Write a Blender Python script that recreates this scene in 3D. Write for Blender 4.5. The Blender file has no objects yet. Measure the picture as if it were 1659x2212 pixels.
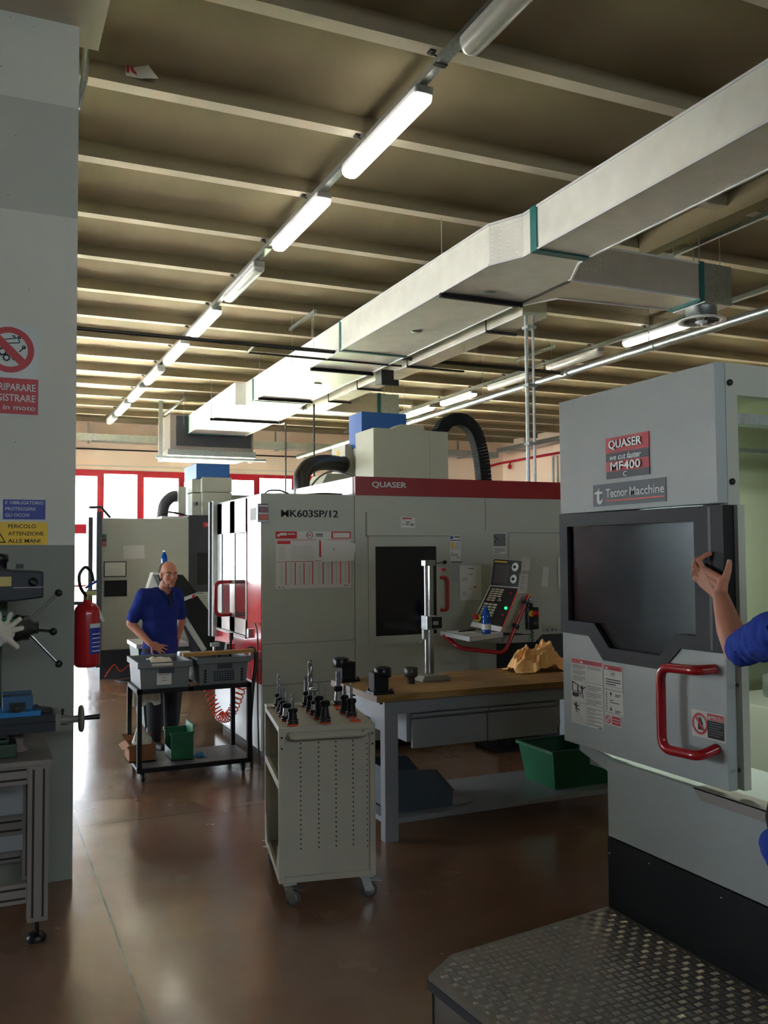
import bpy, bmesh, math, random
from mathutils import Vector, Matrix, noise
random.seed(7)
SC = bpy.context.scene
COL = SC.collection
R = math.radians

# ---------------------------------------------------------------- camera, sky, daylight, exposure
cam_d = bpy.data.cameras.new('camera')
cam_d.sensor_fit = 'VERTICAL'
cam_d.sensor_height = 24.0
cam_d.lens = 24.0 * 1930.0 / 2212.0
cam_d.clip_start = 0.05
cam_d.clip_end = 200
cam = bpy.data.objects.new('camera', cam_d)
COL.objects.link(cam)
yaw, pit, rol = R(24.25), R(2.60), R(0.417)
fwd = Vector((math.sin(yaw) * math.cos(pit), math.cos(yaw) * math.cos(pit), math.sin(pit)))
rgt = Vector((math.cos(yaw), -math.sin(yaw), 0))
dwn = fwd.cross(rgt)
r2 = math.cos(rol) * rgt + math.sin(rol) * dwn
d2 = -math.sin(rol) * rgt + math.cos(rol) * dwn
mw = Matrix.Identity(4)
for i in range(3):
    mw[i][0], mw[i][1], mw[i][2] = r2[i], -d2[i], -fwd[i]
mw.translation = Vector((0, 0, 1.8))
cam.matrix_world = mw
SC.camera = cam

SKY = 15.0
LAMP = 7.0
wd = bpy.data.worlds.new('sky')
SC.world = wd
wd.use_nodes = True
bg = wd.node_tree.nodes['Background']
bg.inputs[0].default_value = (0.80, 0.90, 1.0, 1)
bg.inputs[1].default_value = SKY
def portal(loc, rot, w, h):
    ld = bpy.data.lights.new('daylight_portal', 'AREA')
    ld.shape = 'RECTANGLE'
    ld.size, ld.size_y = w, h
    ld.cycles.is_portal = True
    lo = bpy.data.objects.new('daylight_portal', ld)
    lo.location = loc
    lo.rotation_euler = rot
    COL.objects.link(lo)
portal((0.3, 23.35, 1.98), (R(-90), 0, 0), 17.6, 4.0)
portal((-8.85, 15.0, 1.98), (R(90), 0, R(-90)), 14.4, 4.0)
portal((3.0, -6.35, 4.2), (R(90), 0, 0), 10.4, 0.9)
sd = bpy.data.lights.new('sun', 'SUN')
sd.energy = 1500.0
sd.color = (1.0, 0.95, 0.86)
sd.angle = R(0.5)
so_ = bpy.data.objects.new('sun', sd)
so_.rotation_euler = Vector((-0.66, 0.12, -0.74)).to_track_quat('-Z', 'Y').to_euler()
so_.location = (0, 0, 20)
COL.objects.link(so_)
vs = SC.view_settings
vs.view_transform = 'Standard'
vs.look = 'None'
vs.exposure = 0.0
vs.gamma = 1.0
vs.use_curve_mapping = False
SC.cycles.use_denoising = True
SC.cycles.max_bounces = 10
SC.cycles.transparent_max_bounces = 12
SC.cycles.sample_clamp_indirect = 400.0

# ---------------------------------------------------------------- helpers
def lin(c):
    return tuple(x / 12.92 if x <= 0.04045 else ((x + 0.055) / 1.055) ** 2.4 for x in c)

def hexc(h):
    return lin(tuple(int(h[i:i + 2], 16) / 255 for i in (0, 2, 4)))

def mat(name, h, rough=0.5, metal=0.0, spec=0.5, var=0.0, vs_=8.0, bump=0.0, bs=60.0, emit=None, es=0.0, coat=0.0, trans=0.0, sub=0.0):
    m = bpy.data.materials.new(name)
    m.use_nodes = True
    nt = m.node_tree
    b = nt.nodes['Principled BSDF']
    c = hexc(h) if isinstance(h, str) else h
    b.inputs['Base Color'].default_value = (*c, 1)
    b.inputs['Roughness'].default_value = rough
    b.inputs['Metallic'].default_value = metal
    b.inputs['Specular IOR Level'].default_value = spec
    b.inputs['Coat Weight'].default_value = coat
    b.inputs['Transmission Weight'].default_value = trans
    if sub:
        b.inputs['Subsurface Weight'].default_value = sub
        b.inputs['Subsurface Radius'].default_value = (0.01, 0.004, 0.002)
    if emit is not None:
        b.inputs['Emission Color'].default_value = (*emit, 1)
        b.inputs['Emission Strength'].default_value = es
    if var or bump:
        tc = nt.nodes.new('ShaderNodeTexCoord')
        if var:
            n = nt.nodes.new('ShaderNodeTexNoise')
            n.inputs['Scale'].default_value = vs_
            n.inputs['Detail'].default_value = 6
            nt.links.new(tc.outputs['Object'], n.inputs['Vector'])
            r = nt.nodes.new('ShaderNodeValToRGB')
            r.color_ramp.elements[0].position = 0.3
            r.color_ramp.elements[1].position = 0.7
            r.color_ramp.elements[0].color = (*[x * (1 - var) for x in c], 1)
            r.color_ramp.elements[1].color = (*[min(1, x * (1 + var)) for x in c], 1)
            nt.links.new(n.outputs['Fac'], r.inputs['Fac'])
            nt.links.new(r.outputs['Color'], b.inputs['Base Color'])
        if bump:
            n2 = nt.nodes.new('ShaderNodeTexNoise')
            n2.inputs['Scale'].default_value = bs
            n2.inputs['Detail'].default_value = 4
            nt.links.new(tc.outputs['Object'], n2.inputs['Vector'])
            bp = nt.nodes.new('ShaderNodeBump')
            bp.inputs['Strength'].default_value = bump
            bp.inputs['Distance'].default_value = 0.01
            nt.links.new(n2.outputs['Fac'], bp.inputs['Height'])
            nt.links.new(bp.outputs['Normal'], b.inputs['Normal'])
    return m

_fc = {}
def glyphs(s, bold=0.0, shear=0.0):
    k = (s, bold, shear)
    if k in _fc:
        return _fc[k]
    cu = bpy.data.curves.new('lettering', 'FONT')
    cu.body = s
    cu.size = 1
    cu.offset = bold
    cu.shear = shear
    cu.resolution_u = 3
    cu.fill_mode = 'FRONT'
    ob = bpy.data.objects.new('lettering', cu)
    COL.objects.link(ob)
    dg = bpy.context.evaluated_depsgraph_get()
    me = bpy.data.meshes.new_from_object(ob.evaluated_get(dg))
    v = [(p.co.x, p.co.y) for p in me.vertices]
    f = [tuple(p.vertices) for p in me.polygons]
    bpy.data.objects.remove(ob)
    bpy.data.curves.remove(cu)
    bpy.data.meshes.remove(me)
    _fc[k] = (v, f)
    return v, f

class MB:
    def __init__(s):
        s.v, s.f, s.sm, s.mi = [], [], [], []

    def add(s, vs, fs, smooth=False, mi=0):
        o = len(s.v)
        s.v += [Vector(p) for p in vs]
        s.f += [tuple(i + o for i in f) for f in fs]
        s.sm += [smooth] * len(fs)
        s.mi += [mi] * len(fs)
        return s

    def box(s, x0, y0, z0, x1, y1, z1, mi=0):
        x0, x1 = min(x0, x1), max(x0, x1)
        y0, y1 = min(y0, y1), max(y0, y1)
        z0, z1 = min(z0, z1), max(z0, z1)
        p = [(x0, y0, z0), (x1, y0, z0), (x1, y1, z0), (x0, y1, z0), (x0, y0, z1), (x1, y0, z1), (x1, y1, z1), (x0, y1, z1)]
        return s.add(p, [(3, 2, 1, 0), (4, 5, 6, 7), (0, 1, 5, 4), (1, 2, 6, 5), (2, 3, 7, 6), (3, 0, 4, 7)], False, mi)

    def hexa(s, b, t, mi=0):
        """bottom quad b and top quad t, both counter-clockwise from above"""
        return s.add(list(b) + list(t), [(3, 2, 1, 0), (4, 5, 6, 7), (0, 1, 5, 4), (1, 2, 6, 5), (2, 3, 7, 6), (3, 0, 4, 7)], False, mi)

    def obox(s, c, hx, hy, hz, M, mi=0):
        p = []
        for z in (-hz, hz):
            for x, y in ((-hx, -hy), (hx, -hy), (hx, hy), (-hx, hy)):
                p.append(Vector(c) + M @ Vector((x, y, z)))
        return s.hexa(p[:4], p[4:], mi)

    def bar(s, a, b, w, h, up=(0, 0, 1), mi=0):
        a, b = Vector(a), Vector(b)
        d = (b - a).normalized()
        x = d.cross(Vector(up))
        if x.length < 1e-4:
            x = d.cross(Vector((0, 1, 0)))
        x.normalize()
        y = x.cross(d)
        M = Matrix((x, d, y)).transposed()
        return s.obox((a + b) / 2, w / 2, (b - a).length / 2, h / 2, M, mi)

    def tube(s, pts, r, n=10, closed=False, caps=True, mi=0):
        pts = [Vector(p) for p in pts]
        N = len(pts)
        rr = r if isinstance(r, (list, tuple)) else [r] * N
        t = []
        for i in range(N):
            if closed:
                d = pts[(i + 1) % N] - pts[i - 1]
            else:
                d = pts[min(i + 1, N - 1)] - pts[max(i - 1, 0)]
            t.append(d.normalized() if d.length > 1e-9 else Vector((0, 0, 1)))
        a = Vector((0, 0, 1)) if abs(t[0].z) < 0.9 else Vector((1, 0, 0))
        u = (a - t[0] * a.dot(t[0])).normalized()
        vs, fs = [], []
        for i in range(N):
            u = (u - t[i] * u.dot(t[i]))
            u = u.normalized() if u.length > 1e-6 else t[i].orthogonal().normalized()
            w = t[i].cross(u)
            for k in range(n):
                an = 2 * math.pi * k / n
                vs.append(pts[i] + (u * math.cos(an) + w * math.sin(an)) * rr[i])
        for i in range(N if closed else N - 1):
            j = (i + 1) % N
            for k in range(n):
                l = (k + 1) % n
                fs.append((i * n + k, i * n + l, j * n + l, j * n + k))
        s.add(vs, fs, True, mi)
        if caps and not closed:
            s.add(vs[:n], [tuple(range(n - 1, -1, -1))], False, mi)
            s.add(vs[-n:], [tuple(range(n))], False, mi)
        return s

    def cyl(s, a, b, r0, r1=None, n=20, mi=0):
        return s.tube([a, b], [r0, r0 if r1 is None else r1], n, mi=mi)

    def lathe(s, c, prof, n=24, ax=(0, 0, 1), mi=0, smooth=True):
        ax = Vector(ax).normalized()
        u = ax.orthogonal().normalized()
        w = ax.cross(u)
        c = Vector(c)
        vs, fs = [], []
        for r, z in prof:
            for k in range(n):
                an = 2 * math.pi * k / n
                vs.append(c + ax * z + (u * math.cos(an) + w * math.sin(an)) * r)
        m = len(prof)
        for i in range(m - 1):
            for k in range(n):
                l = (k + 1) % n
                fs.append((i * n + k, i * n + l, (i + 1) * n + l, (i + 1) * n + k))
        s.add(vs, fs, smooth, mi)
        if prof[0][0] > 1e-5:
            s.add(vs[:n], [tuple(range(n - 1, -1, -1))], False, mi)
        if prof[-1][0] > 1e-5:
            s.add(vs[-n:], [tuple(range(n))], False, mi)
        return s

    def ball(s, c, r, sx=1, sy=1, sz=1, n=14, M=None, mi=0):
        vs, fs = [], []
        m = n // 2 + 1
        for i in range(m + 1):
            th = math.pi * i / m
            for k in range(n):
                ph = 2 * math.pi * k / n
                p = Vector((math.sin(th) * math.cos(ph) * sx, math.sin(th) * math.sin(ph) * sy, math.cos(th) * sz)) * r
                if M is not None:
                    p = M @ p
                vs.append(Vector(c) + p)
        for i in range(m):
            for k in range(n):
                l = (k + 1) % n
                fs.append((i * n + k, (i + 1) * n + k, (i + 1) * n + l, i * n + l))
        return s.add(vs, fs, True, mi)

    def prism(s, poly, lo, hi, plane='xy', mi=0):
        """poly extruded from lo to hi along the axis missing from plane"""
        def P(a, b, h):
            return {'xy': (a, b, h), 'xz': (a, h, b), 'yz': (h, a, b)}[plane]
        n = len(poly)
        vs = [P(a, b, lo) for a, b in poly] + [P(a, b, hi) for a, b in poly]
        fs = [tuple(range(n)), tuple(range(2 * n - 1, n - 1, -1))]
        fs += [(i, i + n, (i + 1) % n + n, (i + 1) % n) for i in range(n)]
        return s.add(vs, fs, False, mi)

    def ring(s, outer, inner, lo, hi, plane='xy', mi=0):
        def P(a, b, h):
            return {'xy': (a, b, h), 'xz': (a, h, b), 'yz': (h, a, b)}[plane]
        n = len(outer)
        vs = [P(*p, lo) for p in outer] + [P(*p, lo) for p in inner] + [P(*p, hi) for p in outer] + [P(*p, hi) for p in inner]
        fs = []
        for i in range(n):
            j = (i + 1) % n
            fs += [(i, j, n + j, n + i), (2 * n + i, 3 * n + i, 3 * n + j, 2 * n + j), (i, 2 * n + i, 2 * n + j, j), (n + i, n + j, 3 * n + j, 3 * n + i)]
        return s.add(vs, fs, False, mi)

    def text(s, body, o, U, V, w, h, bold=0.0, shear=0.0, depth=0.0, mi=0):
        """lettering fitted into a w x h field whose lower corner is o; U runs along the line, V upward"""
        if bold > 0.012:
            U_ = Vector(U).normalized()
            e_ = (bold - 0.010) * h * 0.9
            N_ = U_.cross(Vector(V).normalized()) * 0.0002
            for q_ in (-e_, e_):
                s.text(body, Vector(o) + U_ * q_ + (N_ if q_ > 0 else N_ * 0), U, V, w, h, 0.011, shear, depth, mi)
            return s
        gv, gf = glyphs(body, bold, shear)
        xs = [p[0] for p in gv]
        ys = [p[1] for p in gv]
        x0, x1, y0, y1 = min(xs), max(xs), min(ys), max(ys)
        U, V, o = Vector(U), Vector(V), Vector(o)
        N = U.cross(V).normalized()
        P = [o + U * ((a - x0) / (x1 - x0) * w) + V * ((b - y0) / (y1 - y0) * h) for a, b in gv]
        if depth:
            n = len(P)
            s.add([p + N * depth for p in P], gf, False, mi)
            ed = {}
            for f in gf:
                for i in range(len(f)):
                    e = (f[i], f[(i + 1) % len(f)])
                    if (e[1], e[0]) in ed:
                        del ed[(e[1], e[0])]
                    else:
                        ed[e] = 1
            s.add(P + [p + N * depth for p in P], [(a, b, b + n, a + n) for a, b in ed], False, mi)
        else:
            s.add(P, gf, False, mi)
        return s

    def patch(s, o, U, V, pts, mi=0):
        """flat polygon in the plane o + a U + b V"""
        U, V, o = Vector(U), Vector(V), Vector(o)
        return s.add([o + U * a + V * b for a, b in pts], [tuple(range(len(pts)))], False, mi)

    def rect(s, o, U, V, a0, b0, a1, b1, mi=0):
        return s.patch(o, U, V, [(a0, b0), (a1, b0), (a1, b1), (a0, b1)], mi)

    def disc(s, o, U, V, a, b, r, ri=0.0, n=28, mi=0):
        U, V, o = Vector(U), Vector(V), Vector(o)
        c = o + U * a + V * b
        q = [(math.cos(2 * math.pi * k / n), math.sin(2 * math.pi * k / n)) for k in range(n)]
        if ri <= 0:
            return s.add([c + U * x * r + V * y * r for x, y in q], [tuple(range(n))], False, mi)
        vs = [c + U * x * r + V * y * r for x, y in q] + [c + U * x * ri + V * y * ri for x, y in q]
        return s.add(vs, [(i, (i + 1) % n, n + (i + 1) % n, n + i) for i in range(n)], False, mi)

    def build(s, name, mats, parent=None, bevel=0.0, subs=0, recalc=True, local=False):
        me = bpy.data.meshes.new(name)
        vs = s.v
        if parent is not None and not local:
            base = parent
            while base.parent is not None:
                base = base.parent
            inv = (Matrix.Translation(base.location) @ base.rotation_euler.to_matrix().to_4x4()).inverted()
            vs = [inv @ p for p in vs]
        me.from_pydata([tuple(p) for p in vs], [], s.f)
        for i, p in enumerate(me.polygons):
            p.use_smooth = s.sm[i]
            p.material_index = s.mi[i]
        if recalc:
            bm = bmesh.new()
            bm.from_mesh(me)
            bmesh.ops.recalc_face_normals(bm, faces=bm.faces)
            bm.to_mesh(me)
            bm.free()
        if not isinstance(mats, (list, tuple)):
            mats = [mats]
        for m in mats:
            me.materials.append(m)
        o = bpy.data.objects.new(name, me)
        COL.objects.link(o)
        if parent is not None:
            o.parent = parent
        if bevel:
            md = o.modifiers.new('edge', 'BEVEL')
            md.width = bevel
            md.segments = 2
            md.limit_method = 'ANGLE'
            md.angle_limit = R(40)
            md.harden_normals = False
        if subs:
            md = o.modifiers.new('round', 'SUBSURF')
            md.levels = md.render_levels = subs
        return o

def tag(o, label, cat, group=None, kind=None):
    o['label'] = label
    o['category'] = cat
    if group:
        o['group'] = group
    if kind:
        o['kind'] = kind
    return o

def thing(name, label, cat, loc=(0, 0, 0), rz=0.0, group=None):
    o = bpy.data.objects.new(name, None)
    o.empty_display_size = 0.1
    o.location = loc
    o.rotation_euler = (0, 0, rz)
    COL.objects.link(o)
    return tag(o, label, cat, group)

def struct(o):
    o['kind'] = 'structure'
    return o

def copy_tree(o, parent=None):
    c = o.copy()
    COL.objects.link(c)
    c.parent = parent
    for ch in [x for x in bpy.data.objects if x.parent == o]:
        copy_tree(ch, c)
    return c

def smooth_path(pts, k=6, closed=False):
    """Catmull-Rom through pts"""
    P = [Vector(p) for p in pts]
    n = len(P)
    out = []
    for i in range(n if closed else n - 1):
        if closed:
            a, b, c, d = P[(i - 1) % n], P[i], P[(i + 1) % n], P[(i + 2) % n]
        else:
            a, b, c, d = P[max(i - 1, 0)], P[i], P[i + 1], P[min(i + 2, n - 1)]
        for j in range(k):
            t = j / k
            out.append(0.5 * ((2 * b) + (c - a) * t + (2 * a - 5 * b + 4 * c - d) * t * t + (3 * b - a - 3 * c + d) * t ** 3))
    if not closed:
        out.append(P[-1])
    return out

def round_path(pts, r, k=5):
    """polyline with its corners rounded by about r"""
    P = [Vector(p) for p in pts]
    out = [P[0]]
    for i in range(1, len(P) - 1):
        a = P[i - 1] - P[i]
        b = P[i + 1] - P[i]
        q = min(r, a.length * 0.45, b.length * 0.45)
        p0 = P[i] + a.normalized() * q
        p1 = P[i] + b.normalized() * q
        for j in range(k + 1):
            t = j / k
            out.append(p0 * (1 - t) ** 2 + P[i] * 2 * t * (1 - t) + p1 * t * t)
    out.append(P[-1])
    return out

X_, Y_, Z_ = (1, 0, 0), (0, 1, 0), (0, 0, 1)
NX_, NY_ = (-1, 0, 0), (0, -1, 0)

# ---------------------------------------------------------------- materials
def floor_material():
    m = mat('polished_floor', '7c5638', rough=0.3, spec=0.85)
    nt = m.node_tree
    b = nt.nodes['Principled BSDF']
    N, L = nt.nodes.new, nt.links.new
    tc = N('ShaderNodeTexCoord')
    n1 = N('ShaderNodeTexNoise')
    n1.inputs['Scale'].default_value = 0.9
    n1.inputs['Detail'].default_value = 5
    n1.inputs['Roughness'].default_value = 0.5
    L(tc.outputs['Object'], n1.inputs['Vector'])
    rp = N('ShaderNodeValToRGB')
    e = rp.color_ramp.elements
    e[0].position, e[1].position = 0.32, 0.72
    e[0].color = (*hexc('6e4e3a'), 1)
    e[1].color = (*hexc('8a6f5a'), 1)
    x = rp.color_ramp.elements.new(0.52)
    x.color = (*hexc('7c5d48'), 1)
    L(n1.outputs['Fac'], rp.inputs['Fac'])
    sep = N('ShaderNodeSeparateXYZ')
    L(tc.outputs['Object'], sep.inputs[0])
    def line(sock, off, per, w):
        a = N('ShaderNodeMath'); a.operation = 'ADD'; a.inputs[1].default_value = per * 40 - off + per / 2
        L(sock, a.inputs[0])
        q = N('ShaderNodeMath'); q.operation = 'MODULO'; q.inputs[1].default_value = per
        L(a.outputs[0], q.inputs[0])
        s = N('ShaderNodeMath'); s.operation = 'SUBTRACT'; s.inputs[1].default_value = per / 2
        L(q.outputs[0], s.inputs[0])
        z = N('ShaderNodeMath'); z.operation = 'ABSOLUTE'
        L(s.outputs[0], z.inputs[0])
        c = N('ShaderNodeMath'); c.operation = 'LESS_THAN'; c.inputs[1].default_value = w
        L(z.outputs[0], c.inputs[0])
        return c.outputs[0]
    mx = N('ShaderNodeMath'); mx.operation = 'MAXIMUM'
    L(line(sep.outputs[0], 0.605, 5.0, 0.006), mx.inputs[0])
    L(line(sep.outputs[1], 6.312, 5.0, 0.004), mx.inputs[1])
    mix = N('ShaderNodeMix'); mix.data_type = 'RGBA'
    L(mx.outputs[0], mix.inputs['Factor'])
    L(rp.outputs[0], mix.inputs['A'])
    mix.inputs['B'].default_value = (*hexc('2e2119'), 1)
    L(mix.outputs['Result'], b.inputs['Base Color'])
    n2 = N('ShaderNodeTexNoise')
    n2.inputs['Scale'].default_value = 1.7
    n2.inputs['Detail'].default_value = 6
    L(tc.outputs['Object'], n2.inputs['Vector'])
    mr = N('ShaderNodeMapRange')
    mr.inputs['From Min'].default_value, mr.inputs['From Max'].default_value = 0.3, 0.7
    mr.inputs['To Min'].default_value, mr.inputs['To Max'].default_value = 0.15, 0.30
    L(n2.outputs['Fac'], mr.inputs['Value'])
    L(mr.outputs[0], b.inputs['Roughness'])
    n3 = N('ShaderNodeTexNoise')
    n3.inputs['Scale'].default_value = 3.0
    L(tc.outputs['Object'], n3.inputs['Vector'])
    bp = N('ShaderNodeBump')
    bp.inputs['Strength'].default_value = 0.03
    bp.inputs['Distance'].default_value = 0.02
    L(n3.outputs['Fac'], bp.inputs['Height'])
    L(bp.outputs[0], b.inputs['Normal'])
    return m

def column_material():
    m = mat('painted_concrete', 'c8cbc0', rough=0.7, spec=0.3)
    nt = m.node_tree
    b = nt.nodes['Principled BSDF']
    N, L = nt.nodes.new, nt.links.new
    tc = N('ShaderNodeTexCoord')
    sep = N('ShaderNodeSeparateXYZ')
    L(tc.outputs['Object'], sep.inputs[0])
    dv = N('ShaderNodeMath'); dv.operation = 'DIVIDE'; dv.inputs[1].default_value = 5.0
    L(sep.outputs[2], dv.inputs[0])
    rp = N('ShaderNodeValToRGB')
    rp.color_ramp.interpolation = 'CONSTANT'
    e = rp.color_ramp.elements
    e[0].position, e[0].color = 0.0, (*hexc('8e9189'), 1)
    e[1].position, e[1].color = 1.855 / 5, (*hexc('d3d4ca'), 1)
    for p, h in ((3.72 / 5, 'babdb3'), (4.36 / 5, 'd0d4c9')):
        k = e.new(p)
        k.color = (*hexc(h), 1)
    L(dv.outputs[0], rp.inputs['Fac'])
    v = N('ShaderNodeTexVoronoi')
    v.inputs['Scale'].default_value = 14
    v.inputs['Randomness'].default_value = 1
    L(tc.outputs['Object'], v.inputs['Vector'])
    lt = N('ShaderNodeMath'); lt.operation = 'LESS_THAN'; lt.inputs[1].default_value = 0.045
    L(v.outputs['Distance'], lt.inputs[0])
    mix = N('ShaderNodeMix'); mix.data_type = 'RGBA'
    L(lt.outputs[0], mix.inputs['Factor'])
    L(rp.outputs[0], mix.inputs['A'])
    mix.inputs['B'].default_value = (*hexc('5a5a52'), 1)
    L(mix.outputs['Result'], b.inputs['Base Color'])
    return m

def glass_material(name, tint=(1, 1, 1), refl=0.08, rough=0.02):
    m = bpy.data.materials.new(name)
    m.use_nodes = True
    nt = m.node_tree
    nt.nodes.remove(nt.nodes['Principled BSDF'])
    out = nt.nodes['Material Output']
    t = nt.nodes.new('ShaderNodeBsdfTransparent')
    t.inputs[0].default_value = (*tint, 1)
    g = nt.nodes.new('ShaderNodeBsdfGlossy')
    g.inputs['Roughness'].default_value = rough
    f = nt.nodes.new('ShaderNodeFresnel')
    f.inputs[0].default_value = 1.45
    mx = nt.nodes.new('ShaderNodeMixShader')
    nt.links.new(f.outputs[0], mx.inputs[0])
    nt.links.new(t.outputs[0], mx.inputs[1])
    nt.links.new(g.outputs[0], mx.inputs[2])
    nt.links.new(mx.outputs[0], out.inputs[0])
    return m

def duct_material(name, h, dots):
    m = mat(name, h, rough=0.42, metal=0.25, spec=0.5, var=0.06, vs_=5)
    nt = m.node_tree
    b = nt.nodes['Principled BSDF']
    tc = nt.nodes.new('ShaderNodeTexCoord')
    v = nt.nodes.new('ShaderNodeTexVoronoi')
    v.inputs['Scale'].default_value = dots
    v.inputs['Randomness'].default_value = 0.35
    nt.links.new(tc.outputs['Object'], v.inputs['Vector'])
    r = nt.nodes.new('ShaderNodeMapRange')
    r.inputs['From Max'].default_value = 0.3
    nt.links.new(v.outputs['Distance'], r.inputs['Value'])
    bp = nt.nodes.new('ShaderNodeBump')
    bp.inputs['Strength'].default_value = 0.35
    bp.inputs['Distance'].default_value = 0.006
    nt.links.new(r.outputs[0], bp.inputs['Height'])
    nt.links.new(bp.outputs[0], b.inputs['Normal'])
    return m

def tread_material():
    return mat('chequer_plate', '8d8a84', rough=0.36, metal=0.7, var=0.18, vs_=5)

def wood_material():
    m = mat('beech_worktop', 'b08a55', rough=0.55, spec=0.35)
    nt = m.node_tree
    b = nt.nodes['Principled BSDF']
    N, L = nt.nodes.new, nt.links.new
    tc = N('ShaderNodeTexCoord')
    mp = N('ShaderNodeMapping')
    mp.inputs['Scale'].default_value = (1.2, 14, 14)
    L(tc.outputs['Object'], mp.inputs[0])
    n = N('ShaderNodeTexNoise')
    n.inputs['Scale'].default_value = 2.5
    n.inputs['Detail'].default_value = 8
    L(mp.outputs[0], n.inputs['Vector'])
    r = N('ShaderNodeValToRGB')
    r.color_ramp.elements[0].position, r.color_ramp.elements[1].position = 0.3, 0.7
    r.color_ramp.elements[0].color = (*hexc('8a6638'), 1)
    r.color_ramp.elements[1].color = (*hexc('b58f5a'), 1)
    L(n.outputs['Fac'], r.inputs['Fac'])
    n2 = N('ShaderNodeTexNoise')
    n2.inputs['Scale'].default_value = 3
    n2.inputs['Detail'].default_value = 5
    L(tc.outputs['Object'], n2.inputs['Vector'])
    r2_ = N('ShaderNodeValToRGB')
    r2_.color_ramp.elements[0].position, r2_.color_ramp.elements[1].position = 0.35, 0.6
    r2_.color_ramp.elements[0].color = (0.55, 0.5, 0.42, 1)
    L(n2.outputs['Fac'], r2_.inputs['Fac'])
    mx = N('ShaderNodeMix'); mx.data_type = 'RGBA'; mx.blend_type = 'MULTIPLY'
    mx.inputs['Factor'].default_value = 1
    L(r.outputs[0], mx.inputs['A'])
    L(r2_.outputs[0], mx.inputs['B'])
    L(mx.outputs['Result'], b.inputs['Base Color'])
    return m

M_floor = floor_material()
M_col = column_material()
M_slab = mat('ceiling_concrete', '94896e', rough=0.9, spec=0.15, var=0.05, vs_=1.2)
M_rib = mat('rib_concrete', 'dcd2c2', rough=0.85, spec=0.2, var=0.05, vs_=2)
M_wallp = mat('peach_plaster', 'ffecd4', rough=0.9, spec=0.2)
M_wallw = mat('white_plaster', 'e6e2d6', rough=0.9, spec=0.2, var=0.03, vs_=1.5)
M_redf = mat('red_window_paint', 'c4122f', rough=0.35)
M_glass = glass_material('window_glass')
M_duct = duct_material('duct_panel', 'e0e2dd', 26)
M_duct2 = duct_material('duct_panel_beige', 'c8c4b6', 18)
M_teal = mat('teal_flange', '1d6b68', rough=0.4)
M_galv = mat('galvanised_steel', 'a9b0b0', rough=0.35, metal=0.85, var=0.15, vs_=30)
M_steel = mat('bright_steel', 'b8bcc0', rough=0.22, metal=1.0)
M_dsteel = mat('dark_steel', '4a4a48', rough=0.4, metal=0.8)
M_black = mat('black_plastic', '141416', rough=0.4)
M_blackm = mat('black_paint', '0f1013', rough=0.55, spec=0.3)
M_rubber = mat('grey_rubber', '55585c', rough=0.7)
M_white = mat('white_plastic', 'd8dade', rough=0.4)
M_mach = mat('machine_grey', 'b0b4a8', rough=0.42, spec=0.4, var=0.02, vs_=3)
M_mach2 = mat('machine_grey_daylit', 'a3acab', rough=0.45, spec=0.4, var=0.02, vs_=3)  # same grey paint, with the blue cast of daylight put into the colour
M_machw = mat('machine_white', 'c3c6c4', rough=0.22, spec=0.5)
M_cream = mat('machine_cream', 'b4b5a2', rough=0.5, spec=0.35)
M_mred = mat('machine_red', '8c0f16', rough=0.35)
M_sidered = mat('glossy_red', 'a3101c', rough=0.16, spec=0.6, coat=0.3)
M_char = mat('charcoal_paint', '33353c', rough=0.5)
M_blue = mat('blue_enamel', '1f5ba6', rough=0.45)
M_hred = mat('red_handle', 'a3121c', rough=0.22, coat=0.4)
M_paper = mat('paper_white', 'd2d2cd', rough=0.8, spec=0.2)
M_paperg = mat('paper_grey', 'b4b6b6', rough=0.8, spec=0.2)
M_ink = mat('ink_black', '17181a', rough=0.7)
M_inkg = mat('ink_grey', '6d6f70', rough=0.7)
M_pred = mat('print_red', 'c31a26', rough=0.6)
M_pblue = mat('print_blue', '1b3a9c', rough=0.6)
M_pyel = mat('print_yellow', 'e6b90f', rough=0.6)
M_signw = mat('sign_white', 'cdd3d2', rough=0.45)
M_signr = mat('sign_red', 'b50f1c', rough=0.45)
M_signb = mat('sign_blue', '16329a', rough=0.45)
M_signy = mat('sign_yellow', 'f0c413', rough=0.45)
M_dwin = mat('dark_glass', '0b0d10', rough=0.12, spec=0.5)
M_tread = tread_material()
M_treadb = mat('tread_bar', 'aaa69e', rough=0.3, metal=0.8)
M_wood = wood_material()
M_woodp = mat('pale_plank', 'b08446', rough=0.7)
M_woode = mat('worktop_edge', '8d8078', rough=0.6)
M_bench = mat('bench_grey', '888c92', rough=0.4, var=0.03, vs_=4)
M_cart = mat('cart_beige', 'aeab9c', rough=0.42, var=0.03, vs_=5)
M_bin = mat('grey_crate', '6b7172', rough=0.5)
M_binb = mat('bluegrey_bin', '46535c', rough=0.45)
M_green = mat('green_crate', '0b5a38', rough=0.45)
M_orange = mat('orange_red', 'd8401f', rough=0.45)
M_chrome = mat('drill_steel', '8f9498', rough=0.28, metal=0.9)
M_holder = mat('holder_black', '16181c', rough=0.3, metal=0.3)
M_mill = mat('mill_dark', '252a30', rough=0.45, metal=0.2)
M_millg = mat('mill_green', '2f4a3a', rough=0.5)
M_vise = mat('vise_blue', '2b5d86', rough=0.45)
M_viseb = mat('vise_bright_blue', '1f7ec4', rough=0.4)
M_alu = mat('aluminium_profile', '8a8480', rough=0.45, metal=0.25)
M_slot = mat('profile_slot', '2a2727', rough=0.7)
M_cast = mat('cast_grey', '7d8076', rough=0.5, metal=0.2)
M_frost = mat('frosted_panel', 'a8b0b4', rough=0.5)
M_cloth = mat('white_cloth', 'cfcabc', rough=0.95, spec=0.1)
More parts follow.
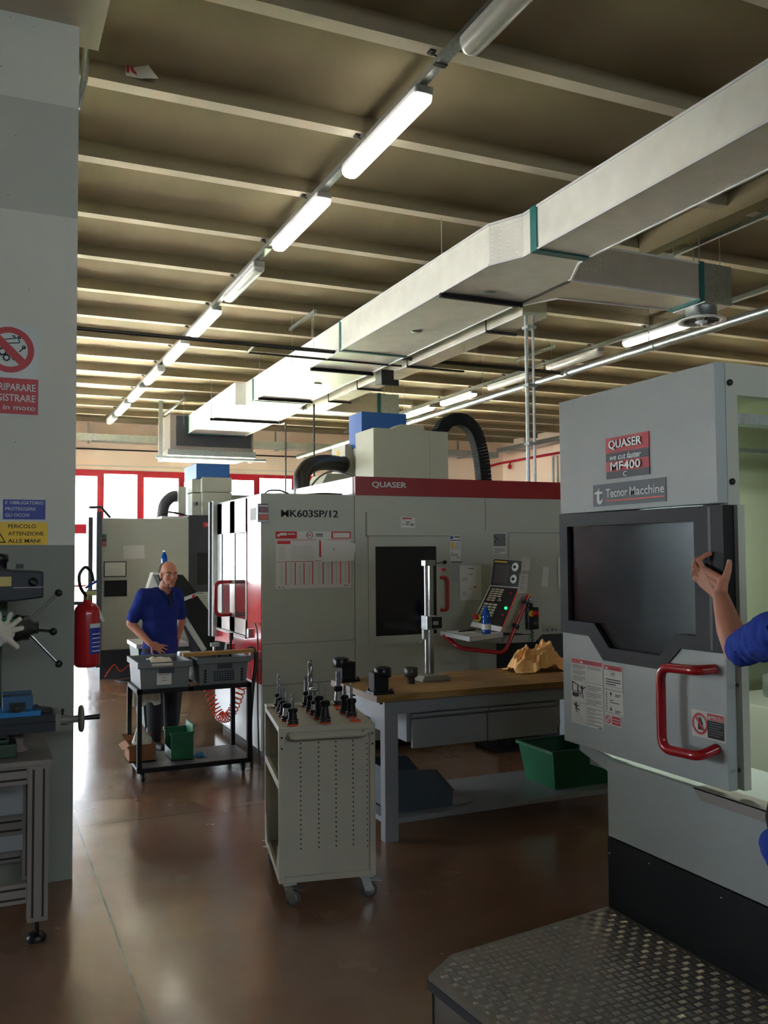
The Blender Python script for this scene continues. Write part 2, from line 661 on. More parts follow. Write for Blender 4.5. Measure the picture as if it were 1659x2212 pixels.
M_yclo = mat('orange_cloth', 'ffcb8c', rough=0.95, spec=0.1)
M_coat = mat('blue_workwear', '24357f', rough=0.9, spec=0.15, var=0.12, vs_=9, bump=0.25, bs=22)
M_coat2 = mat('blue_shirt', '2c45a0', rough=0.9, spec=0.15, var=0.08, vs_=7, bump=0.3, bs=16)
M_trous = mat('dark_trousers', '1b1d24', rough=0.9)
M_skin = mat('skin', 'b9826a', rough=0.55, spec=0.3, sub=0.15)
M_hair = mat('dark_hair', '2a201b', rough=0.8)
M_shoe = mat('dark_shoe', '1a1a1a', rough=0.6)
M_bottle = mat('blue_bottle', '1668d6', rough=0.1, trans=0.55)
M_exting = mat('extinguisher_red', 'b1121d', rough=0.25, coat=0.4)
M_brass = mat('brass', '8c8a5c', rough=0.35, metal=0.8)
M_card = mat('cardboard', '8a5c3a', rough=0.85)
M_poly = glass_material('door_polycarbonate', (0.92, 0.95, 0.96), rough=0.12)
M_trans = mat('milky_pane', 'ccd6de', rough=0.4)
_n = M_trans.node_tree
_t = _n.nodes.new('ShaderNodeBsdfTranslucent')
_t.inputs[0].default_value = (0.75, 0.82, 0.9, 1)
_m = _n.nodes.new('ShaderNodeMixShader')
_m.inputs[0].default_value = 0.6
_n.links.new(_n.nodes['Principled BSDF'].outputs[0], _m.inputs[1])
_n.links.new(_t.outputs[0], _m.inputs[2])
_n.links.new(_m.outputs[0], _n.nodes['Material Output'].inputs[0])
M_screen = mat('dead_screen', '4a3f40', rough=0.3)
M_key = mat('key_beige', 'b8b09a', rough=0.6)
M_led = mat('green_led', '20e060', emit=(0.02, 1.0, 0.2), es=3.0)
M_ledr = mat('red_button', 'c81628', rough=0.4)
M_tube = mat('lamp_lit', 'ffffff', rough=0.5, emit=(1.0, 0.93, 0.80), es=LAMP)
M_tubec = mat('lamp_lit_cool', 'ffffff', rough=0.5, emit=(1.0, 0.96, 0.92), es=LAMP)
M_lens = mat('lamp_lens', 'c6c8c8', rough=0.2, spec=0.6)
M_green2 = mat('green_enamel', '1c6b48', rough=0.5)
M_bounce = mat('bounce_ground', 'd8d6cc', rough=0.9)

# ---------------------------------------------------------------- setting
X0, X1, Y0, Y1, ZC = -8.5, 14.3, -6.0, 23.0, 5.12
struct(MB().box(X0 - 0.2, Y0 - 0.2, -0.15, X1 + 0.2, Y1 + 0.2, 0.0).build('floor', M_floor))
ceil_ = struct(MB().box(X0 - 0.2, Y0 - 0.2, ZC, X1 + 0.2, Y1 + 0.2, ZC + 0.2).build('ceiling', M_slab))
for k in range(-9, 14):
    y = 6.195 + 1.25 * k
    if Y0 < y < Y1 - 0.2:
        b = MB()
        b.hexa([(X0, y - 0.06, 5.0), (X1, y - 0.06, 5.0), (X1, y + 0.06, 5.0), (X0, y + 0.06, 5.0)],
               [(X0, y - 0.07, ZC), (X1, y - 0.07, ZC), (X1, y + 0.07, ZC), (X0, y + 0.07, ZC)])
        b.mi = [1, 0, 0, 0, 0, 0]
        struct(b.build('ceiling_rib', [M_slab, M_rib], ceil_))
struct(MB().box(X0 - 0.2, Y0, 0, X0, 8.0, ZC).box(X0 - 0.2, 22.0, 0, X0, Y1, ZC).box(X0 - 0.2, 8.0, 3.9, X0, 22.0, ZC).build('wall_left', M_wallw))
struct(MB().box(X0 - 0.2, Y0 - 0.2, 0, X1 + 0.2, Y0, 3.8).box(X0 - 0.2, Y0 - 0.2, 4.6, X1 + 0.2, Y0, ZC).box(X0 - 0.2, Y0 - 0.2, 3.8, -2.0, Y0, 4.6).box(8.0, Y0 - 0.2, 3.8, X1 + 0.2, Y0, 4.6).build('wall_front', M_wallw))
struct(MB().box(X1, Y0, 0, X1 + 0.2, Y1, ZC).build('wall_right', M_wallp))
wb = MB()
WL, WR, WT = -8.3, 8.7, 3.9
wb.box(X0 - 0.2, Y1, 0, WL, Y1 + 0.25, ZC).box(WR, Y1, 0, X1 + 0.2, Y1 + 0.25, ZC).box(WL, Y1, WT, WR, Y1 + 0.25, ZC)
struct(wb.build('wall_back', M_wallp))
struct(MB().box(WL, Y1 - 0.05, WT, WR, Y1 - 0.001, WT + 0.02).box(WL, Y1 - 0.08, WT + 0.09, WR, Y1 - 0.001, WT + 0.12).build('trim_1', M_wallw))
struct(MB().box(-9.0, Y1 + 0.25, -0.2, 40, Y1 + 4.0, -0.05).build('ground', M_bounce))  # pale strip shaped to bounce sunlight up onto the far ceiling
struct(MB().box(-9.0, Y1 + 4.0, -0.25, 40, Y1 + 60, -0.06).build('dim_ground', mat('dim_ground_tone', '2c3a22', rough=0.95)))  # outer ground made dark so less light bounces to the near ceiling
struct(MB().box(-60, -20, -0.25, -9.0, Y1 + 40, -0.06).build('dark_side_ground', mat('side_ground_tone', '3a3b3c', rough=0.95)))  # unseen ground beside the hall, darkened to limit bounce through the side glazing
edges = [WL] + [2.70 - 1.0 * k for k in range(10, 0, -1)] + [2.70, 3.62, 4.70, 5.70, 6.69, 7.70, WR]
edges = sorted(set(round(e, 3) for e in edges))
for i in range(len(edges) - 1):
    a, b_ = edges[i], edges[i + 1]
    sash = (i % 2 == 0)
    f = MB()
    t = 0.055
    y0, y1 = Y1 + 0.04, Y1 + 0.12
    f.box(a, y0, 0, a + t, y1, WT).box(b_ - t, y0, 0, b_, y1, WT)
    f.box(a + t, y0, WT - 0.09, b_ - t, y1, WT).box(a + t, y0, 0, b_ - t, y1, 0.09)
    f.box(a + t, y0, 2.32, b_ - t, y1, 2.48).box(a + t, y0, 1.02, b_ - t, y1, 1.06)
    if sash:
        s = 0.05
        f.box(a + t, y0 - 0.02, 2.48, a + t + s, y1 - 0.02, WT - 0.09).box(b_ - t - s, y0 - 0.02, 2.48, b_ - t, y1 - 0.02, WT - 0.09)
        f.box(a + t + s, y0 - 0.02, WT - 0.16, b_ - t - s, y1 - 0.02, WT - 0.09).box(a + t + s, y0 - 0.02, 2.48, b_ - t - s, y1 - 0.02, 2.55)
    door_bay = -0.4 < a < 2.6
    if not door_bay:
        f.box(a + t, y0 + 0.02, 0.09, b_ - t, y1 - 0.02, 1.02)  # unseen infill panel, added to keep ground light off the near ceiling
    wf = struct(f.build('window_%d' % (i + 1), M_redf))
    MB().box(a + t, Y1 + 0.075, 0.09 if door_bay else 1.06, b_ - t, Y1 + 0.083, WT - 0.09).build('pane', M_glass, wf)

for i in range(14):  # unseen windows, placed by guess to give the side daylight
    a = 8.0 + i
    t = 0.055
    f = MB().box(X0 - 0.14, a, 0, X0 - 0.06, a + t, 3.9).box(X0 - 0.14, a + 1 - t, 0, X0 - 0.06, a + 1, 3.9)
    for z0, z1 in ((0, 0.09), (1.02, 1.06), (2.32, 2.48), (3.81, 3.9)):
        f.box(X0 - 0.14, a + t, z0, X0 - 0.06, a + 1 - t, z1)
    wf = struct(f.build('window_%d' % (30 + i), M_redf))
    MB().box(X0 - 0.104, a + t, 0.09, X0 - 0.096, a + 1 - t, 3.81).build('pane', M_glass, wf)
for i in range(5):  # unseen high windows, added as fill for surfaces facing the camera
    a = -2.0 + 2 * i
    t = 0.055
    f = MB().box(a, Y0 - 0.14, 3.8, a + t, Y0 - 0.06, 4.6).box(a + 2 - t, Y0 - 0.14, 3.8, a + 2, Y0 - 0.06, 4.6)
    for z0, z1 in ((3.8, 3.86), (4.54, 4.6)):
        f.box(a + t, Y0 - 0.14, z0, a + 2 - t, Y0 - 0.06, z1)
    wf = struct(f.build('window_%d' % (50 + i), M_redf))
    MB().box(a + t, Y0 - 0.104, 3.86, a + 2 - t, Y0 - 0.096, 4.54).build('pane', M_glass, wf)
struct(MB().box(-0.55, 5.326, 0, 0.482, 5.95, 4.861).build('column', M_col))
struct(MB().box(-0.8, 2.6, 4.861, 0.612, 5.54, ZC).box(-0.8, 5.54, 4.95, 0.42, Y1, ZC).build('beam', M_rib))
struct(MB().box(6.285, Y0, 4.9, 6.30, 7.35, ZC).box(6.30, Y0, 4.915, 6.46, 7.35, ZC).build('beam_2', M_slab))
# slim downpipe in the corner beside the column head
o = MB().tube([(0.50, 5.68, 4.55), (0.545, 5.68, 4.74), (0.56, 5.68, 5.0)], 0.022, 8).build('rainwater_pipe', M_galv)
tag(o, 'thin grey pipe running down beside the head of the painted column', 'pipe')
# torn notice on the near face of a ceiling rib
t = thing('torn_notice', 'torn paper notice curling off the ceiling rib beside the column head', 'notice', (0.92, 6.12, 5.15))
o_ = (0.0, 6.112, 0.0)
MB().patch((0.855, 6.118, 5.05), X_, Z_, [(0, 0), (0.115, 0.0), (0.10, 0.23), (0.0, 0.235)]).build('sheet', M_wallw, t)
MB().text('IC', (0.862, 6.113, 5.07), X_, Z_, 0.09, 0.11, bold=0.03).build('lettering', M_pred, t)
MB().add([(0.868, 6.108, 5.26), (0.935, 6.108, 5.045), (1.06, 6.03, 5.03), (0.90, 6.07, 5.24)], [(0, 1, 2, 3)]).build('torn_flap', M_paper, t)

# fire main, cable trays and junctions along the far and side walls
o = MB().tube(round_path([(14.2, 12.0, 4.46), (14.2, 22.7, 4.46), (14.2, 22.95, 4.46), (13.6, 22.92, 4.3), (13.6, 22.92, 0.0)], 0.15), 0.035, 8).build('fire_main', M_redf)
tag(o, 'red fire main pipe along the top of the side wall', 'pipe')
o = MB().ball((14.16, 22.4, 4.3), 0.06, sz=1.3).cyl((14.16, 22.4, 4.36), (14.2, 22.4, 4.46), 0.02).build('fire_bell', M_redf)
tag(o, 'small red fire bell under the red pipe in the far corner', 'bell')
def cable_tray(a, b, w, h, label, hang):
    t = thing('cable_tray', label, 'cable tray', a)
    a, b = Vector(a), Vector(b)
    d = (b - a).normalized()
    s = Vector((-d.y, d.x, 0)) * (w / 2)
    m = MB()
    m.bar(a, b, w, 0.006).bar(a + s + Vector((0, 0, h / 2)), b + s + Vector((0, 0, h / 2)), 0.006, h).bar(a - s + Vector((0, 0, h / 2)), b - s + Vector((0, 0, h / 2)), 0.006, h)
    m.build('tray', M_galv, t)
    L = (b - a).length
    for k in hang:
        p = a + d * (L * k)
        MB().bar(p - s * 1.1 - Vector((0, 0, 0.02)), p + s * 1.1 - Vector((0, 0, 0.02)), 0.05, 0.04).bar(p + s * 1.1 - Vector((0, 0, 0.02)), p + s * 1.1 + Vector((0, 0, 5.0 - p.z)), 0.06, 0.03, up=(1, 0, 0)).build('hanger', M_galv, t)
    return t
cable_tray((-8.3, 22.3, 4.52), (13.6, 22.3, 4.52), 0.42, 0.16, 'long galvanised cable tray crossing above the red framed windows', (0.1, 0.25, 0.397, 0.485, 0.7, 0.85, 0.95))
cable_tray((13.75, 22.1, 4.66), (13.75, 12.0, 4.66), 0.42, 0.12, 'galvanised cable tray running along the side wall above the red pipe', (0.08, 0.3, 0.6, 0.9))
o = MB().tube([(-8.3, 22.9, 4.40), (8.0, 22.9, 4.40)], 0.018, 6).build('conduit', M_dsteel)
tag(o, 'thin dark conduit running under the cable tray over the windows', 'conduit')
t = thing('conduit_bank', 'bank of upright grey conduits clipped to the peach side wall', 'conduits', (14.25, 20.3, 2.0))
for k in range(3):
    MB().cyl((14.25, 20.35 - 0.2 * k, 0.0), (14.25, 20.35 - 0.2 * k, 4.4), 0.025, n=8).build('conduit', M_galv, t)

# ---------------------------------------------------------------- lamps on the two trunking rails
def lamp(x, y0, y1, z, lit, label, group, cool=False):
    t = thing('batten_lamp', label, 'ceiling lamp', (x, (y0 + y1) / 2, z), 0, group)
    w = 0.075
    MB().box(x - w * 0.9, y0 + 0.01, z + 0.035, x + w * 0.9, y1 - 0.01, z + 0.085).build('housing', M_white, t, bevel=0.01)
    prof = [(-w, 0.035), (-w * 0.92, 0.0), (-w * 0.6, -0.022), (0, -0.03), (w * 0.6, -0.022), (w * 0.92, 0.0), (w, 0.035)]
    m = MB()
    n = len(prof)
    ys = [(y0, 0.55), (y0 + 0.02, 0.9), (y0 + 0.05, 1.0), (y1 - 0.05, 1.0), (y1 - 0.02, 0.9), (y1, 0.55)]
    vs = [(x + a * s, y, z + (b if b > 0.03 else b * s)) for y, s in ys for a, b in prof]
    fs = [(i * n + k, i * n + k + 1, (i + 1) * n + k + 1, (i + 1) * n + k) for i in range(len(ys) - 1) for k in range(n - 1)]
    fs += [tuple(range(n)), tuple(range((len(ys) - 1) * n + n - 1, (len(ys) - 1) * n - 1, -1))]
    m.add(vs, fs, True)
    m.build('diffuser', (M_tubec if cool else M_tube) if lit else M_lens, t)
    for e, s in ((y0, 1), (y1, -1)):
        MB().box(x - w * 0.8, e - 0.012 * s, z + 0.03, x + w * 0.8, e + 0.03 * s, z + 0.085).build('end_cap', M_galv, t, bevel=0.006)
    for q in (0.18, 0.82):
        yy = y0 + (y1 - y0) * q
        MB().box(x - 0.03, yy - 0.015, z + 0.08, x + 0.03, yy + 0.015, z + 0.105).build('clip', M_galv, t)
    return t

def rail(x, z, y0, y1, label, hooks):
    t = thing('lamp_rail', label, 'lamp rail', (x, y0, z))
    MB().box(x - 0.03, y0, z, x + 0.03, y1, z + 0.055).build('channel', M_galv, t)
    for y in hooks:
        m = MB()
        m.tube(round_path([(x - 0.035, y, z + 0.05), (x - 0.075, y, z + 0.06), (x - 0.075, y, 5.0)], 0.02), 0.007, 6)
        m.box(x - 0.09, y - 0.025, 4.985, x - 0.05, y + 0.025, 5.0).box(x - 0.05, y - 0.02, z - 0.008, x + 0.035, y + 0.02, z)
        m.build('hook', M_dsteel, t)
    return t
ribs = [6.195 + 1.25 * k for k in range(-4, 13)]
rail(2.655, 4.925, -5.5, 21.6, 'galvanised lamp rail under the ceiling ribs nearest the painted column', ribs)
ordn = ['nearest the camera', 'second', 'third', 'fourth', 'fifth', 'sixth', 'seventh', 'eighth', 'ninth', 'tenth']
row1 = [(3.24, 4.60, 0), (5.186, 6.532, 1), (7.089, 8.415, 1), (9.077, 10.383, 0), (10.952, 12.275, 1), (12.882, 14.25, 1), (14.751, 16.10, 0), (16.643, 18.0, 1), (18.516, 19.9, 1), (20.382, 21.3, 0)]
for i, (a, b_, lit) in enumerate(row1):
    nm = ('lit white' if lit else 'unlit clear')
    w = ['first', 'second', 'third', 'fourth', 'fifth', 'sixth', 'seventh', 'eighth', 'ninth', 'tenth'][i]
    lamp(2.655, a, b_, 4.82, lit, '%s batten lamp, %s from the camera on the rail near the column' % (nm, w), 'lamps on the rail near the column')
rail(8.62, 4.925, -5.5, 21.6, 'galvanised lamp rail beyond the air duct, above the grey round pipe', ribs)
row2 = [(8.98, 10.431, 1), (10.996, 12.384, 0), (12.902, 14.277, 0), (14.856, 16.163, 1), (16.627, 17.9, 1)]
for i, (a, b_, lit) in enumerate(row2):
    nm = ('lit white' if lit else 'unlit clear')
    w = ['first', 'second', 'third', 'fourth', 'fifth'][i]
    lamp(8.62, a, b_, 4.82, lit, '%s batten lamp, %s along the rail beyond the air duct' % (nm, w), 'lamps on the rail beyond the duct', True)
# short hanging channels
def hung_channel(x, y0, y1, z, label):
    t = thing('hanging_channel', label, 'channel', (x, y0, z), 0, 'short channels hung from the ceiling')
    MB().box(x - 0.02, y0, z, x + 0.02, y1, z + 0.04).build('channel', M_galv, t)
    for y in (y0 + 0.08, y1 - 0.08):
        MB().cyl((x, y, z + 0.04), (x, y, 5.12), 0.005, n=6).build('rod', M_galv, t)
        MB().cyl((x, y, z - 0.5), (x, y, z), 0.003, n=5).build('wire', M_galv, t)
hung_channel(3.93, 10.85, 11.9, 4.93, 'short galvanised channel hung beside the lamp rail near the cross pipe')
hung_channel(3.75, 18.2, 20.4, 4.95, 'far short channel hung near the dark air handling unit')
hung_channel(8.05, 11.4, 12.5, 4.95, 'short channel hung beside the rail beyond the duct')

# ---------------------------------------------------------------- air ducts
ZB, ZT = 4.276, 4.63
duct = thing('air_duct', 'long rectangular silver air duct hung under the ceiling ribs', 'air duct', (4.4, 8.0, ZB))
def duct_box(b, t, pts_l, pts_r, z0=ZB, z1=ZT):
    """section given by matching left and right plan points"""
    n = len(pts_l)
    v = [(x, y, z) for x, y in pts_l for z in (z0, z1)] + [(x, y, z) for x, y in pts_r for z in (z0, z1)]
    o = 2 * n
    f = []
    for i in range(n - 1):
        a, c = 2 * i, 2 * i + 2
        f += [(a, c, c + 1, a + 1), (o + a, o + a + 1, o + c + 1, o + c), (a, o + a, o + c, c), (a + 1, c + 1, o + c + 1, o + a + 1)]
    f += [(0, 1, o + 1, o), (o - 2, 2 * o - 2, 2 * o - 1, o - 1)]
    return b.add(v, f)
def edge_strips(b, pts, z0=ZB, z1=ZT, w=0.018):
    for i in range(len(pts) - 1):
        a, c = pts[i], pts[i + 1]
        for z in (z0, z1):
            b.bar((a[0], a[1], z), (c[0], c[1], z), w, w)
    return b
L1_, R1_ = [(4.12, -5.0), (4.12, 6.06)], [(4.64, -5.0), (4.64, 6.06)]
duct_box(MB(), duct, L1_, R1_).build('near_section', M_duct, duct)
edge_strips(edge_strips(MB(), L1_), R1_).build('edge_profile', M_white, duct)
L2_, R2_ = [(4.12, 6.12), (4.12, 6.25), (3.975, 6.57), (3.975, 10.06)], [(4.64, 6.12), (4.66, 6.22), (4.87, 6.62), (4.87, 10.06)]
duct_box(MB(), duct, L2_, R2_).build('middle_section', M_duct, duct)
edge_strips(edge_strips(MB(), L2_), R2_).build('edge_profile', M_white, duct)
L3_, R3_ = [(3.985, 10.12), (3.985, 13.95)], [(4.865, 10.12), (4.865, 13.95)]
duct_box(MB(), duct, L3_, R3_).build('middle_section', M_duct, duct)
edge_strips(edge_strips(MB(), L3_), R3_).build('edge_profile', M_white, duct)
L4_, R4_ = [(3.985, 14.0), (3.985, 14.42), (3.81, 14.43), (3.85, 18.3)], [(4.865, 14.0), (4.9, 14.42), (5.04, 14.6), (5.04, 18.3)]
duct_box(MB(), duct, L4_, R4_).build('far_section', M_duct, duct)
edge_strips(edge_strips(MB(), L4_), R4_).build('edge_profile', M_white, duct)
def flange(y, x0, x1, w=0.06):
    m = MB()
    g = 0.012
    m.ring([(x0 - g, ZB - g), (x1 + g, ZB - g), (x1 + g, ZT + g), (x0 - g, ZT + g)], [(x0 + 0.01, ZB + 0.01), (x1 - 0.01, ZB + 0.01), (x1 - 0.01, ZT - 0.01), (x0 + 0.01, ZT - 0.01)], y - w / 2, y + w / 2, 'xz')
    m.build('flange', M_teal, duct)
flange(6.09, 4.12, 4.64, 0.09)
flange(10.09, 3.98, 4.87)
flange(13.97, 3.985, 4.865)
flange(18.28, 3.85, 5.04)
for x, y in ((4.40, 7.28), (4.42, 8.88), (4.45, 12.2)):
    MB().lathe((x, y, ZB - 0.012), [(0.0, 0.0), (0.055, 0.0), (0.065, 0.012)], 20).build('inspection_cap', M_galv, duct)
# branches with outlet boxes
for (yb, ye, lab) in ((6.65, 7.08, 1), (14.5, 14.95, 0)):
    t = thing('branch_duct', ('beige branch duct reaching from the silver air duct to a round ceiling diffuser' if lab else 'far branch duct behind the blue box on the milling machine roof'), 'air duct', (5.6, yb, ZB))
    if lab:
        pl = [(4.88, 6.64), (5.0, yb), (6.42, yb)]
        pr = [(4.88, 7.62), (5.12, ye + 0.1), (6.42, ye)]
    else:
        pl = [(5.06, yb), (6.42, yb)]
        pr = [(5.06, ye), (6.42, ye)]
    duct_box(MB(), t, pl, pr).build('panel', M_duct2, t)
    edge_strips(edge_strips(MB(), pl), pr).build('edge_profile', M_white, t)
    MB().box(6.42, yb - 0.015, ZB - 0.02, 6.48, ye + 0.015, ZT + 0.02).build('flange', M_teal, t)
    MB().box(6.48, yb - 0.01, ZB - 0.03, 6.84, ye + 0.01, ZT + 0.015).build('outlet_box', M_galv, t, bevel=0.006)
    if lab:
        MB().box(4.86, 6.66, ZB - 0.012, 4.89, 7.60, ZB + 0.05).build('collar', M_dsteel, t)
    c = Vector((6.62, (yb + ye) / 2 - 0.03, 0))
    MB().lathe(c, [(0.155, ZB - 0.03), (0.15, ZB - 0.13), (0.155, ZB - 0.14)], 32).build('neck', M_galv, t)
    d = MB().lathe(c, [(0.155, ZB - 0.135), (0.235, ZB - 0.155), (0.235, ZB - 0.165), (0.175, ZB - 0.16), (0.165, ZB - 0.13)], 36).build('diffuser_ring', M_white, t)
    MB().lathe(c, [(0.0, ZB - 0.14), (0.165, ZB - 0.135)], 24).build('throat', M_blackm, d)
    for k in range(12):
        an = 2 * math.pi * k / 12
        u = Vector((math.cos(an), math.sin(an), 0))
        MB().bar(c + u * 0.05 + Vector((0, 0, ZB - 0.155)), c + u * 0.17 + Vector((0, 0, ZB - 0.155)), 0.03, 0.003, up=(u.y * 0.6, -u.x * 0.6, 0.8)).build('vane', M_galv, d)
    MB().lathe(c, [(0.0, ZB - 0.215), (0.008, ZB - 0.2), (0.02, ZB - 0.178), (0.06, ZB - 0.17), (0.06, ZB - 0.16), (0.0, ZB - 0.155)], 20).build('hub', M_white, d)
    for xx in (6.48, 6.75):
        for y in (yb + 0.05, ye - 0.02):
            MB().cyl((xx, y, ZT), (xx, y, 4.96), 0.005, n=6).build('rod', M_galv, t)
for x in (6.47, 6.74):
    o = MB().box(x - 0.02, 6.05 if x < 6.6 else 5.7, 4.95, x + 0.02, 7.5, 4.99).box(x - 0.015, 6.0, 4.99, x + 0.015, 6.05, 5.0).box(x - 0.015, 7.38, 4.99, x + 0.015, 7.48, 5.0).build('strut_channel', M_galv)
    tag(o, 'slotted strut channel carrying the outlet box, %s' % ('beside the concrete beam' if x < 6.6 else 'farther from the concrete beam'), 'channel')
# return duct beside the main one
t = thing('return_duct', 'narrow return duct running behind the silver air duct with hanging rods', 'air duct', (5.2, 10, 4.25))
duct_box(MB(), t, [(5.05, 7.7), (5.05, 14.4)], [(5.35, 7.7), (5.35, 14.4)], 4.235, 4.5).build('panel', M_duct2, t)
edge_strips(MB(), [(5.05, 7.7), (5.05, 14.4)], 4.235, 4.5, 0.014).build('edge_profile', M_white, t)
for y in (8.4, 10.4, 12.1, 13.3):
    MB().bar((5.035, y, 4.22), (5.42, y, 4.22), 0.035, 0.03).cyl((5.03, y, 4.22), (5.03, y, 4.63), 0.008, n=6).build('bracket', M_dsteel, t)
# brackets under the duct
for i, (y, xa, xb) in enumerate(((2.6, 4.05, 4.72), (7.455, 3.965, 4.88), (11.17, 3.975, 4.88), (13.65, 3.975, 4.88), (16.07, 3.775, 5.08))):
    t = thing('duct_hanger', 'dark slotted hanger bar under the silver duct, %s from the camera' % ('first', 'second', 'third', 'fourth', 'fifth')[i], 'duct hanger', (xa, y, ZB - 0.03), 0, 'hanger bars under the duct')
    MB().box(xa, y - 0.022, ZB - 0.045, xb, y + 0.022, ZB - 0.002).build('channel', M_blackm, t)
    for x in (xa + 0.02, xb - 0.03):
        MB().cyl((x, y, ZB - 0.06), (x, y, 5.0), 0.006, n=6).build('rod', M_galv, t)
o = MB().box(4.82, 10.75, 4.06, 5.0, 10.95, 4.235).box(4.8, 10.7, 4.02, 5.05, 10.74, 4.1).build('damper_actuator', M_black)
tag(o, 'small black damper motor under the silver duct edge', 'actuator')
# air handling unit
t = thing('air_handling_unit', 'dark fronted air handling unit hung at the far end of the silver duct', 'ventilation unit', (4.4, 19.0, 4.2))
MB().box(3.5, 18.42, 3.95, 5.25, 19.8, 4.68).build('cabinet', M_alu, t)
MB().box(3.62, 18.38, 4.03, 5.2, 18.42, 4.64).build('front_panel', M_char, t)
MB().hexa([(3.45, 18.4, 3.83), (5.3, 18.4, 3.83), (5.2, 19.8, 3.83), (3.5, 19.8, 3.83)], [(3.45, 18.38, 3.95), (5.3, 18.38, 3.95), (5.2, 19.8, 3.95), (3.5, 19.8, 3.95)]).build('drip_tray', M_galv, t)
for x in (3.4, 5.33):
    MB().box(x - 0.04, 18.9, 3.78, x + 0.04, 18.96, 5.12).build('support_post', M_galv, t)
MB().box(3.2, 18.3, 3.75, 5.5, 18.36, 3.8).build('support_bar', M_galv, t)

# ---------------------------------------------------------------- round pipes
t = thing('air_pipe', 'thick galvanised round pipe running beyond the air duct toward the far wall', 'pipe', (7.47, 10, 4.3))
MB().tube([(7.47, -5, 4.3), (7.47, 22.0, 4.3)], 0.052, 14).build('tube', M_galv, t)
for y in (6.0, 8.5, 12.5, 15.5):
    MB().lathe((7.47, y, 4.3), [(0.06, -0.03), (0.062, 0.03)], 14, (0, 1, 0)).build('coupling', M_galv, t)
    MB().cyl((7.47, y + 0.1, 4.35), (7.47, y + 0.1, 5.12), 0.006, n=6).build('rod', M_galv, t)
t = thing('cross_pipe', 'slim dark pipe crossing the hall under the ceiling ribs', 'pipe', (4.2, 10.3, 4.3))
MB().tube([(-8.3, 10.27, 4.3), (7.47, 10.31, 4.3)], 0.024, 10).build('tube', M_dsteel, t)
MB().lathe((7.47, 10.31, 4.3), [(0.065, -0.08), (0.07, 0.08)], 14, (0, 1, 0)).cyl((7.36, 10.31, 4.3), (7.47, 10.31, 4.3), 0.034).build('tee', M_galv, t)
MB().tube([(2.95, 10.6, 4.27), (6.0, 10.62, 4.27)], 0.014, 8).build('side_tube', M_dsteel, t)
MB().cyl((2.95, 10.6, 4.27), (2.95, 10.29, 4.29), 0.014).build('elbow', M_dsteel, t)
# drops that feed the machines
t = thing('drop_pipe', 'pair of galvanised pipes dropping from the duct to the milling machine roof', 'pipe', (5.12, 7.7, 3.2))
MB().cyl((5.09, 7.70, 2.45), (5.09, 7.70, 4.23), 0.019, n=10).build('tube', M_galv, t)
MB().cyl((5.145, 7.66, 2.45), (5.145, 7.66, 4.23), 0.014, n=10).build('tube', M_galv, t)
for z in (2.9, 3.5, 4.1):
    MB().box(5.06, 7.63, z - 0.015, 5.17, 7.73, z + 0.015).build('clamp', M_galv, t)
t = thing('thin_drop_pipe', 'thin grey pipe dropping from the far duct hanger bar behind the black hose', 'pipe', (4.95, 13.6, 3.0))
MB().cyl((4.9, 13.62, 0.0), (4.9, 13.62, 4.22), 0.016, n=8).build('tube', M_dsteel, t)
t = thing('bent_drop_pipe', 'thin bent pipe dropping from the far duct in front of the windows', 'pipe', (4.99, 15.2, 3.0))
MB().tube(round_path([(5.03, 15.9, 4.27), (5.06, 15.9, 4.2), (5.06, 15.6, 4.2), (5.06, 15.6, 2.4)], 0.04), 0.014, 8).build('tube', M_dsteel, t)

# ---------------------------------------------------------------- milling machine with the MK603SP/12 lettering
def sheet(name, label, cat, o, U, V, w, h, m=None, group=None, detail=None, curl=0.0):
    """thin sheet of paper hung flat, lower corner o"""
    U, V = Vector(U).normalized(), Vector(V).normalized()
    N = U.cross(V)
    o = Vector(o)
    t = thing(name, label, cat, o, 0, group)
    b = MB()
    n = 6
    vs = []
    for i in range(n + 1):
        for j in (0, 1):
            d = curl * (i / n) ** 2 * (1 if j == 0 else 0.3)
            vs.append(o + U * (w * i / n) + V * (h * j) + N * d)
    top = [p + N * 0.0012 for p in vs]
    k = len(vs)
    fs = []
    for i in range(n):
        a = 2 * i
        fs += [(a, a + 2, a + 3, a + 1), (k + a, k + a + 1, k + a + 3, k + a + 2)]
        fs += [(a, k + a, k + a + 2, a + 2), (a + 1, a + 3, k + a + 3, k + a + 1)]
    fs += [(0, 1, k + 1, k), (2 * n, k + 2 * n, k + 2 * n + 1, 2 * n + 1)]
    b.add(vs + top, fs)
    b.build('sheet', m or M_paper, t)
    if detail:
        d = MB()
        mats = detail(d, o + N * (0.0025 + curl * 0.3), U, V, w, h)
        d.build('print', mats, t, recalc=False)
    return t

def lines_print(rows, x0=0.1, x1=0.9, y0=0.1, y1=0.9, seed=1, head=None):
    def f(d, o, U, V, w, h):
        rnd = random.Random(seed)
        for i in range(rows):
            y = h * (y1 - (y1 - y0) * (i + 0.5) / rows)
            e = x0 + (x1 - x0) * (0.55 + 0.45 * rnd.random())
            d.rect(o, U, V, w * x0, y - h * 0.008, w * e, y + h * 0.008, 0)
        if head:
            d.rect(o, U, V, w * x0, h * 0.93, w * (x0 + 0.45), h * 0.96, 1)
        return [M_inkg, head or M_inkg]
    return f

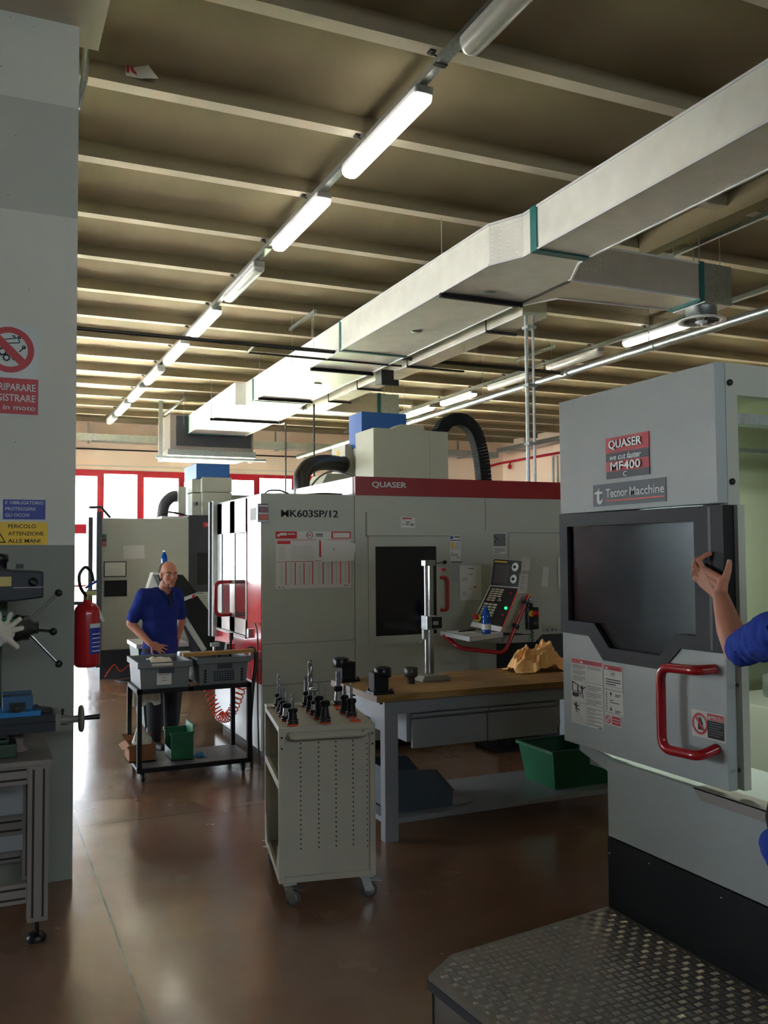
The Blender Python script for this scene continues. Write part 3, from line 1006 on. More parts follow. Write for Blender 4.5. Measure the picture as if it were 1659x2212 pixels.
Ym = 7.579
mk = thing('milling_machine', 'large grey milling machine with a red roof band and MK603SP/12 lettering', 'milling machine', (4.0, 8.8, 0))
MB().box(2.238, Ym, 0.08, 3.117, 9.28, 2.33).build('front_cabinet', M_mach, mk, bevel=0.006)
MB().box(3.121, Ym + 0.002, 0.08, 6.3, 10.6, 2.33).build('main_cabinet', M_mach, mk)
MB().box(3.0, Ym + 0.08, 0.0, 6.2, 10.5, 0.09).box(2.3, Ym + 0.08, 0.0, 3.0, 9.2, 0.09).build('plinth', M_blackm, mk)
MB().box(3.125, Ym - 0.004, 2.33, 6.3, Ym + 0.05, 2.503).build('roof_band', M_mred, mk)
MB().box(3.12, Ym + 0.05, 2.33, 6.28, 9.26, 2.50).build('roof_cover', M_machw, mk)
MB().text('QUASER', (3.292, Ym - 0.006, 2.397), X_, Z_, 0.352, 0.062, bold=0.03, depth=0.002).build('lettering', M_signw, mk)
MB().text('MK603SP/12', (2.414, Ym - 0.003, 2.122), X_, Z_, 0.54, 0.064, bold=0.03, depth=0.001).build('lettering', M_ink, mk)
seams = MB()
for a in ((2.238, 1.006, 3.117, 1.009), (2.238, 0.646, 3.117, 0.65), (4.503, 2.0, 4.506, 2.33), (4.765, 1.985, 6.3, 1.989), (4.765, 0.4, 4.768, 1.986), (4.06, 0.95, 4.064, 1.95)):
    seams.box(a[0], Ym - 0.0015, a[1], a[2], Ym + 0.001, a[3])
seams.build('panel_seam', M_blackm, mk)
# sliding front door below its header
MB().box(3.228, Ym - 0.035, 1.955, 4.10, Ym, 2.175).build('door_header', M_mach, mk, bevel=0.004)
dr = MB().ring([(3.25, 0.95), (4.058, 0.95), (4.058, 1.953), (3.25, 1.953)], [(3.318, 1.03), (3.952, 1.03), (3.952, 1.856), (3.318, 1.856)], Ym - 0.014, Ym - 0.001, 'xz').build('front_door', M_mach, mk)
MB().box(3.318, Ym - 0.006, 1.03, 3.952, Ym - 0.003, 1.856).build('window', M_dwin, dr)
MB().tube(round_path([(3.99, Ym - 0.01, 1.56), (4.05, Ym - 0.05, 1.56), (4.05, Ym - 0.05, 1.25), (3.99, Ym - 0.01, 1.25)], 0.035), 0.016, 10).build('handle', M_hred, dr)
MB().bar((3.90, Ym - 0.02, 1.69), (4.03, Ym - 0.03, 1.705), 0.012, 0.008).ball((4.035, Ym - 0.03, 1.705), 0.018).build('latch', M_black, dr)
d = MB()
o_ = (3.962, Ym - 0.0155, 1.61)
d.rect(o_, X_, Z_, 0, 0, 0.092, 0.045, 0)
o2 = (3.962, Ym - 0.0165, 1.61)
d.disc(o2, X_, Z_, 0.022, 0.022, 0.017, 0.012, mi=1).rect(o2, X_, Z_, 0.046, 0.006, 0.088, 0.039, 1)
d.build('warning_sticker', [M_signw, M_signr], dr, recalc=False)
d = MB()
o_ = (3.569, Ym - 0.0365, 2.03)
d.rect(o_, X_, Z_, 0, 0, 0.148, 0.10, 0)
o_ = (3.569, Ym - 0.0375, 2.03)
d.rect(o_, X_, Z_, 0.015, 0.082, 0.115, 0.094, 1).rect(o_, X_, Z_, 0.055, 0.05, 0.095, 0.058, 2).rect(o_, X_, Z_, 0.015, 0.03, 0.035, 0.036, 2).rect(o_, X_, Z_, 0.05, 0.028, 0.085, 0.036, 2).rect(o_, X_, Z_, 0.1, 0.02, 0.135, 0.04, 3)
d.build('header_label', [M_paper, M_pred, M_ink, M_inkg], mk, recalc=False)
# corner signal lamp
s = MB().box(2.195, Ym - 0.03, 2.075, 2.29, Ym + 0.03, 2.235).build('signal_lamp', M_dsteel, mk)
MB().box(2.205, Ym - 0.036, 2.158, 2.285, Ym + 0.02, 2.208).build('red_lens', mat('lens_maroon', '6d1424', rough=0.25), s)
MB().box(2.205, Ym - 0.036, 2.092, 2.285, Ym + 0.02, 2.142).build('orange_lens', mat('lens_orange', 'b5451f', rough=0.25), s)
MB().box(2.203, Ym - 0.038, 2.145, 2.287, Ym + 0.02, 2.155).box(2.203, Ym - 0.038, 2.21, 2.287, Ym + 0.02, 2.222).box(2.203, Ym - 0.038, 2.078, 2.287, Ym + 0.02, 2.088).build('lens_band', M_white, s)
# left flank with the service door
xs = 2.232
MB().box(xs, Ym + 0.004, 0.66, xs + 0.01, 8.035, 2.325).box(xs, 8.035, 0.66, xs + 0.01, 9.27, 1.02).build('side_panel', M_sidered, mk)
MB().box(xs, Ym + 0.01, 0.1, xs + 0.008, 9.26, 0.655).build('lower_side_panel', M_machw, mk)
sd = MB()
sd.box(xs - 0.006, 8.04, 1.05, xs + 0.008, 8.065, 2.31).box(xs - 0.006, 8.455, 1.05, xs + 0.008, 8.64, 2.31).box(xs - 0.006, 8.965, 1.05, xs + 0.008, 9.15, 2.31)
sd.box(xs - 0.006, 8.04, 2.0, xs + 0.008, 9.15, 2.31).box(xs - 0.006, 8.04, 1.05, xs + 0.008, 9.15, 1.19)
sdo = sd.build('side_door', M_machw, mk)
for a, b_ in ((8.065, 8.455), (8.64, 8.965)):
    MB().box(xs, a, 1.19, xs + 0.004, b_, 2.0).build('window', mat('side_glass', '3a4040', rough=0.06, spec=0.6), sdo)
MB().tube(round_path([(xs, 8.59, 1.525), (2.065, 8.55, 1.525), (2.065, 8.55, 1.21), (xs, 8.59, 1.21)], 0.06, 6), 0.019, 12).build('handle', M_hred, sdo)
MB().box(xs - 0.02, 8.03, 1.02, xs + 0.01, 9.16, 1.045).build('sill', M_alu, mk)
MB().box(xs - 0.05, 9.15, 0.95, xs + 0.03, 9.21, 2.345).build('post', M_machw, mk)
MB().box(xs - 0.07, 9.215, 0.95, xs + 0.03, 9.28, 2.34).build('post', M_char, mk)
d = MB()
o_ = (xs - 0.002, 7.92, 2.10)
d.rect(o_, NY_, Z_, 0, 0, 0.21, 0.11, 0)
d.build('rating_plate', [M_paperg], mk, recalc=False)
MB().box(xs - 0.04, 8.62, 0.80, xs, 8.80, 0.92).build('junction_box', M_dsteel, mk)
MB().box(xs - 0.05, 7.75, 0.86, xs, 7.80, 0.93).box(xs - 0.03, 7.88, 1.04, xs, 7.94, 1.12).build('air_valve', M_galv, mk)
# superstructure
MB().box(3.80, 8.70, 2.45, 4.475, 9.205, 3.135).box(4.477, 8.705, 2.45, 4.708, 9.205, 3.133).build('spindle_head_cover', M_cream, mk, bevel=0.006)
MB().hexa([(4.05, 8.85, 3.135), (4.5, 8.85, 3.135), (4.5, 9.15, 3.135), (4.05, 9.15, 3.135)], [(4.22, 8.9, 3.22), (4.5, 8.9, 3.22), (4.5, 9.1, 3.22), (4.22, 9.1, 3.22)]).build('head_cap', M_cream, mk)
MB().box(4.045, 9.6, 3.05, 4.63, 10.0, 3.456).build('motor_box', M_blue, mk, bevel=0.004)
MB().box(4.06, 9.62, 2.5, 4.6, 9.98, 3.05).build('column_cover', M_cream, mk)
MB().box(3.955, 9.9, 2.5, 4.35, 10.35, 3.095).build('extractor_box', M_cream, mk, bevel=0.004)
MB().rect((3.953, 10.18, 2.98), NY_, Z_, 0, 0, 0.1, 0.07).build('warning_sticker', mat('faded_yellow', 'c9a64a', rough=0.7), mk, recalc=False)
MB().hexa([(3.55, 9.75, 2.5), (3.98, 9.75, 2.5), (3.98, 10.3, 2.5), (3.55, 10.3, 2.5)], [(3.68, 9.78, 2.73), (3.98, 9.78, 2.73), (3.98, 10.3, 2.73), (3.68, 10.3, 2.73)]).build('hood', M_cream, mk)
MB().box(3.121, 9.26, 2.33, 6.28, 10.6, 2.5).build('rear_roof', M_mach, mk)
hs = smooth_path([(3.95, 9.92, 2.855), (3.75, 9.8, 2.86), (3.53, 9.62, 2.835), (3.34, 9.45, 2.775), (3.225, 9.35, 2.67), (3.20, 9.3, 2.55), (3.20, 9.3, 2.40)], 8)
mh = MB().tube(hs, [0.088 + 0.004 * (i % 2) for i in range(len(hs))], 18)
mh.build('extractor_hose', M_black, mk)
MB().lathe((3.94, 9.915, 2.855), [(0.085, 0), (0.1, 0.0), (0.1, 0.02), (0.085, 0.02)], 20, (-1, -0.55, 0.02)).build('hose_clamp', M_dsteel, mk)
MB().tube(smooth_path([(3.16, 8.9, 2.5), (3.20, 8.7, 2.60), (3.28, 8.5, 2.64), (3.34, 8.3, 2.58), (3.36, 8.0, 2.505)], 6), 0.011, 6).tube(smooth_path([(2.45, 8.0, 2.34), (2.75, 7.95, 2.345), (2.95, 7.95, 2.36), (3.08, 7.8, 2.345)], 6), 0.011, 6).tube(smooth_path([(2.35, 7.9, 2.335), (2.42, 7.95, 2.38), (2.55, 8.0, 2.385), (2.65, 8.0, 2.34)], 6), 0.008, 6).build('roof_cable', M_black, mk)
# cable chain arching over the roof
cp = smooth_path([(4.74, 9.0, 2.95), (4.745, 9.0, 3.12), (4.80, 9.0, 3.24), (4.90, 9.0, 3.31), (5.0, 9.0, 3.325), (5.10, 9.0, 3.30), (5.20, 9.0, 3.21), (5.26, 9.0, 3.07), (5.30, 9.0, 2.9), (5.325, 9.0, 2.7), (5.34, 9.0, 2.45)], 5)
ch = MB()
for i in range(len(cp) - 1):
    dv = (cp[i + 1] - cp[i]) * 0.92
    ch.bar(cp[i], cp[i] + dv, 0.14, 0.135, up=(0, 1, 0))
ch.build('cable_chain', M_blackm, mk)

# papers on the machine front
def tool_chart(d, o, U, V, w, h):
    R_ = lambda a0, b0, a1, b1, m: d.rect(o, U, V, w * a0, h * b0, w * a1, h * b1, m)
    R_(0.0, 0.875, 0.275, 1.0, 0)
    R_(0.735, 0.875, 1.0, 1.0, 0)
    o2 = o + U.cross(V) * 0.0008
    d.rect(o2, U, V, w * 0.755, h * 0.89, w * 0.985, h * 0.98, 2)
    d.rect(o2, U, V, w * 0.02, h * 0.91, w * 0.05, h * 0.95, 2).rect(o2, U, V, w * 0.05, h * 0.93, w * 0.14, h * 0.975, 2).rect(o2, U, V, w * 0.15, h * 0.945, w * 0.25, h * 0.965, 2)
    d.disc(o, U, V, w * 0.445, h * 0.937, h * 0.062, h * 0.054, mi=1)
    d.text('DC', o + U * (w * 0.405) + V * (h * 0.912), U, V, w * 0.08, h * 0.05, bold=0.03, shear=0.2, mi=0)
    R_(0.525, 0.945, 0.62, 0.962, 1); R_(0.525, 0.915, 0.62, 0.93, 1)
    R_(0.015, 0.848, 0.535, 0.856, 0); R_(0.56, 0.848, 0.985, 0.856, 0)
    R_(0.02, 0.78, 0.19, 0.835, 0)
    R_(0.57, 0.545, 0.6, 0.835, 0)
    R_(0.015, 0.468, 0.5, 0.476, 0); R_(0.52, 0.475, 0.985, 0.483, 0)
    for x in (0.125, 0.245, 0.36, 0.475, 0.615, 0.735, 0.85, 0.965):
        R_(x, 0.065, x + 0.012, 0.46, 0)
    rnd = random.Random(3)
    for x in (0.06, 0.18, 0.3, 0.42, 0.55, 0.68, 0.79, 0.91):
        for k in range(14):
            y = 0.09 + k * 0.026
            R_(x, y, x + 0.02 + 0.02 * rnd.random(), y + 0.004, 3)
    for k in range(9):
        R_(0.03, 0.52 + 0.026 * k, 0.12, 0.524 + 0.026 * k, 3)
        R_(0.2, 0.52 + 0.026 * k, 0.5, 0.523 + 0.026 * k, 3)
    R_(0.03, 0.02, 0.06, 0.032, 0); R_(0.08, 0.018, 0.11, 0.028, 1)
    R_(0.9, 0.03, 0.93, 0.042, 0); R_(0.94, 0.03, 0.965, 0.04, 1)
    return [M_pred, M_ink, M_paper, M_inkg]
sheet('tool_chart', 'white and red printed tool chart hung on the grey machine front', 'poster', (2.363, Ym - 0.003, 1.488), X_, Z_, 0.714, 0.505, detail=tool_chart)
t = thing('loose_sheet', 'blank pale sheet taped over the red and white tool chart', 'paper', (2.79, Ym - 0.02, 1.72))
MB().add([(2.787, Ym - 0.010, 1.719), (3.102, Ym - 0.022, 1.728), (3.116, Ym - 0.03, 1.885), (2.785, Ym - 0.009, 1.925)], [(0, 1, 2, 3)]).build('sheet', M_paper, t)
MB().rect((2.90, Ym - 0.0175, 1.83), X_, Z_, 0, 0, 0.02, 0.008).build('print', M_ink, t, recalc=False)
def p_vert(d, o, U, V, w, h):
    d.rect(o, U, V, 0.005, h * 0.88, 0.035, h * 0.98, 0).rect(o, U, V, 0.045, h * 0.93, w * 0.95, h * 0.97, 1)
    d.rect(o, U, V, 0, h * 0.8, w, h * 0.835, 0).rect(o, U, V, 0.012, h * 0.47, 0.042, h * 0.75, 2)
    for k in range(7):
        d.rect(o, U, V, 0.055, h * (0.48 + 0.04 * k), w * 0.92, h * (0.49 + 0.04 * k), 3)
    d.rect(o, U, V, 0.01, h * 0.33, 0.03, h * 0.35, 1)
    for k in range(5):
        d.rect(o, U, V, 0.012 + 0.016 * k, h * 0.2, 0.022 + 0.016 * k, h * 0.27, 3)
    d.rect(o, U, V, w * 0.5, h * 0.12, w * 0.9, h * 0.14, 1)
    return [M_pblue, M_ink, M_pyel, M_inkg]
sheet('notice_sheet', 'narrow notice with blue and yellow blocks beside the machine door', 'paper', (4.105, Ym - 0.003, 1.715), X_, Z_, 0.118, 0.242, detail=p_vert)
sheet('typed_sheet', 'grey typed sheet partly behind another under the yellow block notice', 'paper', (4.103, Ym - 0.003, 1.50), X_, Z_, 0.255, 0.215, M_paperg, detail=lines_print(12, 0.06, 0.75, 0.05, 0.95, 4, M_ink))
def p_form(d, o, U, V, w, h):
    d.rect(o, U, V, w * 0.4, h * 0.9, w * 0.65, h * 0.92, 0).rect(o, U, V, w * 0.45, h * 0.74, w * 0.6, h * 0.755, 0)
    for k in range(4):
        d.rect(o, U, V, w * 0.1, h * (0.55 + 0.03 * k), w * 0.35, h * (0.558 + 0.03 * k), 1)
        d.rect(o, U, V, w * 0.1, h * (0.14 + 0.03 * k), w * 0.3, h * (0.148 + 0.03 * k), 1)
    d.rect(o, U, V, w * 0.5, h * 0.385, w * 0.9, h * 0.392, 2).rect(o, U, V, w * 0.64, h * 0.36, w * 0.76, h * 0.385, 2)
    d.rect(o, U, V, w * 0.62, h * 0.05, w * 0.625, h * 0.36, 1).rect(o, U, V, w * 0.4, h * 0.32, w * 0.5, h * 0.335, 0)
    return [M_ink, M_inkg, M_pred]
sheet('form_sheet', 'white form with a short red line in a plastic sleeve beside the machine door', 'paper', (4.206, Ym - 0.006, 1.335), X_, Z_, 0.24, 0.335, detail=p_form)
def p_map(d, o, U, V, w, h):
    d.rect(o, U, V, w * 0.04, h * 0.36, w * 0.96, h * 0.97, 1)
    o2 = o + U.cross(V) * 0.0008
    d.patch(o2, U, V, [(w * 0.05, h * 0.86), (w * 0.08, h * 0.9), (w * 0.42, h * 0.66), (w * 0.4, h * 0.63)], 0)
    d.rect(o2, U, V, w * 0.12, h * 0.54, w * 0.22, h * 0.6, 0).rect(o2, U, V, w * 0.82, h * 0.68, w * 0.9, h * 0.73, 0)
    for k in range(4):
        d.rect(o, U, V, w * 0.08, h * (0.05 + 0.065 * k), w * (0.5 if k == 0 else 0.92), h * (0.07 + 0.065 * k), 0)
    return [M_ink, M_inkg]
sheet('plan_sheet', 'small sheet with a grey plan drawing high on the machine front', 'paper', (4.584, Ym - 0.003, 1.78), X_, Z_, 0.152, 0.205, detail=p_map)
sheet('folder_sheet', 'grey plastic folder fixed to the electrical cabinet of the machine', 'folder', (5.04, Ym - 0.004, 1.44), (1, 0, -0.05), (0.05, 0, 1), 0.15, 0.25, M_mach)
sheet('folder_paper', 'white page sticking out of the grey plastic folder', 'paper', (5.14, Ym - 0.008, 1.445), X_, (0.12, 0, 1), 0.075, 0.20)
sheet('pinned_page', 'narrow white page hung near the warning covered machine door', 'paper', (5.345, Ym - 0.01, 1.43), X_, Z_, 0.12, 0.30, curl=0.02)

# ---------------------------------------------------------------- control console
cc = thing('control_console', 'tilted control console with keypad and red grab bar beside the machine', 'control console', (4.4, 7.1, 0))
Pn = [(4.283, 1.074), (4.481, 1.468), (4.525, 1.717), (4.72, 1.70), (4.72, 1.03)]
Pf = [(4.162, 1.108), (4.378, 1.482), (4.421, 1.738), (4.62, 1.72), (4.62, 1.06)]
yn, yf = 6.95, 7.30
b = MB()
vs = [(x, yn, z) for x, z in Pn] + [(x, yf, z) for x, z in Pf]
b.add(vs, [(0, 1, 2, 3, 4), (9, 8, 7, 6, 5)] + [(i, i + 5, (i + 1) % 5 + 5, (i + 1) % 5) for i in range(5)])
b.build('housing', M_mach, cc)
def face_map(i):
    n0, n1 = Vector((Pn[i][0], yn, Pn[i][1])), Vector((Pn[i + 1][0], yn, Pn[i + 1][1]))
    f0, f1 = Vector((Pf[i][0], yf, Pf[i][1])), Vector((Pf[i + 1][0], yf, Pf[i + 1][1]))
    N = (n0 - f0).cross(f1 - f0).normalized()
    if N.x > 0:
        N = -N
    def P(a, b_, h=0.0):
        return f0.lerp(n0, a).lerp(f1.lerp(n1, a), b_) + N * h
    return P
def slab_on(b, P, a0, b0, a1, b1, h0, h1, mi=0):
    q = [(a0, b0), (a1, b0), (a1, b1), (a0, b1)]
    b.hexa([P(*p, h0) for p in q], [P(*p, h1) for p in q], mi)
lo_, up_ = face_map(0), face_map(1)
b = MB(); slab_on(b, lo_, 0.06, 0.12, 0.96, 0.98, 0, 0.006); b.build('keypad_panel', M_black, cc)
b = MB(); slab_on(b, up_, 0.03, 0.02, 0.97, 0.98, 0, 0.006); sc_ = b.build('display_panel', M_black, cc)
b = MB(); slab_on(b, up_, 0.12, 0.12, 0.62, 0.80, 0.006, 0.008); b.build('screen', M_screen, sc_)
b = MB(); slab_on(b, up_, 0.08, 0.87, 0.5, 0.92, 0.006, 0.008); b.build('maker_plate', M_pyel, sc_)
kb = MB()
for r in range(6):
    for c in range(3):
        if r >= 4 and c == 2:
            continue
        slab_on(kb, lo_, 0.14 + c * 0.145, 0.90 - r * 0.052, 0.26 + c * 0.145, 0.93 - r * 0.052, 0.006, 0.011)
for r in range(5):
    for c in range(3):
        slab_on(kb, lo_, 0.12 + c * 0.15, 0.54 - r * 0.062, 0.245 + c * 0.15, 0.58 - r * 0.062, 0.006, 0.011)
for k in range(3):
    slab_on(kb, lo_, 0.49 + 0.04 * k, 0.655 + 0.035 * (k % 2), 0.53 + 0.04 * k, 0.685 + 0.035 * (k % 2), 0.006, 0.011)
kb.build('key', M_key, cc)
for a, bb in ((0.80, 0.74), (0.80, 0.30)):
    c = up_(a, bb, 0.007)
    N = (up_(a, bb, 1) - up_(a, bb, 0))
    g = MB().lathe(c, [(0.04, 0), (0.042, 0.006), (0.03, 0.01), (0.0, 0.01)], 24, N).build('override_dial', M_signw, cc)
    MB().lathe(c + N * 0.01, [(0.014, 0), (0.012, 0.012), (0.0, 0.012)], 16, N).build('knob', M_black, g)
Nl = lo_(0.5, 0.5, 1) - lo_(0.5, 0.5, 0)
MB().lathe(lo_(0.86, 0.52, 0.006), [(0.013, 0), (0.013, 0.01), (0.0, 0.014)], 14, Nl).build('start_button', M_led, cc)
MB().lathe(lo_(0.82, 0.86, 0.006), [(0.01, 0), (0.01, 0.01), (0.0, 0.012)], 14, Nl).lathe(lo_(0.86, 0.36, 0.006), [(0.011, 0), (0.011, 0.01), (0.0, 0.012)], 14, Nl).build('red_button', M_ledr, cc)
g = MB().lathe(lo_(0.14, 0.2, 0.006), [(0.036, 0), (0.036, 0.004), (0.022, 0.004)], 22, Nl).build('stop_ring', mat('stop_yellow', 'e6e23a', rough=0.4), cc)
MB().lathe(lo_(0.14, 0.2, 0.006), [(0.014, 0), (0.014, 0.03), (0.026, 0.032), (0.026, 0.05), (0.0, 0.056)], 18, Nl).build('stop_button', M_ledr, g)
b = MB(); slab_on(b, lo_, 0.97, 0.0, 1.0, 0.93, 0.0, 0.004); b.build('red_edge', M_orange, cc)
b = MB(); slab_on(b, lo_, 0.0, 0.0, 1.0, 0.11, 0.0, 0.004); b.build('lower_trim', M_white, cc)
MB().hexa([(3.86, 7.33, 1.035), (3.81, 6.70, 1.035), (4.29, 6.93, 1.035), (4.17, 7.32, 1.035)], [(3.86, 7.33, 1.075), (3.81, 6.70, 1.075), (4.29, 6.93, 1.075), (4.17, 7.32, 1.075)]).build('tray', M_machw, cc)
MB().hexa([(4.30, 6.98, 0.97), (4.66, 6.97, 0.97), (4.6, 7.3, 0.97), (4.2, 7.3, 0.97)], [(4.22, 6.955, 1.04), (4.72, 6.95, 1.04), (4.62, 7.3, 1.06), (4.16, 7.3, 1.06)]).build('underside', M_mach, cc)
gb = MB().tube(round_path([(4.53, 6.88, 1.40), (4.255, 6.86, 0.895), (3.90, 7.05, 0.945), (3.86, 7.25, 1.04)], 0.06, 6), 0.019, 12).build('grab_bar', M_hred, cc)
for p, q in (((4.503, 6.88, 1.35), (4.487, 6.88, 1.32)), ((4.39, 6.87, 1.145), (4.374, 6.87, 1.115))):
    MB().cyl(p, q, 0.034, n=16).build('clamp', M_black, gb)
    MB().cyl(p, (p[0] + 0.06, 6.96, p[2]), 0.012, n=8).build('stay', M_black, gb)
MB().box(4.38, 7.06, 0.0, 4.44, 7.2, 0.98).box(4.2, 6.95, 0, 4.62, 7.3, 0.03).build('pedestal', M_blackm, cc)
# papers taped to the console, its handwheel pendant, and what stands on the tray
sheet('memo_sheet', 'upper white memo taped to the side of the console screen', 'paper', (4.50, 6.945, 1.625), X_, (0.08, 0, 1), 0.085, 0.12, detail=lines_print(5, 0.15, 0.8, 0.2, 0.9, 8), curl=0.012)
sheet('memo_strip', 'longer white memo below another on the console edge', 'paper', (4.46, 6.945, 1.42), X_, (0.12, 0, 1), 0.09, 0.18, detail=lines_print(7, 0.15, 0.8, 0.1, 0.9, 9), curl=0.01)
pd = thing('handwheel_pendant', 'black handwheel pendant with a red stop button hung on the console', 'pendant', (4.59, 6.92, 1.2))
MB().box(4.54, 6.90, 1.09, 4.655, 6.945, 1.29).box(4.555, 6.91, 1.29, 4.60, 6.94, 1.33).build('case', M_black, pd, bevel=0.008)
MB().lathe((4.605, 6.90, 1.235), [(0.015, 0), (0.015, 0.012), (0.028, 0.014), (0.026, 0.035), (0, 0.04)], 18, NY_).build('stop_button', M_ledr, pd)
MB().lathe((4.575, 6.90, 1.235), [(0.03, 0), (0.03, 0.004), (0.0, 0.004)], 18, NY_).build('stop_plate', M_pyel, pd)
MB().lathe((4.61, 6.90, 1.14), [(0.035, 0), (0.034, 0.012), (0.0, 0.013)], 22, NY_).build('handwheel', M_dsteel, pd)
cl = []
for i in range(90):
    a = i * 0.75
    cl.append((4.6 + 0.012 * math.cos(a), 6.93 + 0.012 * math.sin(a), 1.09 - i * 0.004))
MB().tube(cl, 0.0045, 5).build('coiled_cord', M_black, pd)
MB().box(4.548, 6.94, 1.375, 4.61, 6.949, 1.41).build('hook_plate', M_pyel, pd)
MB().tube([(4.58, 6.935, 1.39), (4.58, 6.92, 1.36), (4.585, 6.925, 1.32)], 0.008, 8).build('hook', M_chrome, pd)
def bottle(name, label, p, h, r, dy=0):
    t = thing(name, label, 'bottle', p)
    pr = [(0, 0), (0.9, 0), (1, 0.02), (1, 0.1), (0.95, 0.12), (1, 0.14), (1, 0.36), (0.96, 0.38), (1, 0.41), (0.93, 0.46), (1, 0.52), (0.98, 0.6), (0.8, 0.74), (0.45, 0.87), (0.32, 0.91), (0.32, 0.94)]
    MB().lathe(p, [(a * r, b * h) for a, b in pr], 20).build('body', M_bottle, t)
    MB().lathe(p, [(r * 1.01, 0.15 * h), (r * 1.01, 0.35 * h)], 20).build('label_band', M_signw, t)
    MB().lathe(p, [(0.36 * r, 0.93 * h), (0.36 * r, h), (0, h)], 16).build('cap', M_white if dy else M_blue, t)
    return t
bottle('water_bottle', 'blue plastic water bottle standing on the console tray', (4.095, 6.9, 1.075), 0.25, 0.043)
t = thing('tray_papers', 'white papers lying on the console tray', 'paper', (3.95, 7.05, 1.076))
MB().hexa([(3.88, 7.24, 1.0755), (3.90, 6.96, 1.0755), (4.08, 7.0, 1.0755), (4.06, 7.26, 1.0755)], [(3.88, 7.24, 1.079), (3.90, 6.96, 1.079), (4.08, 7.0, 1.079), (4.06, 7.26, 1.079)]).build('sheet', M_paper, t)
o = MB().bar((3.93, 7.1, 1.085), (4.1, 7.17, 1.087), 0.012, 0.012).bar((4.05, 7.15, 1.088), (4.14, 7.185, 1.089), 0.024, 0.02).build('tray_brush', M_black)
tag(o, 'black handled brush lying across the papers on the console tray', 'brush')
t = thing('machine_side_cabinet', 'dark grey cabinet with small fittings standing beyond the console', 'cabinet', (4.95, 7.25, 0))
MB().box(4.72, 7.02, 0.0, 5.5, 7.52, 1.03).build('body', M_char, t)
MB().box(4.70, 7.0, 1.03, 5.52, 7.54, 1.055).build('top', M_mach, t)
for k in range(4):
    MB().cyl((4.86 + 0.05 * k, 7.05, 1.055), (4.86 + 0.05 * k, 7.05, 1.075), 0.014).build('fitting', M_galv, t)

# ---------------------------------------------------------------- machining centre with the open sliding door
XB, XD = 2.571, 2.531
mc = thing('machining_centre', 'tall grey machining centre with its windowed sliding door open', 'machining centre', (3.3, 2.0, 0))
# enclosure shell
MB().box(XD, 2.55, 1.977, XD + 0.05, 3.557, 2.516).build('upper_panel', M_mach2, mc, bevel=0.004)
MB().box(XD + 0.05, 2.55, 1.90, 2.64, 2.59, 2.516).build('jamb', M_mach, mc)
hd_ = MB().box(2.64, 2.55, 2.395, 4.35, 2.60, 2.516).build('front_header', M_mach, mc)
sh = MB()
sh.box(2.58, 3.50, 0.90, 4.4, 3.557, 2.516).box(4.33, -0.6, 0.3, 4.4, 3.5, 2.516).box(2.58, 2.60, 2.47, 4.33, 3.5, 2.516)
sh.box(2.60, -0.6, 2.35, 4.33, -0.55, 2.516)
sh.build('enclosure', mat('enclosure_olive', '9aa085', rough=0.45), mc)
MB().box(2.62, 2.62, 0.80, 4.3, 3.48, 0.845).box(2.95, 3.40, 1.36, 4.3, 3.5, 1.385).build('inner_tray', M_cast, mc)
MB().hexa([(3.0, 2.7, 0.845), (4.2, 2.7, 0.845), (4.2, 3.4, 0.845), (3.0, 3.4, 0.845)], [(3.2, 2.85, 1.1), (4.1, 2.85, 1.1), (4.1, 3.35, 1.1), (3.2, 3.35, 1.1)]).build('worktable', M_cast, mc, bevel=0.01)
MB().lathe((3.62, 3.05, 1.1), [(0.24, 0), (0.24, 0.09), (0.21, 0.1), (0, 0.1)], 32).build('rotary_table', M_galv, mc)
MB().box(2.62, 2.62, 2.30, 4.3, 2.70, 2.34).box(2.62, 3.2, 2.27, 4.3, 3.24, 2.29).build('inner_rail', M_galv, mc)
lm = MB().box(2.89, 2.94, 2.30, 2.98, 3.46, 2.36).build('work_lamp', M_alu, mc)
MB().box(2.90, 2.96, 2.292, 2.97, 3.44, 2.301).build('lamp_tube', mat('led_strip', 'ffffff', emit=(0.93, 1.0, 0.86), es=170.0), lm)
# base
MB().box(XB, -1.5, 0.528, 4.2, 3.291, 0.868).build('base_body', M_mach2, mc, bevel=0.004)
MB().box(XB - 0.002, -1.5, 0.0, 4.2, 3.293, 0.525).build('base_skirt', M_blackm, mc)
sk = MB()
for y, z in ((3.28, 0.455), (3.02, 0.49), (2.62, 0.485), (2.2, 0.49)):
    sk.lathe((XB - 0.002, y, z), [(0.006, 0), (0.006, 0.003), (0, 0.004)], 10, NX_)
sk.build('screw', M_steel, mc)
MB().prism([(3.29, 0.868), (3.52, 0.90), (3.52, 0.86), (3.29, 0.80)], XB + 0.02, 4.2, 'yz').build('chassis_corner', M_mach2, mc)
MB().box(3.2, 3.30, 0.0, 4.2, 3.5, 0.80).build('rear_foot', M_blackm, mc)
MB().prism([(2.74, 0.868), (2.70, 0.83), (-1.5, 0.83), (-1.5, 0.873), (2.74, 0.873)], XB - 0.016, XB - 0.001, 'yz').box(XB - 0.016, -1.5, 0.868, 2.65, 2.74, 0.874).build('sill_strip', M_alu, mc)
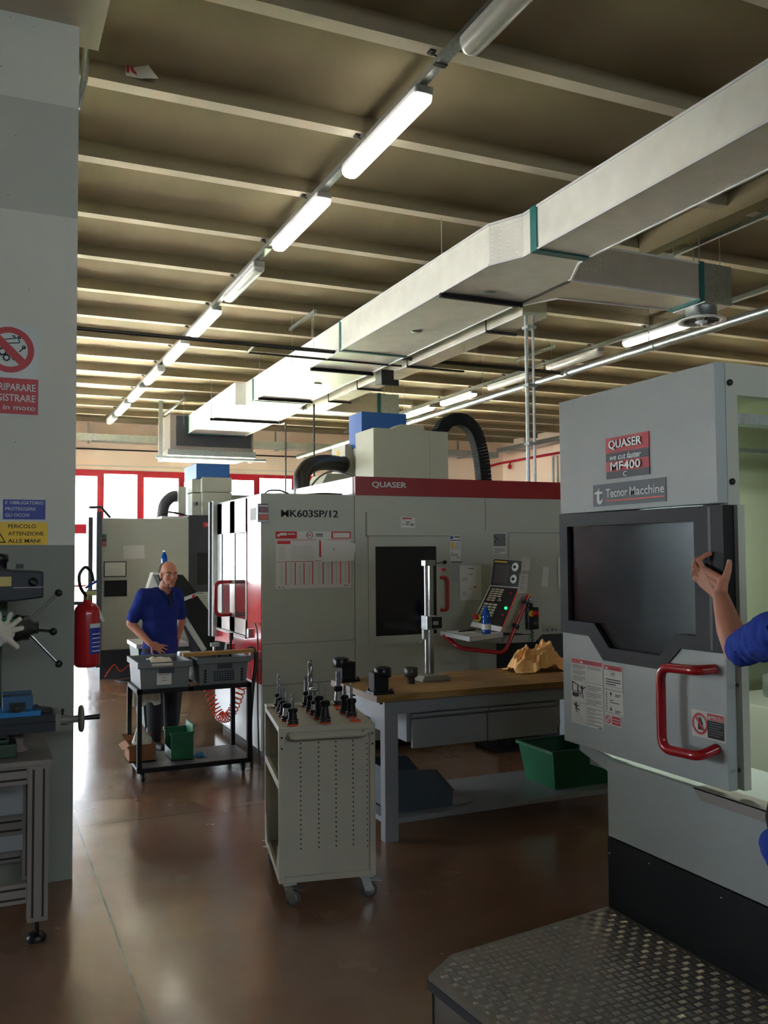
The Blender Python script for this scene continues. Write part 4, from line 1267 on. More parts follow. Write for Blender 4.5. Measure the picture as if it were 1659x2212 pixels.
# sliding door
door = MB()
outer = [(3.560, 1.975), (2.523, 1.970), (2.523, 1.415), (2.762, 1.412), (2.865, 1.316), (3.247, 1.315), (3.350, 1.415), (3.560, 1.416)]
inner = [(3.499, 1.916), (2.675, 1.914), (2.675, 1.468), (2.789, 1.468), (2.882, 1.372), (3.203, 1.372), (3.308, 1.474), (3.499, 1.475)]
low = [(3.556, 1.416), (3.350, 1.415), (3.247, 1.315), (2.865, 1.316), (2.762, 1.412), (2.530, 1.415), (2.530, 0.907), (3.556, 0.905)]
door.prism(low, XD, XD + 0.045, 'yz')
dp = door.build('door_panel', M_mach2, mc, bevel=0.003)
wf_ = MB().ring(outer, inner, XD - 0.006, XD + 0.05, 'yz').build('window_frame', M_blackm, mc)
MB().box(XD - 0.0065, 2.585, 1.42, XD - 0.004, 2.60, 1.965).build('frame_groove', M_char, wf_)
MB().prism(inner, XD + 0.012, XD + 0.02, 'yz').build('door_window', M_poly, mc)
MB().box(XD + 0.05, 2.505, 0.91, XD + 0.085, 2.545, 1.97).build('door_edge', M_mach, mc)
# second leaf seen through the window
i2o = [(3.18, 2.30), (2.64, 2.30), (2.64, 1.36), (3.18, 1.36)]
i2i = [(3.09, 2.22), (2.70, 2.22), (2.70, 1.435), (3.09, 1.435)]
MB().ring(i2o, i2i, 2.60, 2.64, 'yz').build('inner_frame', M_char, mc)
MB().prism(i2i, 2.615, 2.62, 'yz').build('inner_pane', M_trans, mc)
MB().box(2.61, 3.18, 0.9, 2.615, 3.5, 2.35).box(2.61, 2.64, 0.95, 2.615, 3.18, 1.36).build('inner_skin', M_cast, mc)
hb = MB().tube(round_path([(XD, 2.585, 1.352), (XD - 0.075, 2.60, 1.348), (XD - 0.075, 2.80, 1.34), (XD - 0.075, 2.80, 1.02), (XD - 0.075, 2.60, 1.03), (XD, 2.585, 1.055)], 0.055, 7), 0.0195, 14)
hb.build('grab_handle', M_hred, mc)
for y, z in ((2.535, 1.30), (2.535, 0.99)):
    MB().lathe((2.555, 2.504, z), [(0.008, 0), (0.008, 0.004), (0, 0.005)], 12, NY_).build('screw', M_black, mc)
for x, z in ((2.60, 2.44), (2.60, 2.06)):
    MB().lathe((x, 2.547, z), [(0.012, 0), (0.012, 0.006), (0, 0.008)], 14, NY_).build('plug', M_black, mc)
# badges and stickers on the door side: seen along +x, so the line of writing runs toward -y
U, V = NY_, Z_
bx = XD - 0.002
b1 = MB()
ob = (bx, 3.203, 2.118)
for z0, z1, m in ((0.112, 0.18, 0), (0.075, 0.110, 1), (0.030, 0.075, 0), (0.0, 0.030, 1)):
    b1.box(bx - 0.002, 2.923, 2.118 + z0, XD, 3.203, 2.118 + z1, m)
bd = b1.build('maker_badge', [M_signr, M_char], mc)
ob = Vector((bx - 0.0022, 3.203, 2.118))
tx = MB()
tx.text('QUASER', ob + Vector((0, -0.025, 0.125)), U, V, 0.215, 0.042, bold=0.03, depth=0.004)
tx.text('we cut faster', ob + Vector((0, -0.028, 0.080)), U, V, 0.205, 0.026, shear=0.25, bold=0.01, depth=0.001)
tx.text('MF400', ob + Vector((0, -0.036, 0.034)), U, V, 0.195, 0.036, bold=0.03, depth=0.004)
tx.text('C', ob + Vector((0, -0.118, 0.005)), U, V, 0.022, 0.02, bold=0.02, depth=0.002)
tx.build('lettering', M_galv, bd)
b2 = MB().box(bx - 0.0005, 2.828, 2.0, XD, 3.301, 2.098).build('dealer_badge', mat('badge_slate', '3a474f', rough=0.45), mc)
ob = Vector((bx - 0.0015, 3.301, 2.0))
tx = MB()
tx.text('Tecnor', ob + Vector((0, -0.093, 0.036)), U, V, 0.145, 0.038, bold=0.015, mi=0)
tx.text('Macchine', ob + Vector((0, -0.252, 0.036)), U, V, 0.212, 0.038, bold=0.015, mi=0)
tx.rect(ob, U, V, 0.09, 0.018, 0.464, 0.024, 1)
stem_ = [(0.044, 0.086), (0.036, 0.07), (0.012, 0.062), (0.010, 0.056), (0.030, 0.056), (0.028, 0.024), (0.033, 0.012), (0.046, 0.008), (0.060, 0.012), (0.068, 0.024), (0.066, 0.036), (0.060, 0.030), (0.052, 0.022), (0.046, 0.026), (0.046, 0.056), (0.068, 0.056), (0.068, 0.066), (0.046, 0.066)]
tx.patch(ob, U, V, stem_, 0)
tx.build('lettering', [M_signw, M_orange], b2, recalc=False)
# safety stickers
def sticker(name, y, z, w, h, fn, m=None):
    s = MB().box(XD - 0.0012, y - w, z, XD, y, z + h).build(name, m or M_paper, mc)
    d = MB()
    ms = fn(d, Vector((XD - 0.002, y, z)), Vector(U), Vector(V), w, h)
    d.build('print', ms, s, recalc=False)
    return s
def f_big(d, o, U, V, w, h):
    Rr = lambda a0, b0, a1, b1, m: d.rect(o, U, V, w * a0, h * b0, w * a1, h * b1, m)
    o2 = o + Vector((-0.0005, 0, 0))
    Rr(0.02, 0.92, 0.98, 0.985, 0)
    d.patch(o2, U, V, [(w * 0.3, h * 0.93), (w * 0.4, h * 0.93), (w * 0.35, h * 0.97)], 2)
    d.rect(o2, U, V, w * 0.42, h * 0.938, w * 0.7, h * 0.965, 4)
    for k in range(3):
        for j in range(3):
            Rr(0.06, 0.885 - 0.085 * k - 0.022 * j, 0.46 - 0.08 * (j == 2), 0.893 - 0.085 * k - 0.022 * j, 3)
    for j in range(2):
        Rr(0.52, 0.885 - 0.022 * j, 0.95, 0.893 - 0.022 * j, 3)
    for y in (0.655, 0.325):
        Rr(0.02, y, 0.98, y + 0.004, 1)
    Rr(0.48, 0.0, 0.486, 0.655, 1); Rr(0.02, 0.03, 0.98, 0.033, 1); Rr(0.85, 0.008, 0.97, 0.02, 1)
    for k in range(9):
        Rr(0.51, 0.60 - 0.027 * k - 0.02 * (k // 3), 0.95 - 0.15 * (k % 3 == 2), 0.609 - 0.027 * k - 0.02 * (k // 3), 3)
        Rr(0.51, 0.27 - 0.024 * k - 0.01 * (k // 2), 0.95 - 0.2 * (k % 2), 0.279 - 0.024 * k - 0.01 * (k // 2), 3)
    # machine outline and the figure being hit
    q = lambda pts, m=1: d.patch(o, U, V, [(w * a, h * bb) for a, bb in pts], m)
    q([(0.03, 0.64), (0.06, 0.63), (0.06, 0.48), (0.03, 0.48)]); q([(0.03, 0.64), (0.2, 0.60), (0.2, 0.585), (0.03, 0.62)])
    q([(0.2, 0.60), (0.24, 0.59), (0.24, 0.47), (0.2, 0.48)]); q([(0.05, 0.485), (0.3, 0.505), (0.3, 0.495), (0.05, 0.475)])
    q([(0.04, 0.465), (0.25, 0.47), (0.25, 0.415), (0.15, 0.40), (0.04, 0.41)])
    d.disc(o, U, V, w * 0.355, h * 0.565, w * 0.035, n=14, mi=1)
    q([(0.33, 0.55), (0.38, 0.55), (0.37, 0.49), (0.33, 0.49)]); q([(0.37, 0.55), (0.46, 0.59), (0.47, 0.58), (0.38, 0.53)]); q([(0.33, 0.55), (0.25, 0.60), (0.245, 0.588), (0.33, 0.53)])
    q([(0.33, 0.49), (0.27, 0.475), (0.31, 0.41), (0.33, 0.415), (0.305, 0.462), (0.37, 0.49)]); q([(0.34, 0.49), (0.37, 0.49), (0.40, 0.405), (0.375, 0.40)])
    # slipping figure over the liquid
    d.disc(o, U, V, w * 0.15, h * 0.29, w * 0.035, n=14, mi=1)
    q([(0.13, 0.275), (0.18, 0.275), (0.18, 0.22), (0.13, 0.22)]); q([(0.13, 0.275), (0.04, 0.305), (0.05, 0.29), (0.13, 0.255)]); q([(0.17, 0.27), (0.26, 0.285), (0.25, 0.27), (0.17, 0.25)])
    q([(0.13, 0.225), (0.14, 0.19), (0.21, 0.165), (0.22, 0.175), (0.16, 0.205), (0.18, 0.23)]); q([(0.17, 0.235), (0.26, 0.22), (0.26, 0.195), (0.235, 0.20), (0.235, 0.208), (0.17, 0.215)])
    for k in range(6):
        Rr(0.05, 0.05 + 0.022 * k, 0.44 - 0.03 * k, 0.053 + 0.022 * k, 3)
    return [M_signr, M_ink, M_signw, M_inkg, mat('print_darkred', '8a1620', rough=0.6)]
y0_, dy = 3.49, 0
sticker('safety_sticker', 3.492, 1.003, 0.235, 0.302, f_big)
def f_small(d, o, U, V, w, h):
    o2 = o + Vector((-0.0005, 0, 0))
    d.rect(o, U, V, w * 0.02, h * 0.79, w * 0.96, h * 0.98, 0)
    d.patch(o2, U, V, [(w * 0.08, h * 0.83), (w * 0.24, h * 0.83), (w * 0.16, h * 0.93)], 2)
    d.rect(o2, U, V, w * 0.3, h * 0.84, w * 0.85, h * 0.9, 4)
    d.rect(o, U, V, w * 0.36, h * 0.55, w * 0.6, h * 0.73, 3).rect(o2, U, V, w * 0.38, h * 0.565, w * 0.58, h * 0.715, 2)
    d.patch(o2 + Vector((-0.0004, 0, 0)), U, V, [(w * 0.42, h * 0.64), (w * 0.54, h * 0.70), (w * 0.54, h * 0.60)], 1)
    for k in range(3):
        d.rect(o, U, V, w * 0.1, h * (0.38 - 0.1 * k), w * (0.9 - 0.25 * (k == 2)), h * (0.42 - 0.1 * k), 1)
    d.rect(o, U, V, w * 0.04, h * 0.1, w * 0.96, h * 0.11, 1)
    return [M_signr, M_ink, M_signw, M_inkg, mat('print_darkred', '8a1620', rough=0.6)]
sticker('safety_sticker', 3.248, 1.193, 0.125, 0.105, f_small)
def f_scale(d, o, U, V, w, h):
    d.rect(o, U, V, w * 0.02, h * 0.97, w * 0.98, h * 0.985, 0).rect(o, U, V, w * 0.02, h * 0.06, w * 0.98, h * 0.075, 0)
    for k in range(10):
        d.rect(o, U, V, w * 0.08, h * (0.16 + 0.075 * k), w * 0.16, h * (0.19 + 0.075 * k), 0)
    for a in (0.84, 0.2):
        d.disc(o, U, V, w * 0.36, h * a, w * 0.05, n=12, mi=0).rect(o, U, V, w * 0.345, h * (a - 0.12 * (1 if a > 0.5 else -1)), w * 0.375, h * a, 0)
        d.rect(o, U, V, w * 0.58, h * (a - 0.03), w * 0.9, h * (a + 0.0), 0).rect(o, U, V, w * 0.58, h * (a - 0.09), w * 0.8, h * (a - 0.06), 0)
    d.rect(o, U, V, w * 0.3, h * 0.56, w * 0.5, h * 0.59, 0).rect(o, U, V, w * 0.3, h * 0.47, w * 0.8, h * 0.5, 0)
    return [M_ink]
sticker('level_sticker', 3.248, 1.083, 0.128, 0.108, f_scale)
def f_red(d, o, U, V, w, h):
    d.disc(o, U, V, w * 0.2, h * 0.5, h * 0.38, h * 0.28, mi=0)
    d.patch(o, U, V, [(w * 0.08, h * 0.66), (w * 0.12, h * 0.74), (w * 0.32, h * 0.34), (w * 0.28, h * 0.26)], 0)
    d.rect(o, U, V, w * 0.44, h * 0.12, w * 0.96, h * 0.9, 0)
    o2 = o + Vector((-0.0005, 0, 0))
    d.rect(o2, U, V, w * 0.48, h * 0.6, w * 0.92, h * 0.66, 1).rect(o2, U, V, w * 0.48, h * 0.36, w * 0.92, h * 0.42, 1)
    return [M_signr, M_signw]
sticker('prohibition_sticker', 3.245, 1.035, 0.108, 0.047, f_red)
def f_peric(d, o, U, V, w, h):
    o2 = o + Vector((-0.0005, 0, 0))
    o3 = o + Vector((-0.001, 0, 0))
    d.disc(o, U, V, w * 0.25, h * 0.5, h * 0.40, h * 0.31, mi=0)
    d.rect(o, U, V, w * 0.19, h * 0.28, w * 0.31, h * 0.52, 1)
    for k, (a, t_) in enumerate(((0.19, 0.66), (0.222, 0.74), (0.254, 0.76), (0.286, 0.70))):
        d.rect(o, U, V, w * a, h * 0.5, w * (a + 0.022), h * t_, 1)
    d.patch(o, U, V, [(w * 0.31, h * 0.36), (w * 0.345, h * 0.56), (w * 0.325, h * 0.58), (w * 0.30, h * 0.44)], 1)
    d.patch(o2, U, V, [(w * 0.10, h * 0.70), (w * 0.13, h * 0.79), (w * 0.40, h * 0.30), (w * 0.37, h * 0.21)], 0)
    d.rect(o, U, V, w * 0.48, h * 0.72, w * 0.97, h * 0.95, 0).rect(o, U, V, w * 0.48, h * 0.06, w * 0.97, h * 0.70, 1)
    d.patch(o2, U, V, [(w * 0.50, h * 0.76), (w * 0.575, h * 0.76), (w * 0.537, h * 0.91)], 2)
    d.text('PERICOLO', o2 + U * (w * 0.59) + V * (h * 0.765), U, V, w * 0.36, h * 0.12, bold=0.02, mi=2)
    for k in range(6):
        d.rect(o2, U, V, w * 0.51, h * (0.61 - 0.09 * k), w * (0.93 - 0.1 * (k % 3 == 2)), h * (0.635 - 0.09 * k), 3)
    return [M_signr, M_ink, M_signw, M_inkg]
sticker('danger_sticker', 2.712, 1.082, 0.172, 0.103, f_peric)

# ---------------------------------------------------------------- chequer plate step
st = thing('step_platform', 'low chequer plate step in front of the tall grey machining centre', 'platform', (2.0, 2.4, 0))
top = [(2.565, 3.291), (1.703, 3.167), (1.542, 3.051), (1.59, 2.4), (1.65, 1.2), (2.565, 1.2)]
MB().prism(top, 0.195, 0.22, 'xy').build('tread_plate', M_tread, st)
def inside(x, y, m=0.008):
    for i in range(len(top)):
        p, q = top[i], top[(i + 1) % len(top)]
        e = Vector((q[0] - p[0], q[1] - p[1]))
        # corners run anticlockwise or clockwise: keep a margin from every edge line
        d = (e.x * (y - p[1]) - e.y * (x - p[0])) / e.length
        if d < m:
            return False
    return True
bars = MB()
cs = 0.037
for iu in range(0, 34):
    for iv in range(0, 58):
        cx_, cy_ = 1.5 + cs * (iu + 0.5), 1.22 + cs * (iv + 0.5)
        along = (iu + iv) % 2 == 0
        for k in range(5):
            o_ = (k - 2) * cs * 0.165
            bx_, by_ = (cx_ + o_, cy_) if along else (cx_, cy_ + o_)
            if not inside(bx_, by_, 0.02):
                continue
            l, w_, h_ = cs * 0.36, cs * 0.055, 0.0022
            if along:
                v_ = [(bx_ - w_, by_ - l * 0.6, 0.2202), (bx_ + w_, by_ - l * 0.6, 0.2202), (bx_ + w_, by_ + l * 0.6, 0.2202), (bx_ - w_, by_ + l * 0.6, 0.2202), (bx_, by_ - l, 0.2202), (bx_, by_ + l, 0.2202), (bx_, by_ - l * 0.5, 0.2202 + h_), (bx_, by_ + l * 0.5, 0.2202 + h_)]
            else:
                v_ = [(bx_ + l * 0.6, by_ - w_, 0.2202), (bx_ + l * 0.6, by_ + w_, 0.2202), (bx_ - l * 0.6, by_ + w_, 0.2202), (bx_ - l * 0.6, by_ - w_, 0.2202), (bx_ + l, by_, 0.2202), (bx_ - l, by_, 0.2202), (bx_ + l * 0.5, by_, 0.2202 + h_), (bx_ - l * 0.5, by_, 0.2202 + h_)]
            bars.add(v_, [(4, 1, 6), (1, 2, 7, 6), (2, 5, 7), (5, 3, 7), (3, 0, 6, 7), (0, 4, 6)])
bars.build('tread_pattern', M_treadb, st, recalc=False)
b = MB()
for i in range(len(top)):
    p, q = Vector((*top[i], 0)), Vector((*top[(i + 1) % len(top)], 0))
    d_ = (q - p).normalized()
    n_ = Vector((-d_.y, d_.x, 0)) * 0.015
    b.add([p + n_ + Vector((0, 0, 0.0)), q + n_, q + n_ + Vector((0, 0, 0.17)), p + n_ + Vector((0, 0, 0.17))], [(0, 1, 2, 3)])
b.build('side_plate', M_tread, st)
b = MB()
for i in range(len(top) - 1):
    b.bar((*top[i], 0.187), (*top[i + 1], 0.187), 0.012, 0.03)
b.build('edge_angle', M_char, st)

# ---------------------------------------------------------------- second machine at the back
Yb = 13.5
bm_ = thing('grey_machine', 'grey and charcoal machining centre standing behind the man', 'machining centre', (2.4, 14.5, 0))
def S(x, z):
    """measured on the plane y = 13 and carried back to the machine front"""
    return (x * Yb / 13.0, 1.8 + (z - 1.8) * Yb / 13.0)
xa, zt = S(1.498, 2.31)
xm, _ = S(2.744, 2)
_, zb_ = S(0, 0.47)
MB().box(xa, Yb, zb_, xm, Yb + 1.8, zt).build('side_cabinet', M_mach, bm_, bevel=0.006)
MB().box(xa + 0.02, Yb + 0.03, 0.0, xm + 0.6, Yb + 1.8, zb_).build('plinth', M_char, bm_)
MB().box(xm, Yb - 0.01, 0.1, 4.6, Yb + 1.8, S(0, 2.365)[1]).build('front_cabinet', M_char, bm_)
MB().box(S(2.866, 0)[0], Yb - 0.014, S(0, 1.355)[1], S(3.2, 0)[0], Yb - 0.008, S(0, 1.817)[1]).build('window', M_dwin, bm_)
MB().box(S(1.442, 0)[0], Yb - 0.2, 0.2, S(1.51, 0)[0], Yb, S(0, 2.39)[1]).build('post', M_char, bm_)
MB().box(S(1.344, 0)[0], Yb - 0.1, 0.2, S(1.399, 0)[0], Yb, S(0, 2.32)[1]).build('post', M_char, bm_)
MB().tube([(S(1.36, 0)[0], Yb - 0.06, 2.48), (1.6, Yb + 0.2, 2.5), (1.75, Yb + 0.4, 2.36)], 0.02, 6).build('roof_cable', M_char, bm_)
MB().box(S(2.95, 0)[0], Yb - 0.014, S(0, 2.19)[1], S(3.35, 0)[0], Yb - 0.009, S(0, 2.26)[1]).build('maker_badge', M_signr, bm_)
MB().text('QUASER', (S(2.985, 0)[0], Yb - 0.0155, S(0, 2.205)[1]), X_, Z_, 0.30, 0.045, bold=0.03).build('lettering', M_signw, bm_)
x0_, z0_ = S(1.537, 1.917)
for k, m in enumerate((mat('lens_orange', 'b5451f'), mat('lens_maroon', '6d1424'), mat('lens_green', '0f6b45'))):
    MB().box(x0_, Yb - 0.03, z0_ + 0.062 * k, x0_ + 0.055, Yb, z0_ + 0.062 * k + 0.05).build('signal_lens', m, bm_)
MB().box(S(2.96, 0)[0], Yb + 0.1, 2.3, S(3.409, 0)[0], Yb + 0.75, S(0, 2.71)[1]).box(S(2.83, 0)[0], Yb + 0.2, 2.3, S(2.96, 0)[0], Yb + 0.8, S(0, 2.70)[1]).box(S(2.83, 0)[0], Yb + 0.2, S(0, 2.715)[1], S(2.955, 0)[0], Yb + 0.8, S(0, 2.91)[1]).box(S(2.955, 0)[0], Yb + 0.1, S(0, 2.715)[1], S(3.409, 0)[0], Yb + 0.75, S(0, 2.935)[1]).build('spindle_head_cover', M_mach, bm_, bevel=0.008)
MB().box(S(3.38, 0)[0], Yb + 0.3, 2.3, 4.2, Yb + 1.0, S(0, 2.69)[1]).build('head_side_cover', M_mach, bm_)
MB().box(S(2.85, 0)[0], Yb + 0.02, S(0, 2.515)[1], S(2.88, 0)[0], Yb + 0.199, S(0, 2.56)[1]).build('vent', M_char, bm_)
bx0, bz1 = S(2.877, 3.135)
MB().box(bx0, Yb + 0.12, S(0, 2.915)[1], S(3.374, 0)[0], Yb + 1.0, bz1).build('motor_box', M_blue, bm_)
hp = smooth_path([(S(2.70, 0)[0], Yb + 0.5, S(0, 2.66)[1]), (S(2.6, 0)[0], Yb + 0.5, S(0, 2.66)[1]), (S(2.5, 0)[0], Yb + 0.5, S(0, 2.57)[1]), (S(2.46, 0)[0], Yb + 0.5, S(0, 2.45)[1]), (S(2.45, 0)[0], Yb + 0.5, 2.3)], 6)
MB().tube(hp, 0.085, 14).build('extractor_hose', M_char, bm_)
MB().box(S(2.66, 0)[0], Yb + 0.35, S(0, 2.40)[1], S(2.77, 0)[0], Yb + 0.7, S(0, 2.80)[1]).build('extractor_box', M_mach, bm_)
MB().box(S(2.36, 0)[0], Yb + 0.05, zt, S(2.74, 0)[0], Yb + 0.9, zt + 0.04).build('roof_tray', M_machw, bm_)
MB().tube(smooth_path([(2.45, 13.9, 2.36), (2.55, 13.8, 2.44), (2.75, 13.75, 2.42), (2.95, 13.8, 2.37)], 5), 0.014, 6).build('roof_hose', M_black, bm_)
# tilted control desk and chip conveyor in front of that machine
ds = thing('control_desk', 'white tilted control desk just behind the shoulder of the standing man', 'control desk', (2.0, 12.0, 0))
MB().hexa([(1.97, 12.0, 1.26), (2.38, 11.9, 1.26), (2.4, 12.4, 1.25), (2.02, 12.5, 1.25)], [(2.09, 12.15, 1.555), (2.40, 12.08, 1.555), (2.45, 12.45, 1.55), (2.12, 12.55, 1.55)]).build('desk', M_machw, ds)
MB().box(2.12, 12.15, 0, 2.27, 12.35, 1.27).build('pedestal', M_char, ds)
bottle('water_bottle', 'blue water bottle on the white desk behind the head of the man', (2.26, 12.28, 1.56), 0.29, 0.045, 1)
cv = thing('chip_conveyor', 'dark inclined chip conveyor behind the man with a red and white striped band', 'conveyor', (2.5, 12.0, 0))
def SY(x, z, Y):
    return (x * Y / 13.0, Y, 1.8 + (z - 1.8) * Y / 13.0)
Yc = 11.8
def para(pts, d0, d1):
    return [SY(*p, Yc + d0) for p in pts], [SY(*p, Yc + d1) for p in pts]
q = [(2.30, 1.50), (2.66, 1.50), (2.86, 1.24), (2.68, 1.17), (2.40, 1.2)]
MB().prism([(SY(*p, Yc)[0], SY(*p, Yc)[2]) for p in q], Yc, Yc + 0.5, 'xz').build('discharge_hood', M_blackm, cv)
q = [(2.60, 1.15), (2.85, 1.22), (3.18, 0.78), (3.18, 0.2), (2.98, 0.2)]
MB().prism([(SY(*p, Yc)[0], SY(*p, Yc)[2]) for p in q], Yc + 0.01, Yc + 0.5, 'xz').build('trough', M_blackm, cv)
q = [(2.62, 1.16), (2.85, 1.235), (2.86, 1.19), (2.64, 1.11)]
MB().prism([(SY(*p, Yc)[0], SY(*p, Yc)[2]) for p in q], Yc - 0.01, Yc + 0.02, 'xz').build('warning_band', M_signw, cv)
for a in (2.63, 2.79):
    q = [(a, 1.15 + (a - 2.62) * 0.3), (a + 0.05, 1.17 + (a - 2.62) * 0.3), (a + 0.035, 1.125 + (a - 2.62) * 0.3), (a - 0.0, 1.10 + (a - 2.62) * 0.3)]
    MB().prism([(SY(*p, Yc)[0], SY(*p, Yc)[2]) for p in q], Yc - 0.014, Yc - 0.008, 'xz').build('red_stripe', M_signr, cv)
MB().bar(SY(2.65, 0.92, Yc - 0.1), SY(2.97, 0.40, Yc - 0.1), 0.08, 0.06).build('side_rail', M_galv, cv)
# papers on that machine
def at13(x, z):
    q = S(x, z)
    return (q[0], Yb - 0.004, q[1])
sheet('plain_sheet', 'blank crooked sheet taped to the grey machine side above the man', 'paper', at13(1.83, 1.735), (1, 0, 0.03), (-0.06, 0, 1), 0.30, 0.195)
fr = thing('framed_notice', 'white notice in a black frame on the grey machine side', 'notice', at13(1.558, 1.485))
p0 = at13(1.558, 1.485)
MB().box(p0[0], Yb - 0.012, p0[2], p0[0] + 0.32, Yb - 0.001, p0[2] + 0.228).build('frame', M_black, fr)
MB().box(p0[0] + 0.015, Yb - 0.014, p0[2] + 0.015, p0[0] + 0.305, Yb - 0.011, p0[2] + 0.213).build('sheet', M_paper, fr)
p0 = at13(1.566, 1.212)
o = MB().box(p0[0], Yb - 0.01, p0[2], p0[0] + 0.32, Yb - 0.001, p0[2] + 0.235).build('black_board', M_blackm)
tag(o, 'plain black board under the framed notice on the grey machine side', 'board')
sheet('notice_page', 'white page with a red heading on the charcoal machine front', 'paper', at13(2.785, 1.865), X_, Z_, 0.225, 0.30, detail=lines_print(3, 0.2, 0.8, 0.55, 0.75, 5, M_pred))
sheet('list_sheet', 'white list with a green heading beside the striped band of the conveyor', 'paper', SY(2.84, 0.92, 11.95), X_, Z_, 0.19, 0.30, detail=lines_print(9, 0.1, 0.9, 0.05, 0.85, 6, M_green2))

# ---------------------------------------------------------------- signs on the column
Yc0 = 5.326
def sign(name, label, x0, z0, x1, z1, base_m, fn):
    t = thing(name, label, 'sign', ((x0 + x1) / 2, Yc0 - 0.002, z0))
    MB().box(x0, Yc0 - 0.005, z0, x1, Yc0 - 0.0005, z1).build('plate', base_m, t)
    d = MB()
    ms = fn(d, Vector((x0, Yc0 - 0.006, z0)), Vector(X_), Vector(Z_), x1 - x0, z1 - z0)
    d.build('print', ms, t, recalc=False)
    return t
def s_prohib(d, o, U, V, w, h):
    o2, o3 = o + Vector((0, -0.0006, 0)), o + Vector((0, -0.0012, 0))
    d.rect(o, U, V, 0.012, 0.012, w - 0.006, 0.212, 0)
    cx, cy, rr = w - 0.157, h - 0.140, 0.128
    d.disc(o2, U, V, cx, cy, rr, rr * 0.74, 40, 0)
    P = lambda pts, m=1: d.patch(o, U, V, [(cx + a, cy + b) for a, b in pts], m)
    k = 0.0155
    a = rr * 0.80
    d.patch(o3, U, V, [(cx - a * 0.707 - k, cy + a * 0.707 - k), (cx - a * 0.707 + k, cy + a * 0.707 + k), (cx + a * 0.707 + k, cy - a * 0.707 + k), (cx + a * 0.707 - k, cy - a * 0.707 - k)], 0)
    # oil can
    def seg(p, q, t_=0.005, m=1):
        p, q = Vector(p), Vector(q)
        n = Vector((-(q - p).y, (q - p).x)).normalized() * t_ / 2
        P([tuple(p + n), tuple(q + n), tuple(q - n), tuple(p - n)], m)
    for p, q in (((-0.03, 0.055), (0.045, 0.070)), ((0.045, 0.070), (0.052, 0.043)), ((0.052, 0.043), (-0.005, 0.036)), ((-0.03, 0.055), (-0.045, 0.06)), ((0.02, 0.078), (0.03, 0.070)), ((0.012, 0.078), (0.028, 0.08)), ((0.045, 0.072), (0.058, 0.066)), ((0.058, 0.066), (0.052, 0.078)), ((0.052, 0.078), (0.04, 0.076))):
        seg(p, q, 0.0055)
    seg((0.05, -0.008), (0.078, 0.02), 0.006)
    d.disc(o, U, V, cx + 0.074, cy + 0.019, 0.011, 0.0055, 14, 1)
    seg((0.038, -0.035), (0.02, -0.048), 0.006)
    d.disc(o, U, V, cx + 0.022, cy - 0.048, 0.009, 0.004, 14, 1)
    for gx, gy, gr in ((-0.015, -0.045, 0.018), (-0.035, -0.012, 0.022)):
        d.disc(o, U, V, cx + gx, cy + gy, gr, gr * 0.62, 20, 1)
        for i in range(10):
            an = 2 * math.pi * i / 10
            seg((gx + gr * math.cos(an), gy + gr * math.sin(an)), (gx + gr * 1.28 * math.cos(an), gy + gr * 1.28 * math.sin(an)), 0.006)
    for s_, z_, ww, hh in (('NON RIPARARE', 0.142, 0.305, 0.040), ('O REGISTRARE', 0.082, 0.305, 0.040), ('organi in moto', 0.026, 0.315, 0.036)):
        d.text(s_, o2 + U * (w - 0.020 - ww) + V * z_, U, V, ww, hh, bold=0.012, mi=2)
    return [M_signr, M_ink, M_signw]
sign('prohibition_sign', 'white and red prohibition sign reading RIPARARE on the painted column', -0.045, 2.569, 0.285, 3.078, M_signw, s_prohib)
def s_eye(d, o, U, V, w, h):
    o2 = o + Vector((0, -0.0006, 0))
    d.rect(o, U, V, w - 0.222, 0.004, w - 0.003, h - 0.004, 0)
    d.disc(o, U, V, w - 0.29, h / 2, 0.05, mi=0)
    d.disc(o2, U, V, w - 0.29, h / 2, 0.022, mi=1)
    d.text("E' OBBLIGATORIO", o2 + U * (w - 0.210) + V * (h - 0.030), U, V, 0.196, 0.018, bold=0.01, mi=1)
    d.text('PROTEGGERE', o2 + U * (w - 0.210) + V * (h - 0.064), U, V, 0.155, 0.018, bold=0.01, mi=1)
    d.text('GLI OCCHI', o2 + U * (w - 0.210) + V * (h - 0.098), U, V, 0.122, 0.018, bold=0.01, mi=1)
    return [M_signb, M_signw]
sign('eye_protection_sign', 'blue safety sign about eye protection on the column above the yellow one', -0.005, 1.994, 0.326, 2.111, M_signw, s_eye)
def s_hand(d, o, U, V, w, h):
    d.patch(o, U, V, [(0.0, 0.012), (w - 0.215, 0.012), (w - 0.27, 0.110)], 0)
    o2 = o + Vector((0, -0.0006, 0))
    d.patch(o2, U, V, [(0.025, 0.018), (w - 0.224, 0.018), (w - 0.27, 0.098)], 1)
    d.text('PERICOLO', o2 + U * (w - 0.205) + V * (h - 0.033), U, V, 0.142, 0.021, bold=0.01, mi=0)
    d.text('ATTENZIONE', o2 + U * (w - 0.205) + V * (h - 0.073), U, V, 0.182, 0.021, bold=0.01, mi=0)
    d.text('ALLE MANI', o2 + U * (w - 0.205) + V * (h - 0.113), U, V, 0.165, 0.021, bold=0.01, mi=0)
    return [M_ink, M_signy]
sign('hand_hazard_sign', 'yellow hand hazard sign on the column under the blue sign', -0.035, 1.857, 0.337, 1.982, M_signy, s_hand)

